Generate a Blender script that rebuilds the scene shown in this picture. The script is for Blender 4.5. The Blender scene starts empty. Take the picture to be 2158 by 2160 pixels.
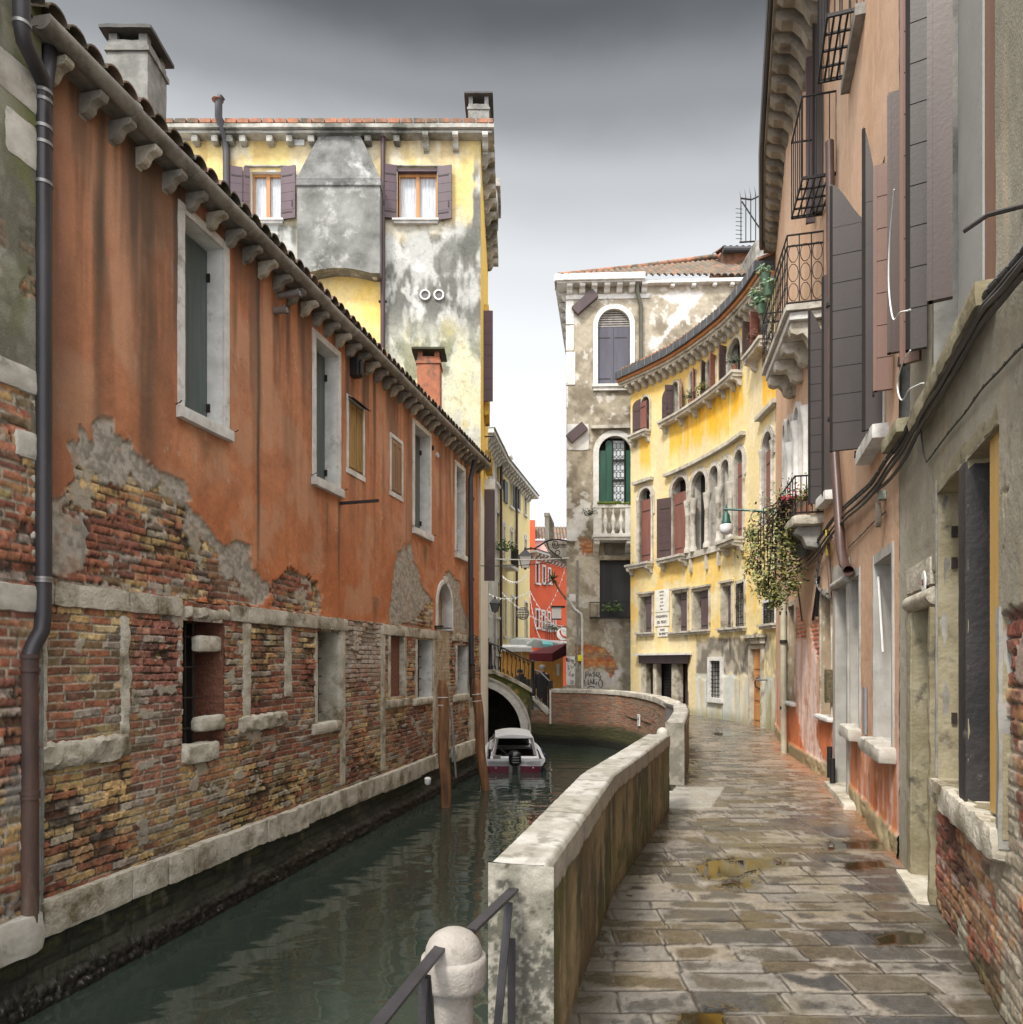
import bpy, bmesh, math, random
import numpy as np
from mathutils import Vector, Matrix, noise as mnoise
random.seed(7)
R_ = math.radians
SC = bpy.context.scene
COL = SC.collection
# ---------------------------------------------------------------- camera
F_, CX, HY, H = 1550.0, 1079.0, 1395.0, 1.65      # focal length in photo px, centre column, horizon row, eye height
cam = bpy.data.cameras.new('camera'); camo = bpy.data.objects.new('camera', cam); COL.objects.link(camo)
camo.location = (0, 0, H); camo.rotation_euler = (R_(90), 0, 0)
cam.sensor_fit = 'HORIZONTAL'; cam.sensor_width = 36; cam.lens = 36*F_/2158; cam.shift_y = (HY-1080)/2158
cam.clip_start = .05; cam.clip_end = 2000
SC.camera = camo
# ---------------------------------------------------------------- sky (overcast; dark band painted for lens vignette, unseen zenith brightened as fill light)
W = bpy.data.worlds.new('World'); SC.world = W; W.use_nodes = True
nt = W.node_tree; nt.nodes.clear()
def wn(t, **k):
    n = nt.nodes.new(t)
    for a, b in k.items(): setattr(n, a, b)
    return n
SUN_EL, SUN_AZ = 52, -145       # degrees; azimuth from +Y clockwise
tc = wn('ShaderNodeTexCoord'); sx = wn('ShaderNodeSeparateXYZ'); nt.links.new(tc.outputs['Generated'], sx.inputs[0])
nz = wn('ShaderNodeTexNoise'); nz.inputs['Scale'].default_value = 3.2; nz.inputs['Detail'].default_value = 5
mp = wn('ShaderNodeMapping'); mp.inputs['Scale'].default_value = (1, 1, 2.5)
nt.links.new(tc.outputs['Generated'], mp.inputs[0]); nt.links.new(mp.outputs[0], nz.inputs['Vector'])
def wmath(op, a, b):
    n = wn('ShaderNodeMath', operation=op)
    for i, v in enumerate((a, b)):
        if hasattr(v, 'links'): nt.links.new(v, n.inputs[i])
        else: n.inputs[i].default_value = v
    return n.outputs[0]
ns = wmath('MULTIPLY', wmath('SUBTRACT', nz.outputs[0], .5), .06)
# the dark band leans to the left
el = wmath('ADD', wmath('ADD', sx.outputs[2], ns), wmath('MULTIPLY', sx.outputs[0], .03))
rp = wn('ShaderNodeValToRGB'); nt.links.new(el, rp.inputs[0])
cr = rp.color_ramp; cr.interpolation = 'EASE'
stops = [(0, (.84, .86, .88)), (.30, (.78, .80, .82)), (.39, (.70, .72, .74)), (.47, (.60, .618, .635)), (.54, (.43, .445, .46)),
         (.60, (.235, .245, .255)), (.665, (.088, .092, .097)), (.74, (.30, .31, .33)), (.86, (1.9, 1.95, 2.0)), (1, (2.8, 2.8, 2.8))]
while len(cr.elements) < len(stops): cr.elements.new(.5)
for e, (p, c) in zip(cr.elements, stops): e.position = p; e.color = (*c, 1)
# behind the camera the cloud is even and bright, so only the far end carries the dark band
rp2 = wn('ShaderNodeValToRGB'); nt.links.new(sx.outputs[2], rp2.inputs[0])
r2 = rp2.color_ramp; r2.elements[0].color = (1.1, 1.13, 1.18, 1); r2.elements[1].color = (2.8, 2.8, 2.8, 1)
mr = wn('ShaderNodeMapRange'); mr.inputs[1].default_value = .15; mr.inputs[2].default_value = -.25; mr.clamp = True
nt.links.new(sx.outputs[1], mr.inputs[0])
mx = wn('ShaderNodeMixRGB'); nt.links.new(mr.outputs[0], mx.inputs[0]); nt.links.new(rp.outputs[0], mx.inputs[1]); nt.links.new(rp2.outputs[0], mx.inputs[2])
bg = wn('ShaderNodeBackground'); nt.links.new(mx.outputs[0], bg.inputs[0]); bg.inputs[1].default_value = 1.0
sky = wn('ShaderNodeTexSky'); sky.sky_type = 'NISHITA'; sky.sun_disc = False
sky.sun_elevation = R_(SUN_EL); sky.sun_rotation = R_(SUN_AZ)
bg2 = wn('ShaderNodeBackground'); nt.links.new(sky.outputs[0], bg2.inputs[0]); bg2.inputs[1].default_value = .08
ms = wn('ShaderNodeMixShader'); ms.inputs[0].default_value = .04
nt.links.new(bg.outputs[0], ms.inputs[1]); nt.links.new(bg2.outputs[0], ms.inputs[2])
wo = wn('ShaderNodeOutputWorld'); nt.links.new(ms.outputs[0], wo.inputs[0])
# ---------------------------------------------------------------- sun behind thin cloud
sl = bpy.data.lights.new('sun', 'SUN'); sl.energy = 2.9; sl.angle = R_(10); sl.color = (1, .95, .87)
so = bpy.data.objects.new('sun', sl); COL.objects.link(so)
sd = Vector((math.sin(R_(SUN_AZ))*math.cos(R_(SUN_EL)), math.cos(R_(SUN_AZ))*math.cos(R_(SUN_EL)), math.sin(R_(SUN_EL))))
so.rotation_euler = sd.to_track_quat('Z', 'Y').to_euler(); so.location = (-20, -30, 40)
SC.view_settings.view_transform = 'Standard'; SC.view_settings.look = 'None'; SC.view_settings.exposure = .52; SC.view_settings.gamma = 1
SC.cycles.max_bounces = 8; SC.cycles.diffuse_bounces = 4; SC.cycles.glossy_bounces = 4
WATER = -1.1
# ---------------------------------------------------------------- noise
def _h(ix, iy, seed):
    with np.errstate(over='ignore'):
        h = (ix.astype(np.int64)*374761393 + iy.astype(np.int64)*668265263 + seed*974634777).astype(np.uint32)
        h = (h ^ (h >> 13))*np.uint32(1274126177); h = h ^ (h >> 16)
        h = h*np.uint32(2246822519); h = h ^ (h >> 15)
    return (h & 0xffffff)/float(0xffffff)
def vn(x, y, seed=0):
    x = np.asarray(x, float); y = np.asarray(y, float)
    ix = np.floor(x); iy = np.floor(y); fx = x-ix; fy = y-iy
    fx = fx*fx*(3-2*fx); fy = fy*fy*(3-2*fy)
    a = _h(ix, iy, seed); b = _h(ix+1, iy, seed); c = _h(ix, iy+1, seed); d = _h(ix+1, iy+1, seed)
    return (a*(1-fx)+b*fx)*(1-fy)+(c*(1-fx)+d*fx)*fy
def fbm(x, y, o=4, seed=0):
    t = 0; amp = .5; n = 0
    for i in range(o):
        t = t+amp*vn(x*2**i+i*17.3, y*2**i+i*9.1, seed+i); n += amp; amp *= .55
    return t/n
def ss(a, b, x):
    t = np.clip((x-a)/(b-a), 0, 1); return t*t*(3-2*t)
def mixc(a, b, t):
    t = np.asarray(t)[..., None]; return a*(1-t)+b*t
def C(*c): return np.array(c, float)
def sdf(S, Z, poly):
    P = np.array(poly, float); n = len(P); d = np.full(S.shape, 1e9); ins = np.zeros(S.shape, bool)
    for i in range(n):
        a = P[i]; b = P[(i+1) % n]; e = b-a; wx = S-a[0]; wy = Z-a[1]
        t = np.clip((wx*e[0]+wy*e[1])/max(e@e, 1e-9), 0, 1)
        d = np.minimum(d, (wx-e[0]*t)**2+(wy-e[1]*t)**2)
        c = ((a[1] <= Z) != (b[1] <= Z))
        with np.errstate(divide='ignore', invalid='ignore'):
            xi = a[0]+(Z-a[1])/(b[1]-a[1]+1e-12)*e[0]
        ins ^= c & (S < xi)
    d = np.sqrt(d); return np.where(ins, -d, d)     # negative inside
def bricks(u, z, bw=.24, bh=.068, seed=1, wob=.012, mort=.011):
    z2 = z+wob*(fbm(u*1.3, z*1.3, 3, seed+50)-.5)*2
    u2 = u+.01*(fbm(u*3, z*9, 2, seed+51)-.5)
    row = np.floor(z2/bh); off = _h(row, row*0, seed)*bw
    uu = (u2+off)/bw; k = np.floor(uu); f = uu-k
    j0 = (_h(k, row, seed+2)-.5)*.34; j1 = (_h(k+1, row, seed+2)-.5)*.34
    k = np.where(f < j0, k-1, np.where(f > 1+j1, k+1, k))
    j0 = (_h(k, row, seed+2)-.5)*.34; j1 = (_h(k+1, row, seed+2)-.5)*.34
    f = uu-k
    du = np.minimum(f-j0, 1+j1-f)*bw; fz = z2/bh-row; dz = np.minimum(fz, 1-fz)*bh
    d = np.minimum(du, dz) + .004*(fbm(u*30, z*30, 2, seed+5)-.5)
    m = ss(mort*.35, mort, d)
    return m, _h(k, row, seed+7), _h(k, row, seed+8), _h(k, row, seed+9), d
def pal(t, cols):
    cols = np.array(cols, float); i = np.clip((t*len(cols)).astype(int), 0, len(cols)-1); return cols[i]
# ---------------------------------------------------------------- photo pixel helpers
def G(x, y, z=0):
    d = F_*(H-z)/(y-HY); return Vector(((x-CX)/F_*d, d, z))
def PX(x, y, d): return Vector(((x-CX)/F_*d, d, H-(y-HY)/F_*d))
class Path:
    """a vertical wall line in plan; (s, o, z) = along, outward, up"""
    def __init__(s, pts, side):
        s.P = np.array(pts, float); s.side = side
        e = np.diff(s.P, axis=0); s.L = np.hypot(e[:, 0], e[:, 1]); s.c = np.concatenate([[0], np.cumsum(s.L)]); s.D = e/s.L[:, None]
        s.len = s.c[-1]
        n = len(s.P); T = np.zeros((n, 2))
        for i in range(n): T[i] = s.D[max(i-1, 0)]+s.D[min(i, n-2)]
        s.T = T/np.hypot(T[:, 0], T[:, 1])[:, None]
    lean = None
    def pos(s, u):
        u = np.asarray(u, float); i = np.clip(np.searchsorted(s.c, u, 'right')-1, 0, len(s.L)-1)
        t = u-s.c[i]; p = s.P[i]+s.D[i]*t[..., None]
        k = np.clip(t/s.L[i], 0, 1)[..., None]
        d = s.D[i] if len(s.L) < 4 else s.T[i]*(1-k)+s.T[i+1]*k
        nn = np.stack([d[..., 1], -d[..., 0]], -1)*s.side
        return p, nn/np.hypot(nn[..., 0], nn[..., 1])[..., None]
    def at(s, u, o, z):
        p, n = s.pos(u)
        if s.lean is not None: o = o+float(s.lean(u))*z
        q = p+n*o; return Vector((float(q[0]), float(q[1]), z))
    def px(s, x, y, o=0):
        """photo pixel -> (s, z) on this wall (pushed out by o)"""
        if s.lean is None: return s.px0(x, y, o)
        u, z = s.px0(x, y, o)
        for k in range(12): u, z = s.px0(x, y, o+float(s.lean(u))*z)
        return u, z
    def px0(s, x, y, o=0):
        tx = (x-CX)/F_; best = None
        for i in range(len(s.L)):
            p = s.P[i]+np.array([s.D[i][1], -s.D[i][0]])*s.side*o; d = s.D[i]
            den = d[0]-tx*d[1]
            if abs(den) < 1e-9: continue
            t = (tx*p[1]-p[0])/den; Y = p[1]+d[1]*t
            lo = -1e9 if i == 0 else -.02; hi = 1e9 if i == len(s.L)-1 else s.L[i]+.02
            if lo <= t <= hi and Y > .3 and (best is None or Y < best[1]): best = (s.c[i]+t, Y)
        if best is None: raise ValueError('px miss %s' % x)
        return best[0], H-(y-HY)/F_*best[1]
    def s_at(s, x): return s.px(x, HY)[0]
# ---------------------------------------------------------------- materials
_M = {}
def new_mat(name):
    m = bpy.data.materials.new(name); m.use_nodes = True; t = m.node_tree; b = t.nodes['Principled BSDF']; return m, t, b
def link(t, a, b): t.links.new(a, b)
def bump_in(t, b, vec, scale, strength, dist=.01, detail=6, extra=None):
    n = t.nodes.new('ShaderNodeTexNoise'); n.inputs['Scale'].default_value = scale; n.inputs['Detail'].default_value = detail
    link(t, vec, n.inputs['Vector'])
    bp = t.nodes.new('ShaderNodeBump'); bp.inputs['Strength'].default_value = strength; bp.inputs['Distance'].default_value = dist
    link(t, n.outputs[0], bp.inputs['Height']); link(t, bp.outputs[0], b.inputs['Normal']); return n
def mat(name, c1, c2=None, scale=2.5, rough=.8, bump=.3, bs=40, metal=0, stretch=(1, 1, 1), dirt=None, dirt_s=1.2, dirt_t=.55, rvar=0, dist=.006, spec=.4):
    """two-tone weathered surface; optional third dirt colour in blotches"""
    if name in _M: return _M[name]
    m, t, b = new_mat(name); _M[name] = m
    g = t.nodes.new('ShaderNodeNewGeometry'); mp = t.nodes.new('ShaderNodeMapping'); mp.inputs['Scale'].default_value = stretch
    link(t, g.outputs['Position'], mp.inputs[0]); vec = mp.outputs[0]
    c2 = c2 or tuple(x*.72 for x in c1)
    n = t.nodes.new('ShaderNodeTexNoise'); n.inputs['Scale'].default_value = scale; n.inputs['Detail'].default_value = 8; n.inputs['Roughness'].default_value = .62
    link(t, vec, n.inputs['Vector'])
    r = t.nodes.new('ShaderNodeValToRGB'); r.color_ramp.elements[0].position = .36; r.color_ramp.elements[1].position = .66
    r.color_ramp.elements[0].color = (*c2, 1); r.color_ramp.elements[1].color = (*c1, 1)
    link(t, n.outputs[0], r.inputs[0]); out = r.outputs[0]
    if dirt:
        n2 = t.nodes.new('ShaderNodeTexNoise'); n2.inputs['Scale'].default_value = dirt_s; n2.inputs['Detail'].default_value = 9; n2.inputs['Roughness'].default_value = .7
        mp2 = t.nodes.new('ShaderNodeMapping'); mp2.inputs['Location'].default_value = (7.3, 2.1, 4.4); link(t, vec, mp2.inputs[0]); link(t, mp2.outputs[0], n2.inputs['Vector'])
        r2 = t.nodes.new('ShaderNodeValToRGB'); r2.color_ramp.elements[0].position = dirt_t-.06; r2.color_ramp.elements[1].position = dirt_t+.1
        link(t, n2.outputs[0], r2.inputs[0])
        mx = t.nodes.new('ShaderNodeMixRGB'); link(t, r2.outputs[0], mx.inputs[0]); link(t, out, mx.inputs[1]); mx.inputs[2].default_value = (*dirt, 1); out = mx.outputs[0]
    link(t, out, b.inputs['Base Color'])
    b.inputs['Roughness'].default_value = rough; b.inputs['Metallic'].default_value = metal; b.inputs['Specular IOR Level'].default_value = spec
    if rvar:
        mr = t.nodes.new('ShaderNodeMapRange'); mr.inputs[3].default_value = max(.05, rough-rvar); mr.inputs[4].default_value = min(1, rough+rvar)
        mr.inputs[1].default_value = .3; mr.inputs[2].default_value = .7
        link(t, n.outputs[0], mr.inputs[0]); link(t, mr.outputs[0], b.inputs['Roughness'])
    if bump: bump_in(t, b, g.outputs['Position'], bs, bump, dist)
    return m
def vmat(name, bump=.35, bs=70, dist=.006, fine=.16, spec=.35):
    """surface whose colour and roughness come from the mesh's own attribute, with fine grain added"""
    if name in _M: return _M[name]
    m, t, b = new_mat(name); _M[name] = m
    a = t.nodes.new('ShaderNodeAttribute'); a.attribute_name = 'Col'
    g = t.nodes.new('ShaderNodeNewGeometry')
    n = t.nodes.new('ShaderNodeTexNoise'); n.inputs['Scale'].default_value = bs*1.3; n.inputs['Detail'].default_value = 6; n.inputs['Roughness'].default_value = .7
    link(t, g.outputs['Position'], n.inputs['Vector'])
    mr = t.nodes.new('ShaderNodeMapRange'); mr.inputs[1].default_value = .3; mr.inputs[2].default_value = .7; mr.inputs[3].default_value = 1-fine; mr.inputs[4].default_value = 1+fine
    link(t, n.outputs[0], mr.inputs[0])
    mx = t.nodes.new('ShaderNodeVectorMath'); mx.operation = 'SCALE'; link(t, a.outputs['Color'], mx.inputs[0]); link(t, mr.outputs[0], mx.inputs['Scale'])
    link(t, mx.outputs[0], b.inputs['Base Color']); link(t, a.outputs['Alpha'], b.inputs['Roughness'])
    b.inputs['Specular IOR Level'].default_value = spec
    bump_in(t, b, g.outputs['Position'], bs, bump, dist)
    return m
# ---------------------------------------------------------------- objects
BASE = {}
def thing(name, label, cat, loc=(0, 0, 0), group=None, kind=None):
    o = bpy.data.objects.new(name, None); COL.objects.link(o); o.location = loc; o.empty_display_size = .2
    o['label'] = label; o['category'] = cat
    if group: o['group'] = group
    if kind: o['kind'] = kind
    BASE[o.name] = Vector(loc); return o
def tag(o, label, cat, group=None):
    o['label'] = label; o['category'] = cat
    if group: o['group'] = group
    return o
class MB:
    def __init__(s): s.v = []; s.f = []; s.pc = []
    def add(s, vs, fs):
        k = len(s.v); s.pc.append((k, len(vs), len(s.f), len(fs))); s.v += [tuple(v) for v in vs]; s.f += [tuple(i+k for i in f) for f in fs]; return s
    def box(s, fn, a0, a1, b0, b1, c0, c1, n=1):
        """fn(a,b,c)->world; n cuts along a"""
        vs = []; fs = []
        for i in range(n+1):
            a = a0+(a1-a0)*i/n
            vs += [fn(a, b0, c0), fn(a, b1, c0), fn(a, b1, c1), fn(a, b0, c1)]
        for i in range(n):
            k = 4*i
            for j in range(4): fs.append((k+j, k+(j+1) % 4, k+4+(j+1) % 4, k+4+j))
        fs += [(3, 2, 1, 0), (4*n, 4*n+1, 4*n+2, 4*n+3)]
        return s.add(vs, fs)
    def rbox(s, fn, a0, a1, b0, b1, c0, c1, res=.05, amp=.012, seed=0, rnd=.012, nmax=60):
        """box with worn, uneven faces and rounded edges"""
        n = [max(1, min(nmax, int(math.ceil(abs(q)/res)))) for q in (a1-a0, b1-b0, c1-c0)]
        idx = {}; vs = []; L = [abs(a1-a0), abs(b1-b0), abs(c1-c0)]
        def vert(i, j, k):
            if (i, j, k) in idx: return idx[i, j, k]
            t = [i/n[0], j/n[1], k/n[2]]; p = [a0+(a1-a0)*t[0], b0+(b1-b0)*t[1], c0+(c1-c0)*t[2]]
            e = [t_ in (0., 1.) for t_ in t]; ne = sum(e)
            for q in range(3):
                if e[q] and ne >= 2:
                    sg = (1 if t[q] == 0 else -1)*(1 if (a1-a0, b1-b0, c1-c0)[q] > 0 else -1)
                    p[q] += sg*min(rnd*(.6 if ne == 2 else .9), L[q]*.3)
            w = Vector((p[0]*9+seed*3.1, p[1]*9, p[2]*9)); w2 = w*2.7
            for q in range(3):
                if L[q] > amp*3: p[q] += amp*(mnoise.noise(w+Vector((q*11.3, 0, 0)))+.5*mnoise.noise(w2+Vector((0, q*7.7, 0))))
            idx[i, j, k] = len(vs); vs.append(fn(*p)); return idx[i, j, k]
        fs = []
        for ax in range(3):
            u, v = (ax+1) % 3, (ax+2) % 3
            for end in (0, n[ax]):
                for i in range(n[u]):
                    for j in range(n[v]):
                        q = []
                        for di, dj in ((0, 0), (1, 0), (1, 1), (0, 1)):
                            t = [0, 0, 0]; t[ax] = end; t[u] = i+di; t[v] = j+dj; q.append(vert(*t))
                        fs.append(tuple(q) if end else tuple(q[::-1]))
        return s.add(vs, fs)
    def prism(s, fn, poly, b0, b1):
        """poly in (a,c), extruded from b0 to b1"""
        n = len(poly); vs = [fn(a, b0, c) for a, c in poly]+[fn(a, b1, c) for a, c in poly]
        return s.add(vs, [tuple(range(n)), tuple(range(2*n-1, n-1, -1))]+[(i, i+n, (i+1) % n+n, (i+1) % n) for i in range(n)])
    def ring(s, fn, outer, inner, b0, b1, closed=False):
        """band between two polylines of equal length in (a,c)"""
        n = len(outer); vs = []
        for p, q in zip(outer, inner): vs += [fn(p[0], b0, p[1]), fn(p[0], b1, p[1]), fn(q[0], b1, q[1]), fn(q[0], b0, q[1])]
        fs = []
        for i in range(n if closed else n-1):
            k = 4*i; k2 = 4*((i+1) % n)
            for j in range(4): fs.append((k+j, k+(j+1) % 4, k2+(j+1) % 4, k2+j))
        if not closed: fs += [(0, 1, 2, 3), (4*n-1, 4*n-2, 4*n-3, 4*n-4)]
        return s.add(vs, fs)
    def tube(s, pts, r, n=8, caps=True, sx=1.0):
        pts = [Vector(p) for p in pts]; m = len(pts); rr = r if isinstance(r, (list, tuple)) else [r]*m
        up = Vector((0, 0, 1)); vs = []; fs = []; pa = None
        for i, p in enumerate(pts):
            t = (pts[min(i+1, m-1)]-pts[max(i-1, 0)]);
            if t.length < 1e-9: t = Vector((0, 0, 1))
            t.normalize()
            if pa is None:
                a = t.cross(up) if abs(t.dot(up)) < .95 else t.cross(Vector((0, 1, 0)))
            else: a = pa-t*pa.dot(t)
            if a.length < 1e-6: a = t.orthogonal()
            a.normalize(); pa = a; b = t.cross(a)
            for k in range(n):
                w = 2*math.pi*k/n; vs.append(p+(a*math.cos(w)*sx+b*math.sin(w))*rr[i])
        for i in range(m-1):
            for k in range(n): fs.append((i*n+k, i*n+(k+1) % n, (i+1)*n+(k+1) % n, (i+1)*n+k))
        if caps: fs += [tuple(range(n-1, -1, -1)), tuple(range((m-1)*n, m*n))]
        return s.add(vs, fs)
    def lathe(s, c, prof, n=20, wob=0):
        c = Vector(c); vs = []; fs = []
        for r, z in prof:
            for k in range(n):
                w = 2*math.pi*k/n; q = r*(1+wob*mnoise.noise(Vector((math.cos(w)*2, math.sin(w)*2, z*6+c.x))))
                vs.append(c+Vector((math.cos(w)*q, math.sin(w)*q, z)))
        m = len(prof)
        for i in range(m-1):
            for k in range(n): fs.append((i*n+k, i*n+(k+1) % n, (i+1)*n+(k+1) % n, (i+1)*n+k))
        fs += [tuple(range(n-1, -1, -1)), tuple(range((m-1)*n, m*n))]
        return s.add(vs, fs)
    def parts(s, name, m, parent, **k):
        """every added piece becomes a part of its own"""
        for v0, nv, f0, nf in s.pc:
            q = MB(); q.add(s.v[v0:v0+nv], [tuple(i-v0 for i in f) for f in s.f[f0:f0+nf]]); o = q.build(name, m, parent, **k)
        return o
    def build(s, name, m, parent=None, smooth=False, kind=None, recalc=True, bevel=0):
        me = bpy.data.meshes.new(name)
        off = BASE[root(parent).name] if parent is not None else Vector((0, 0, 0))
        if s.v:
            A = np.array(s.v, float)-np.array(off); me.from_pydata(A.tolist(), [], s.f)
        if recalc and s.v:
            bm = bmesh.new(); bm.from_mesh(me); bmesh.ops.recalc_face_normals(bm, faces=bm.faces); bm.to_mesh(me); bm.free()
        me.materials.append(m)
        if smooth:
            for p in me.polygons: p.use_smooth = True
            try: me.set_sharp_from_angle(angle=R_(smooth if smooth is not True else 40))
            except Exception: pass
        o = bpy.data.objects.new(name, me); COL.objects.link(o)
        if parent is not None: o.parent = parent
        if kind: o['kind'] = kind
        if bevel:
            md = o.modifiers.new('bevel', 'BEVEL'); md.width = bevel; md.segments = 2; md.limit_method = 'ANGLE'
        return o
def root(o):
    while o.parent is not None: o = o.parent
    if o.name not in BASE: BASE[o.name] = Vector(o.location)
    return o
def WF(x, y, z): return Vector((x, y, z))
def rot(c, ang):
    """local frame at c turned by ang about z: (a,b,c)->world"""
    c = Vector(c); ca, sa = math.cos(ang), math.sin(ang)
    return lambda a, b, z: Vector((c.x+a*ca-b*sa, c.y+a*sa+b*ca, c.z+z))
# ---------------------------------------------------------------- detailed surface sheets
def samples_path(P, s0, s1, px=1.7, mx=.07, mn=.006):
    out = [s0]; s = s0
    while s < s1:
        p, n = P.pos(s); Y = max(p[1], .8); q, _ = P.pos(s+.01); x0 = p[0]/Y; x1 = q[0]/max(q[1], .8)
        d = abs(x1-x0)*F_/.01      # px per metre
        s += min(mx, max(mn, px/max(d, 1))); out.append(min(s, s1))
    return np.array(out)
def sheet(name, U, V, fn, mapf, parent, m, keep=None, smooth=True, kind=None):
    """grid of U x V; fn(S,Z)->(colour Nx3, height N, rough N); mapf(S,h,Z)->Nx3 world"""
    S, Z = np.meshgrid(U, V, indexing='ij'); sh = S.shape
    c, h, r = fn(S.ravel(), Z.ravel()); Pw = mapf(S.ravel(), h, Z.ravel())
    off = np.array(BASE[root(parent).name]) if parent is not None else 0
    Pw = Pw-off
    nu, nv = sh; I = np.arange(nu*nv).reshape(sh)
    q = np.stack([I[:-1, :-1], I[1:, :-1], I[1:, 1:], I[:-1, 1:]], -1)
    uc = (U[:-1]+U[1:])/2; vc = (V[:-1]+V[1:])/2
    k = np.ones(q.shape[:2], bool)
    if keep is not None:
        A, B = np.meshgrid(uc, vc, indexing='ij'); k = keep(A, B)
    q = q[k]; used = np.unique(q); re = np.full(nu*nv, -1); re[used] = np.arange(len(used)); q = re[q]
    me = bpy.data.meshes.new(name); nf = len(q)
    me.vertices.add(len(used)); me.vertices.foreach_set('co', Pw[used].astype(np.float32).ravel())
    me.loops.add(nf*4); me.loops.foreach_set('vertex_index', q.astype(np.int32).ravel())
    me.polygons.add(nf); me.polygons.foreach_set('loop_start', np.arange(0, nf*4, 4, dtype=np.int32)); me.polygons.foreach_set('loop_total', np.full(nf, 4, np.int32))
    me.polygons.foreach_set('use_smooth', np.full(nf, smooth))
    me.update(calc_edges=True)
    at = me.color_attributes.new('Col', 'FLOAT_COLOR', 'POINT')
    rr = np.broadcast_to(r, c.shape[:1]); cc = np.concatenate([np.clip(c, 0.004, .95), np.clip(rr, .02, 1)[:, None]], 1)[used]
    at.data.foreach_set('color', cc.astype(np.float32).ravel())
    me.materials.append(m); me.validate()
    o = bpy.data.objects.new(name, me); COL.objects.link(o)
    if parent is not None: o.parent = parent
    if kind: o['kind'] = kind
    return o
def wallsheet(name, P, s0, s1, z0, z1, dz, fn, parent, m, holes=(), px=1.7, mx=.07, base=0, z1f=None):
    """holes: (a0,a1,c0,c1[,'arch'])"""
    U = samples_path(P, s0, s1, px, mx); V = np.arange(z0, z1+dz*.5, dz); V[-1] = z1
    for h in holes:
        for a in h[:2]:
            if s0 < a < s1: U = U[np.abs(U-a) > .002]; U = np.append(U, a)
        for c in h[2:4]:
            if z0 < c < z1: V = V[np.abs(V-c) > dz*.3]; V = np.append(V, c)
    U.sort(); V.sort()
    def mapf(S, h, Z):
        p, n = P.pos(S); hh = h+base
        if P.lean is not None: hh = hh+P.lean(S)*Z
        q = p+n*hh[:, None]; return np.stack([q[:, 0], q[:, 1], Z], 1)
    def keep(A, B):
        k = np.ones(A.shape, bool)
        for h in holes:
            i = (A > h[0]) & (A < h[1]) & (B > h[2]) & (B < h[3])
            if len(h) > 4:
                r = (h[1]-h[0])/2; i &= ~((B > h[3]-r) & ((A-(h[0]+h[1])/2)**2+(B-(h[3]-r))**2 > r*r))
            k &= ~i
        if z1f is not None: k &= B < z1f(A)
        return k
    if P.side > 0: Uo = U
    return sheet(name, U[::-1] if P.side > 0 else U, V, fn, mapf, parent, m, keep)
def arc(cx, cz, r, a0, a1, n=14): return [(cx+r*math.cos(a0+(a1-a0)*i/n), cz+r*math.sin(a0+(a1-a0)*i/n)) for i in range(n+1)]
def text_mesh(name, s, size, m, parent, origin, udir, vdir, depth=.004, align='CENTER', sx=1.0):
    cu = bpy.data.curves.new(name, 'FONT'); cu.body = s; cu.size = size; cu.align_x = align; cu.align_y = 'CENTER'; cu.extrude = depth; cu.resolution_u = 2
    o = bpy.data.objects.new('tmp', cu); COL.objects.link(o); dg = bpy.context.evaluated_depsgraph_get()
    me = bpy.data.meshes.new_from_object(o.evaluated_get(dg)); bpy.data.objects.remove(o)
    u = Vector(udir).normalized(); v = Vector(vdir).normalized(); n = u.cross(v); off = BASE[root(parent).name] if parent is not None else Vector((0,0,0))
    for w in me.vertices:
        c = w.co.copy(); w.co = Vector(origin)+u*c.x*sx+v*c.y+n*c.z-off
    me.name = name; me.materials.clear(); me.materials.append(m); q = bpy.data.objects.new(name, me); COL.objects.link(q)
    if parent is not None: q.parent = parent
    return q
# ================================================================ palettes
RED = [(.30, .085, .04), (.36, .12, .055), (.23, .07, .04), (.42, .155, .07), (.33, .10, .05), (.27, .09, .06), (.20, .075, .05)]
OCH = [(.50, .31, .12), (.43, .25, .09), (.36, .17, .07), (.54, .37, .17), (.33, .12, .055), (.30, .20, .09), (.40, .15, .06)]
vstone = vmat('weathered_masonry', .45, 55, .008)
vplast = vmat('lime_plaster', .6, 75, .006, .20)
stone = mat('istrian_stone', (.56, .53, .47), (.34, .31, .26), 3.5, .75, .5, 30, dirt=(.12, .105, .08), dirt_s=3, dirt_t=.6)
stone_y = mat('yellowed_stone', (.58, .535, .45), (.36, .325, .25), 4, .8, .9, 34, dirt=(.14, .11, .06), dirt_s=2.5, dirt_t=.56, dist=.012)
stone_w = mat('white_stone', (.70, .69, .66), (.50, .49, .46), 4, .65, .25, 35, dirt=(.26, .24, .2), dirt_s=3.5, dirt_t=.62)
stone_g = mat('grey_stone', (.33, .32, .29), (.2, .19, .17), 5, .8, .5, 30, dirt=(.1, .09, .075), dirt_s=2.2, dirt_t=.56)
gutterm = mat('grey_gutter_stone', (.30, .275, .235), (.17, .155, .13), 6, .75, .5, 40, dirt=(.08, .075, .06), dirt_s=2, dirt_t=.6)
tile_m = mat('terracotta_tile', (.42, .17, .09), (.2, .1, .065), 6, .85, .5, 40, dirt=(.07, .065, .045), dirt_s=1.6, dirt_t=.5)
tile_d = mat('mossy_tile', (.25, .15, .10), (.12, .09, .07), 7, .9, .5, 40, dirt=(.05, .05, .03), dirt_s=2, dirt_t=.5)
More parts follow.
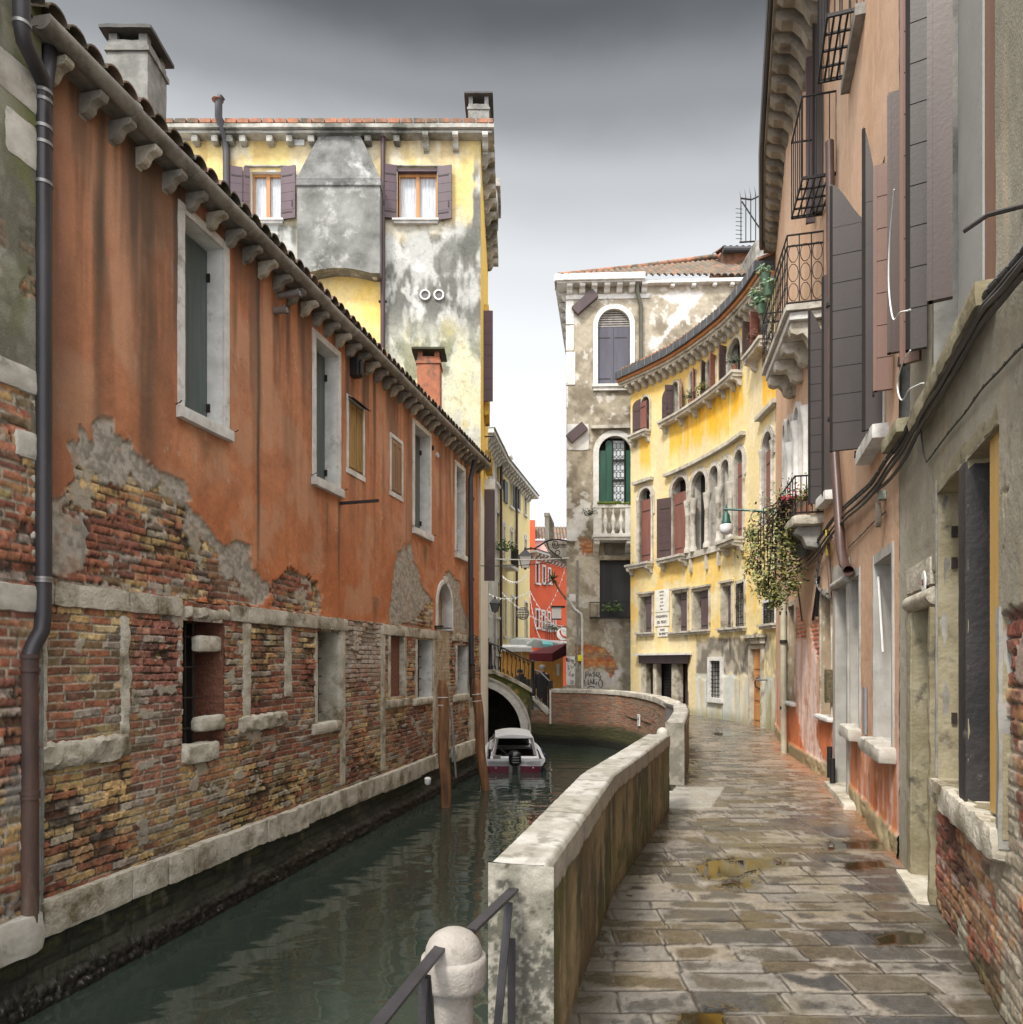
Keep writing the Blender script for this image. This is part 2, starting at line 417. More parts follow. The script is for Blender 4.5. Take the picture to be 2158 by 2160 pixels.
shut_g = mat('grey_green_paint', (.115, .14, .135), (.075, .095, .09), 1.6, .5, .3, 50, stretch=(5, 5, .35), dirt=(.16, .17, .155), dirt_s=1.5, dirt_t=.62)
shut_b = mat('brown_paint', (.085, .055, .055), (.06, .038, .04), 1.5, .45, .12, 50, stretch=(2, 2, .5), dirt=(.13, .09, .08), dirt_s=1, dirt_t=.66)
shut_r = mat('red_brown_paint', (.215, .088, .065), (.16, .062, .05), 1.5, .5, .12, 50, stretch=(2, 2, .5))
shut_p = mat('plum_paint', (.085, .05, .062), (.06, .036, .046), 1.5, .5, .12, 50, stretch=(2, 2, .5))
joint_d = mat('dark_joint', (.012, .01, .01), (.02, .016, .014), 3, .9, 0)
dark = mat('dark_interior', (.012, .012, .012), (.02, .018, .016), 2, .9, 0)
iron = mat('rusty_iron', (.045, .032, .028), (.02, .017, .016), 12, .6, .4, 90, metal=.3)
ironb = mat('black_iron', (.018, .018, .02), (.03, .028, .028), 8, .45, .2, 60, metal=.4)
pipem = mat('dark_downpipe', (.055, .05, .055), (.035, .033, .036), 3, .42, .15, 30, stretch=(1, 1, .3), metal=.2, dirt=(.12, .11, .1), dirt_s=5, dirt_t=.68)
pipe_r = mat('cast_iron_pipe', (.11, .06, .045), (.05, .032, .028), 5, .6, .4, 50, stretch=(1, 1, .25), dirt=(.16, .13, .09), dirt_s=2.5, dirt_t=.58)
wood_o = mat('ochre_wood', (.40, .25, .08), (.22, .13, .05), 6, .7, .3, 50, stretch=(1, 1, .15), dirt=(.1, .07, .04), dirt_s=4, dirt_t=.6)
wood_b = mat('tan_wood', (.36, .22, .12), (.22, .13, .07), 6, .7, .3, 50, stretch=(1, 1, .15))
wood_n = mat('honey_wood', (.55, .27, .09), (.36, .16, .05), 4, .55, .2, 50, stretch=(1, 1, .12))
pole_m = mat('mooring_wood', (.33, .15, .06), (.12, .058, .03), 7, .7, .8, 30, stretch=(2.5, 2.5, .12), dirt=(.045, .03, .02), dirt_s=2.5, dirt_t=.54, dist=.014)
glass = mat('window_glass', (.10, .115, .12), (.04, .045, .05), 1.5, .08, 0, spec=.8)
curtain = mat('net_curtain', (.62, .64, .66), (.42, .44, .47), 5, .9, .5, 20, stretch=(7, 7, .5), dist=.02)
white_p = mat('white_paint', (.72, .72, .70), (.55, .55, .53), 3, .5, .1)
# ================================================================ left brick house
L = Path([(-5.11+.235*1.0, 1.0), (-5.11+.235*18.3, 18.3)], 1)
sL0 = L.s_at(58); sL1 = L.len
Zstr, Zled = 2.30, -.245
house = thing('brick_house', 'orange stucco house with crumbling brick ground floor standing in the canal', 'house', tuple(L.at(sL0, 0, WATER)))
def Lp(pts, x0=0, y0=0, k=1.0): return [L.px(x0+x*k, y0+y*k) for x, y in pts]
# plaster losses traced on the wall (s,z)
k2 = 720/1930
pk_grey = Lp([(150, 1010), (290, 950), (390, 900), (425, 780), (385, 640), (400, 585), (440, 640), (455, 530), (520, 600), (530, 480), (590, 445), (630, 500), (642, 575), (700, 600), (730, 595), (760, 650), (820, 700), (865, 740), (900, 800), (1000, 830), (1045, 830), (1075, 940), (1040, 965), (1080, 1020), (1180, 1090), (1250, 1190), (1300, 1210), (1340, 1170), (1410, 1220), (1430, 1330), (1480, 1370), (1490, 1410), (1540, 1430), (1520, 1500), (1460, 1540), (150, 1440)], 0, 700, k2)
pk_brick = Lp([(420, 790), (500, 800), (620, 850), (760, 840), (850, 880), (900, 900), (1000, 960), (1040, 1010), (1060, 1080), (1150, 1150), (1230, 1250), (1270, 1380), (1350, 1430), (1420, 1560), (1000, 1500), (500, 1450), (150, 1440), (290, 1380), (480, 1340), (500, 1200), (540, 1130), (490, 1060), (380, 990), (390, 900)], 0, 700, k2)
pk_b2 = Lp([(1545, 1430), (1600, 1400), (1640, 1360), (1740, 1385), (1800, 1450), (1825, 1500), (1810, 1600), (1540, 1560)], 0, 700, k2)
k3 = 500/1610
pk_g3 = Lp([(812, 1410), (830, 1480), (860, 1430), (872, 1500), (880, 1560), (905, 1600), (925, 1700), (960, 1760), (1010, 1820), (1015, 1990), (960, 2060), (860, 2040), (715, 2020), (730, 1760), (750, 1600), (770, 1490), (800, 1490)], 600, 700, k3)
pk_b3 = Lp([(720, 1990), (900, 1960), (960, 1850), (1010, 1830), (1015, 2060), (720, 2040)], 600, 700, k3)
pk_g4 = Lp([(1095, 1640), (1120, 1620), (1150, 1660), (1185, 1700), (1210, 1860), (1250, 1960), (1250, 2110), (1100, 2110)], 600, 700, k3)
sx_ = lambda x: L.s_at(x)
arch_s0, arch_s1 = sx_(922), sx_(951); arch_zt = L.px(937, 1232)[1]; arch_zs = L.px(937, 1262)[1]
streaks = [(206, .05, .9, .5), (214, .05, .5, .7), (243, .035, .25, .5), (300, .055, 1.0, .62), (316, .10, 1.0, .68), (380, .05, .5, .3), (545, .03, 1.0, .97), (580, .03, .4, .4), (640, .03, .5, .3), (672, .03, .6, .3), (715, .03, .8, .25), (755, .03, .8, .3), (790, .04, .9, .3), (845, .03, .6, .3), (857, .03, .8, .4), (905, .03, .5, .3), (930, .04, .5, .4)]
below = [(690, L.px(690, 1060)[1], .03, .7, 1.0), (715, L.px(715, 1060)[1], .035, 1.0, 1.9), (897, L.px(897, 1150)[1], .12, .9, .55), (435, L.px(435, 930)[1], .09, .5, .35), (792, L.px(792, 1260)[1], .13, .8, .5)]
def fn_left_up(S, Z):
    n1 = fbm(S*.9, Z*.7, 5, 11); n2 = fbm(S*5, Z*.45, 4, 12); n3 = fbm(S*7, Z*7, 4, 13); n4 = fbm(S*2.3, Z*1.8, 4, 14)
    c = mixc(C(.47, .185, .083), C(.37, .135, .06), ss(.35, .65, n1)); n9 = fbm(S*30, Z*30, 4, 17)
    c = mixc(c, C(.56, .25, .125), ss(.5, .75, n4)*.55)
    c = mixc(c, C(.50, .155, .05), ss(.8, 0, (Z-Zstr)/2.2)*.6)
    c = c*(.78+.44*n3)[:, None]*(.80+.40*n9)[:, None]; wd = ss(.52, .66, fbm(S*1.7+5, Z*1.3, 5, 18)); c = mixc(c, C(.52, .30, .18), wd*.55)
    ck = np.abs(fbm(S*1.5, Z*1.9, 5, 19)-.5); c = mixc(c, C(.16, .075, .04), ss(.005, .0, ck)*ss(.45, .55, n1)*.8); bl = ss(.70, .78, fbm(S*16, Z*12, 3, 16))*ss(.5, .62, n4); c = mixc(c, C(.55, .36, .25), bl*.6)
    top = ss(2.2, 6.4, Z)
    c = mixc(c, C(.17, .10, .065), ss(.40, .70, n2+.12*ss(sx_(500), sx_(150), S))*top*.85)  # brown streaks, deepened upward and leftward to paint in lens vignette darkness
    c = mixc(c, C(.50, .27, .17), ss(.52, .36, n2)*top*.4)
    s92 = sx_(92)
    for x, w, ln, a in streaks:
        s0 = sx_(x); wv = .04*(fbm(Z*1.2, Z*0+x, 3, 3)-.5)
        zlen = 6.5-ln*3.9
        m = np.exp(-((S-s0-wv)/w)**2)*ss(zlen-.3, zlen+.9, Z)
        c = mixc(c, C(.085, .06, .04), np.clip(m*a*(.75+.5*fbm(S*14, Z*2, 3, 5)), 0, 1))
    for x, zt, w, a, ln in below:
        s0 = sx_(x); t = (zt-Z)/ln
        m = np.exp(-((S-s0)/(w*(1.1-.7*np.clip(t, 0, 1))))**2)*ss(-.03, .03, t)*ss(1.05, .4, t)
        c = mixc(c, C(.10, .075, .04), np.clip(m*a*.8*(.6+.8*fbm(S*14, Z*5, 3, 6)), 0, 1))
    # drips under each corbel
    m = ss(.6, .86, vn(S*7, Z*0, 21))*ss(5.2, 6.4, Z+.8*vn(S*9, Z*0, 22)); c = mixc(c, C(.09, .06, .045), m*.75)
    # darker brown next to the pipe
    c = mixc(c, C(.16, .085, .055), ss(.55, .05, np.abs(S-sx_(70)))*.8)
    h = .008*(n3-.5)+.012*(n4-.5)+.003*(n9-.5)
    e = .13*(fbm(S*5, Z*5, 4, 31)-.5)*2+.05*(fbm(S*19, Z*19, 3, 32)-.5)*2
    grey = np.minimum(np.minimum(sdf(S, Z, pk_grey), sdf(S, Z, pk_g3)), sdf(S, Z, pk_g4))+e*.6
    b2 = sdf(S, Z, pk_b2)+e*.7
    br = np.minimum(np.minimum(sdf(S, Z, pk_brick), sdf(S, Z, pk_b3)), b2)+e*1.1+.10*(fbm(S*3, Z*9, 3, 33)-.5)
    grey = np.minimum(grey, b2)
    mg = ss(.008, -.008, grey); gr = fbm(S*22, Z*22, 4, 34)
    gc = mixc(C(.40, .36, .30), C(.25, .225, .185), ss(.35, .65, gr)); gc = mixc(gc, C(.36, .22, .14), ss(.62, .8, fbm(S*6, Z*6, 3, 35))*.5)
    c = mixc(c, gc, mg); h = h*(1-mg)+mg*(-.018+.016*(gr-.5)+.01*(n3-.5))
    # pale broken rim
    rim = ss(.018, .0, np.abs(grey-.003)); c = mixc(c, C(.46, .34, .25), rim*.45)
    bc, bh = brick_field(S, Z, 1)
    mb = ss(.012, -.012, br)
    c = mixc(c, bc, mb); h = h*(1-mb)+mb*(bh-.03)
    r = .82+.1*n3
    return c, h, r
def brick_field(S, Z, seed, pinkm=None, wash=None):
    m, r1, r2, r3, d = bricks(S, Z, .25, .073, seed, .018, .016)
    e1 = fbm(S*1.6, Z*2.2, 4, seed+60); e2 = fbm(S*14, Z*14, 4, seed+61); e3 = fbm(S*42, Z*42, 3, seed+62); e4 = fbm(S*6, Z*6, 4, seed+69)
    worn = ss(.40, .62, e1+.3*(e2-.5))                      # how far this stretch has crumbled
    m = ss(.0035, .0075, d+.020*(e2-.5)*(.4+worn)+.010*(e3-.5)-.002)
    c1 = pal(r1, [(.235, .085, .05), (.28, .105, .06), (.19, .07, .045), (.31, .13, .075), (.25, .10, .065), (.21, .085, .06), (.16, .07, .05)])
    c2 = pal(r1, [(.46, .31, .14), (.39, .25, .11), (.32, .155, .075), (.48, .35, .18), (.29, .12, .065), (.33, .22, .10), (.36, .18, .085)])
    t = ss(.40, .56, fbm(S*.9+5, Z*1.6, 4, seed+63)+.22*(r2-.5)); c = mixc(c1, c2, t)
    if pinkm is not None: c = mixc(c, pal(r1, [(.27, .115, .085), (.30, .135, .10), (.23, .10, .075), (.29, .11, .07)]), pinkm)
    c = mixc(c, C(.31, .285, .24), ss(.84, .88, r3)*.75); c = mixc(c, C(.075, .05, .038), ss(.78, .84, r2)*.7)
    c = c*(.42+1.25*e2)[:, None]; c = c*(.66+.72*e3)[:, None]
    c = mixc(c, C(.40, .34, .13), ss(.62, .74, e4)*.55*ss(.4, .6, t+.4*e1)); c = mixc(c, C(.09, .095, .035), ss(.62, .8, fbm(S*2.2+3, Z*3, 4, seed+66))*.35)
    mc = mixc(C(.38, .335, .26), C(.085, .062, .045), ss(.42, .60, e1+.35*(e2-.5)))
    c = mixc(mc*(.7+.6*e3)[:, None], c, m)
    pl = ss(.625, .645, fbm(S*2.6, Z*3.6, 5, seed+67)*.7+e4*.3+.05*(e3-.5))      # old render still clinging
    h = m*(.012*(r3-.5)+.0055)-(1-m)*(.003+.009*worn)+.022*(e2-.5)*(.35+.9*worn)+.008*(e3-.5)-.030*ss(.55, .75, e1)*(r2 > .6)*m
    c = mixc(c, mixc(C(.44, .40, .33), C(.28, .24, .18), e2), pl*.85); h = h*(1-pl)+pl*(.010+.010*(e2-.5))
    if wash is not None:
        wc = mixc(C(.50, .45, .39), C(.36, .27, .20), ss(.4, .6, e2)); wm = wash*(.45+.55*m); c = mixc(c, wc, wm); h = h*(1-.35*wash)
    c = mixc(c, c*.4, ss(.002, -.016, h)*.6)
    return c, h
pier = [(sx_(276), sx_(380), .95)]
def fn_left_low(S, Z):
    pk = ss(sx_(270), sx_(280), S)*ss(sx_(384), sx_(370), S)*ss(.1, .5, Z)
    w = ss(sx_(724), sx_(730), S)*ss(sx_(806), sx_(802), S)*ss(1.15, 1.75, Z+.35*(fbm(S*3, Z*3, 3, 40)-.5)); w = np.maximum(w*.9, ss(sx_(724), sx_(730), S)*ss(sx_(806), sx_(802), S)*ss(.62, .72, fbm(S*3, Z*6, 3, 41))*.6)
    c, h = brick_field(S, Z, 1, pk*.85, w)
    # smeared cement along the pipe side
    m = ss(sx_(97), sx_(80), S)*.9; c = mixc(c, C(.26, .25, .235), m); h = h*(1-m)+m*.012
    # door infill, beige render
    m = ss(sx_(916), sx_(920), S)*ss(sx_(953), sx_(950), S)
    n = fbm(S*12, Z*12, 4, 42); c = mixc(c, mixc(C(.44, .36, .25), C(.30, .23, .15), ss(.35, .65, n)), m*.93); h = h*(1-m*.8)-.04*m
    # damp near the ledge
    c = mixc(c, c*.6, ss(.35, -.1, Z+.3*(fbm(S*2, Z, 3, 43)-.5))*.55)
    return c, h, .8+0*S
def fn_found(S, Z):
    n = fbm(S*3, Z*6, 5, 44); n2 = fbm(S*20, Z*20, 4, 45); n3 = vn(S*45, Z*45, 46)
    c = mixc(C(.040, .042, .026), C(.014, .015, .010), ss(.35, .6, n))
    c = mixc(c, C(.10, .10, .035), ss(.52, .7, n+.12*(Z+.55))*ss(-.85, -.5, Z)*.8)
    c = mixc(c, C(.16, .15, .10), ss(.70, .8, fbm(S*5, Z*3, 3, 47))*ss(-.9, -.6, Z)*.6)
    low = ss(-.80, -.98, Z+.06*(fbm(S*4, Z*0, 2, 48)-.5)); c = mixc(c, C(.016, .013, .010), low)
    c = mixc(c, C(.24, .22, .19), low*ss(.93, .96, n3)*.8)
    m, r1, r2, r3, d = bricks(S, Z, .5, .11, 9, .03, .012); c = c*(.6+.4*m)[:, None]
    h = .02*(n2-.5)+.02*(n-.5)-.012*(1-m)+low*(.05+.05*(n2-.5)+.02*n3)
    return c, h, np.clip(.75-.35*low, .3, 1)
# openings
def rect(P, x0, y0, x1, y1):   # pixel box corners: left-top, right-bottom on the wall
    a = P.px(x0, y0); b = P.px(x1, y1); return a[0], b[0], a[1], b[1]
upw = {}
def LW(x0, yt, x1, yb): s0, zt = L.px(x0, yt); s1, zb = L.px(x1, yb); return (s0, s1, zb, zt)
big = [LW(374, 418, 482, 934), LW(658, 690, 718, 1052), LW(870, 880, 909, 1144), LW(959, 969, 981, 1186)]
small = [LW(731, 827, 769, 1018), LW(822, 909, 850, 1060)]
FW = .10
holes_up = [(a+FW, b-FW, c+.13, d-FW) for a, b, c, d in big]+[(a+.07, b-.07, c+.09, d-.08) for a, b, c, d in small]
arch_hole = (arch_s0, arch_s1, Zstr-.3, arch_zt, 'arch')
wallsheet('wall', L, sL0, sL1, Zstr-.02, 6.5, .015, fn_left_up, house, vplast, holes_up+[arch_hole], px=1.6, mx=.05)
lowh = [LW(384, 1308, 472, 1572), LW(669, 1330, 716, 1524), LW(822, 1336, 850, 1468), LW(879, 1348, 911, 1470), LW(963, 1361, 985, 1464)]
wallsheet('brick_wall', L, sL0, sL1, Zled-.05, Zstr, .0072, fn_left_low, house, vstone, [h for h in lowh], px=1.3, mx=.035)
wallsheet('foundation', L, sL0-4, sL1+.05, WATER-.5, Zled-.2, .018, fn_found, house, vmat('slimy_masonry', .8, 60, .012, .3, .5), px=2.2, mx=.06, base=-.0)
def opening(P, h, depth, m, parent, name='window', back=dark, t=.05, o0=0.0, floor=True):
    """the reveal of a hole: four slabs behind the wall face and a back panel"""
    a, b, c, d = h[:4]; mb = MB()
    f = P.at
    mb.box(f, a-t, a, o0-depth, o0-.004, c-t, d+t); mb.box(f, b, b+t, o0-depth, o0-.004, c-t, d+t)
    mb.box(f, a, b, o0-depth, o0-.004, d, d+t)
    if floor: mb.box(f, a, b, o0-depth, o0-.004, c-t, c)
    o = mb.build(name, m, parent)
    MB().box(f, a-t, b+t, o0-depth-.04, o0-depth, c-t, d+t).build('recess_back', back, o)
    return o
def leaf(mb, fn, a0, a1, c0, c1, th=.035, b=0.): mb.box(fn, a0, a1, b, b+th, c0, c1)
def plank_shutter(name, fn, a0, a1, c0, c1, m, parent, nb=8, vert=False, th=.04, arch=False, handle=False, strap=True):
    """a boarded leaf in its own frame: (a across, b thickness, c up), with boards parted by shallow joints"""
    mb = MB(); g = .008
    if vert:
        n = nb
        for i in range(n): mb.box(fn, a0+(a1-a0)*i/n+(g/2 if i else 0), a0+(a1-a0)*(i+1)/n-(g/2 if i < n-1 else 0), 0, th, c0, c1)
        mb.box(fn, a0+.01, a1-.01, .004, th-.004, c0+.01, c1-.01)
    else:
        for i in range(nb):
            z0 = c0+(c1-c0)*i/nb+(g/2 if i else 0); z1 = c0+(c1-c0)*(i+1)/nb-(g/2 if i < nb-1 else 0)
            if arch and z1 > c1-arch:
                # quarter-round top: high at a0
                def w(z): t = max(0, (z-(c1-arch))/arch); return a0+(a1-a0)*math.sqrt(max(0, 1-t*t))
                zs = [z0+(z1-z0)*k/5 for k in range(6)]
                pl = [(a0, z0)]+[(max(a0+(.01 if a1 > a0 else -.01), w(z)) if a1 > a0 else min(a0-.01, w(z)), z) for z in zs]+[(a0, z1)]
                mb.prism(fn, pl, 0, th)
            else: mb.box(fn, a0, a1, 0, th, z0, z1)
        ct = c1-(arch or 0)
        mb.box(fn, a0+.006*(1 if a1 > a0 else -1), a1-.006*(1 if a1 > a0 else -1), .005, th-.005, c0+.005, ct-.01)
    o = mb.build(name, m, parent)
    if strap:
        s = MB()
        for z in (c0+(c1-c0)*.12, c0+(c1-c0)*.82 if not arch else c1-arch-.15): s.box(fn, a0+(a1-a0)*.06, a0+(a1-a0)*.8, th, th+.006, z-.018, z+.018)
        s.build('hinge_strap', iron, o)
    if handle: MB().tube([fn(a0+(a1-a0)*.8, th+.01, c0+.28), fn(a0+(a1-a0)*.8, th+.03, c0+.30), fn(a0+(a1-a0)*.8, th+.03, c0+.40), fn(a0+(a1-a0)*.8, th+.01, c0+.42)], .008, 6).build('handle', iron, o)
    return o
def frame4(P, a, b, c, d, w, o0, o1, m, parent, sill=None, sw=.05, name='frame', seed=0, lint=None, amp=.004):
    """jambs, lintel and sill as one stone frame outside hole (a,b,c,d)"""
    mb = MB(); f = P.at; lint = lint or w
    mb.rbox(f, a-w, a, o0, o1, c, d+lint, .12, amp, seed, .006); mb.rbox(f, b, b+w, o0, o1, c, d+lint, .12, amp, seed+1, .006)
    mb.rbox(f, a, b, o0, o1, d, d+lint, .12, amp, seed+2, .006)
    o = mb.build(name, m, parent, smooth=30)
    if sill:
        MB().rbox(f, a-w-.02, b+w+.02, o0, o1+sw, c-sill, c, .1, amp*1.4, seed+3, .008).build('sill', m, parent, smooth=30)
    return o
for i, (a, b, c, d) in enumerate(big):
    h = holes_up[i]; wn_ = opening(L, h, .30, stone_w, house, back=dark)
    frame4(L, h[0], h[1], h[2], h[3], FW, -.03, .022, stone_w, wn_, sill=.125, sw=.05, seed=i*7)
    w = h[1]-h[0]
    for k in range(2):
        fn = (lambda q: lambda x, y, z: L.at(x, -.235+y, z))(0)
        plank_shutter('shutter', fn, h[0]+w*.5*k+.003, h[0]+w*.5*(k+1)-.003, h[2]+.01, h[3]-.01, shut_g, wn_, nb=1, th=.035, strap=False)
    hk = MB()
    for s_, dz in ((a-.04, .14), (b+.06, .14)): hk.tube([L.at(s_+.02, .0, c+dz), L.at(s_, .06, c+dz), L.at(s_-.01, .09, c+dz+.015), L.at(s_-.03, .09, c+dz)], .006, 5)
    hk.parts('shutter_hook', iron, wn_)
    hg = MB()
    for z in (c+.32, d-.45): hg.box(L.at, h[1]-.02, h[1]-.0, -.2, -.16, z, z+.09)
    hg.parts('hinge', iron, wn_)
for i, (a, b, c, d) in enumerate(small):
    h = holes_up[4+i]; wn_ = opening(L, h, .2, stone_w, house)
    frame4(L, h[0], h[1], h[2], h[3], .07, -.03, .015, stone_w, wn_, seed=i*9+40, sill=.09, sw=.003)
    w = h[1]-h[0]; m = (wood_o, wood_b)[i]
    for k in range(2):
        plank_shutter('shutter', lambda x, y, z: L.at(x, -.03+y, z), h[0]+w*.5*k+.003, h[0]+w*.5*(k+1)-.003, h[2]+.01, h[3]-.01, m, wn_, nb=2, vert=True, th=.03, strap=False)
    q = MB()
    for k in range(2):
        a0 = h[0]+w*.5*k+.015; a1 = h[0]+w*.5*(k+1)-.015
        q.box(L.at, a0, a1, .002, .012, h[2]+.03, h[2]+.09); q.box(L.at, a0, a1, .002, .012, h[3]-.1, h[3]-.04); q.box(L.at, a0, a0+.04, .002, .012, h[2]+.09, h[3]-.1); q.box(L.at, a1-.04, a1, .002, .012, h[2]+.09, h[3]-.1)
    q.build('shutter_frame', m, wn_)
    if i == 0:
        q = MB(); q.add([L.at(h[0]-.03, .0, h[3]+.05), L.at(h[1]+.05, .0, h[3]+.05), L.at(h[1]+.05, .12, h[3]-.01), L.at(h[0]-.03, .12, h[3]-.01), L.at(h[0]-.03, .0, h[3]+.035), L.at(h[1]+.05, .0, h[3]+.035), L.at(h[1]+.05, .12, h[3]-.022), L.at(h[0]-.03, .12, h[3]-.022)], [(0, 1, 2, 3), (7, 6, 5, 4), (0, 4, 5, 1), (1, 5, 6, 2), (2, 6, 7, 3), (3, 7, 4, 0)])
        q.build('drip_board', joint_d, wn_)
# walled-up arched doorway
ar = thing; r = (arch_s1-arch_s0)/2; cs = (arch_s0+arch_s1)/2; zc = arch_zt-r
plast_b = mat('beige_infill', (.40, .31, .21), (.27, .20, .13), 4, .85, .5, 40)
dn = MB().ring(L.at, [(arch_s0-.09, Zstr+.02)]+[(cs-(r+.09)*math.cos(t), zc+(r+.09)*math.sin(t)) for t in np.linspace(0, math.pi, 17)]+[(arch_s1+.09, Zstr+.02)],
               [(arch_s0, Zstr+.02)]+[(cs-r*math.cos(t), zc+r*math.sin(t)) for t in np.linspace(0, math.pi, 17)]+[(arch_s1, Zstr+.02)], -.22, .03).build('doorway', stone_w, house, smooth=30)
MB().box(L.at, arch_s0-.05, arch_s1+.05, -.24, -.2, Zstr-.3, arch_zt+.05).build('infill', plast_b, dn)
MB().rbox(L.at, cs-.09, cs+.09, -.02, .07, arch_zt-.01, arch_zt+.16, .05, .005, 3).build('keystone', stone, dn, smooth=30)
# string course and ledge
mb = MB()
Xs = [(20, 108), (108, 270), (270, 328), (328, 382), (485, 519), (519, 615), (615, 731), (805, 858), (858, 868), (868, 925), (953, 992)]
for i, (x0, x1) in enumerate(Xs):
    a, b = L.s_at(max(x0, 59)), L.s_at(x1)
    mb.rbox(L.at, a+.004, b-.004, -.1, .035+.012*random.random(), Zstr-.2, Zstr-.002*i, .06, .009, i, .01)
mb.rbox(L.at, L.s_at(388), L.s_at(485), -.1, .03, Zstr-.2, Zstr-.075, .05, .03, 77, .02)
mb.parts('string_block', stone_y, house, smooth=35)
mb = MB(); Xl = [75, 265, 342, 393, 470, 513, 553, 588, 640, 665, 700, 723, 797, 802, 860, 880, 922]
for i in range(len(Xl)-1):
    a, b = L.s_at(Xl[i]), L.s_at(Xl[i+1]); rough = .02 if 5 <= i <= 9 else .010
    mb.rbox(L.at, a+.004, b-.004, -.12, .09+random.uniform(-.012, .012), Zled-.29+random.uniform(-.03, .01)*(i > 4), Zled+random.uniform(-.02, .0), .04, rough*.8, i+20, .006)
mb.rbox(L.at, L.s_at(953), L.s_at(1000), -.12, .10, Zled-.33, Zled+.02, .06, .01, 60, .015)
mb.parts('ledge_block', stone_y, house, smooth=35)
# rough vertical and horizontal stone strips
mb = MB(); V_ = []
def vst(x0, x1, y0, y1, o=.02, amp=.012, res=.05):
    a = L.px((x0+x1)/2, y0); b = L.px((x0+x1)/2, y1); w = (L.s_at(x1)-L.s_at(x0))
    s0 = L.s_at((x0+x1)/2); mb.rbox(L.at, s0-w/2, s0+w/2, -.08, o, b[1], a[1], res, amp, x0*.37, .012)
vst(252, 270, 1298, 1556, .035, .022); vst(511, 528, 1312, 1515, .02, .016); vst(599, 614, 1322, 1470, .025, .012)
vst(80, 92, 1300, 1590, .05, .012); vst(716, 727, 1314, 1655, .025, .004); vst(802, 812, 1318, 1625, .02, .004); vst(912, 918, 1335, 1590, .02, .004)
vst(989, 999, 1350, 1562, .03, .006); vst(853, 858, 1340, 1476, .012, .008); vst(375, 385, 1306, 1450, .01, .01); vst(472, 482, 1312, 1400, .0, .01)
mb.parts('stone_strip', stone_y, house, smooth=35)
mb = MB()
for i, (x0, y0, x1, y1, am, o) in enumerate([(78, 1570, 271, 1630, .032, .05), (383, 1574, 456, 1615, .02, .06), (421, 1512, 474, 1545, .014, .03), (421, 1340, 470, 1375, .01, .0), (503, 1512, 602, 1545, .03, .06), (657, 1528, 716, 1552, .008, .06),
                                          (811, 1478, 858, 1496, .01, .07), (870, 1474, 910, 1490, .012, .07), (955, 1466, 986, 1482, .01, .06)]):
    s0 = L.s_at(x0); s1 = L.s_at(x1); zt = L.px(x0, y0)[1]; zb = L.px(x0, y1)[1]
    mb.rbox(L.at, s0, s1, -.12, o, zb, zt, .04, am, i*3+5, .018)
mb.parts('sill_stone', stone_y, house, smooth=35)
# ground floor windows
brick_in = mat('inner_brick', (.22, .09, .055), (.13, .055, .035), 9, .85, .8, 30, stretch=(1, 1, 3), dist=.02)
for i, h in enumerate(lowh):
    o = opening(L, h, .38 if i != 2 else .07, (brick_in, stone_y, stone_y, stone_w, stone_w)[i], house, back=(dark, dark, brick_in, dark, dark)[i])
    a, b, c, d = h
    if i in (0, 3, 4, 1):
        g = MB(); nbar = 3 if i else 3
        bw = .55 if i == 0 else (.42 if i == 1 else .55)
        for k in range(nbar): s_ = a+(b-a)*bw*(k+.6)/nbar; g.tube([L.at(s_, -.12, c), L.at(s_, -.12, d)], .011, 6)
        nz_ = 5 if i != 0 else 4
        for k in range(nz_): z = c+(d-c)*(k+.7)/(nz_+.2); g.tube([L.at(a, -.12, z), L.at(a+(b-a)*(bw+.08), -.12, z)], .012, 6)
        g.build('window_grille', iron, o)
    if i in (2, 3, 4, 1):
        fr = MB()
        if i != 1: fr.rbox(L.at, a-.085, a, -.05, .03, c, d, .08, .005, i, .008)
        else: fr.rbox(L.at, a-.07, a, -.05, .02, c, d, .08, .008, i, .008)
        fr.rbox(L.at, b, b+.07, -.05, .03, c, d, .08, .006, i+5, .008); fr.build('frame', stone_y if i < 3 else stone, o, smooth=35)
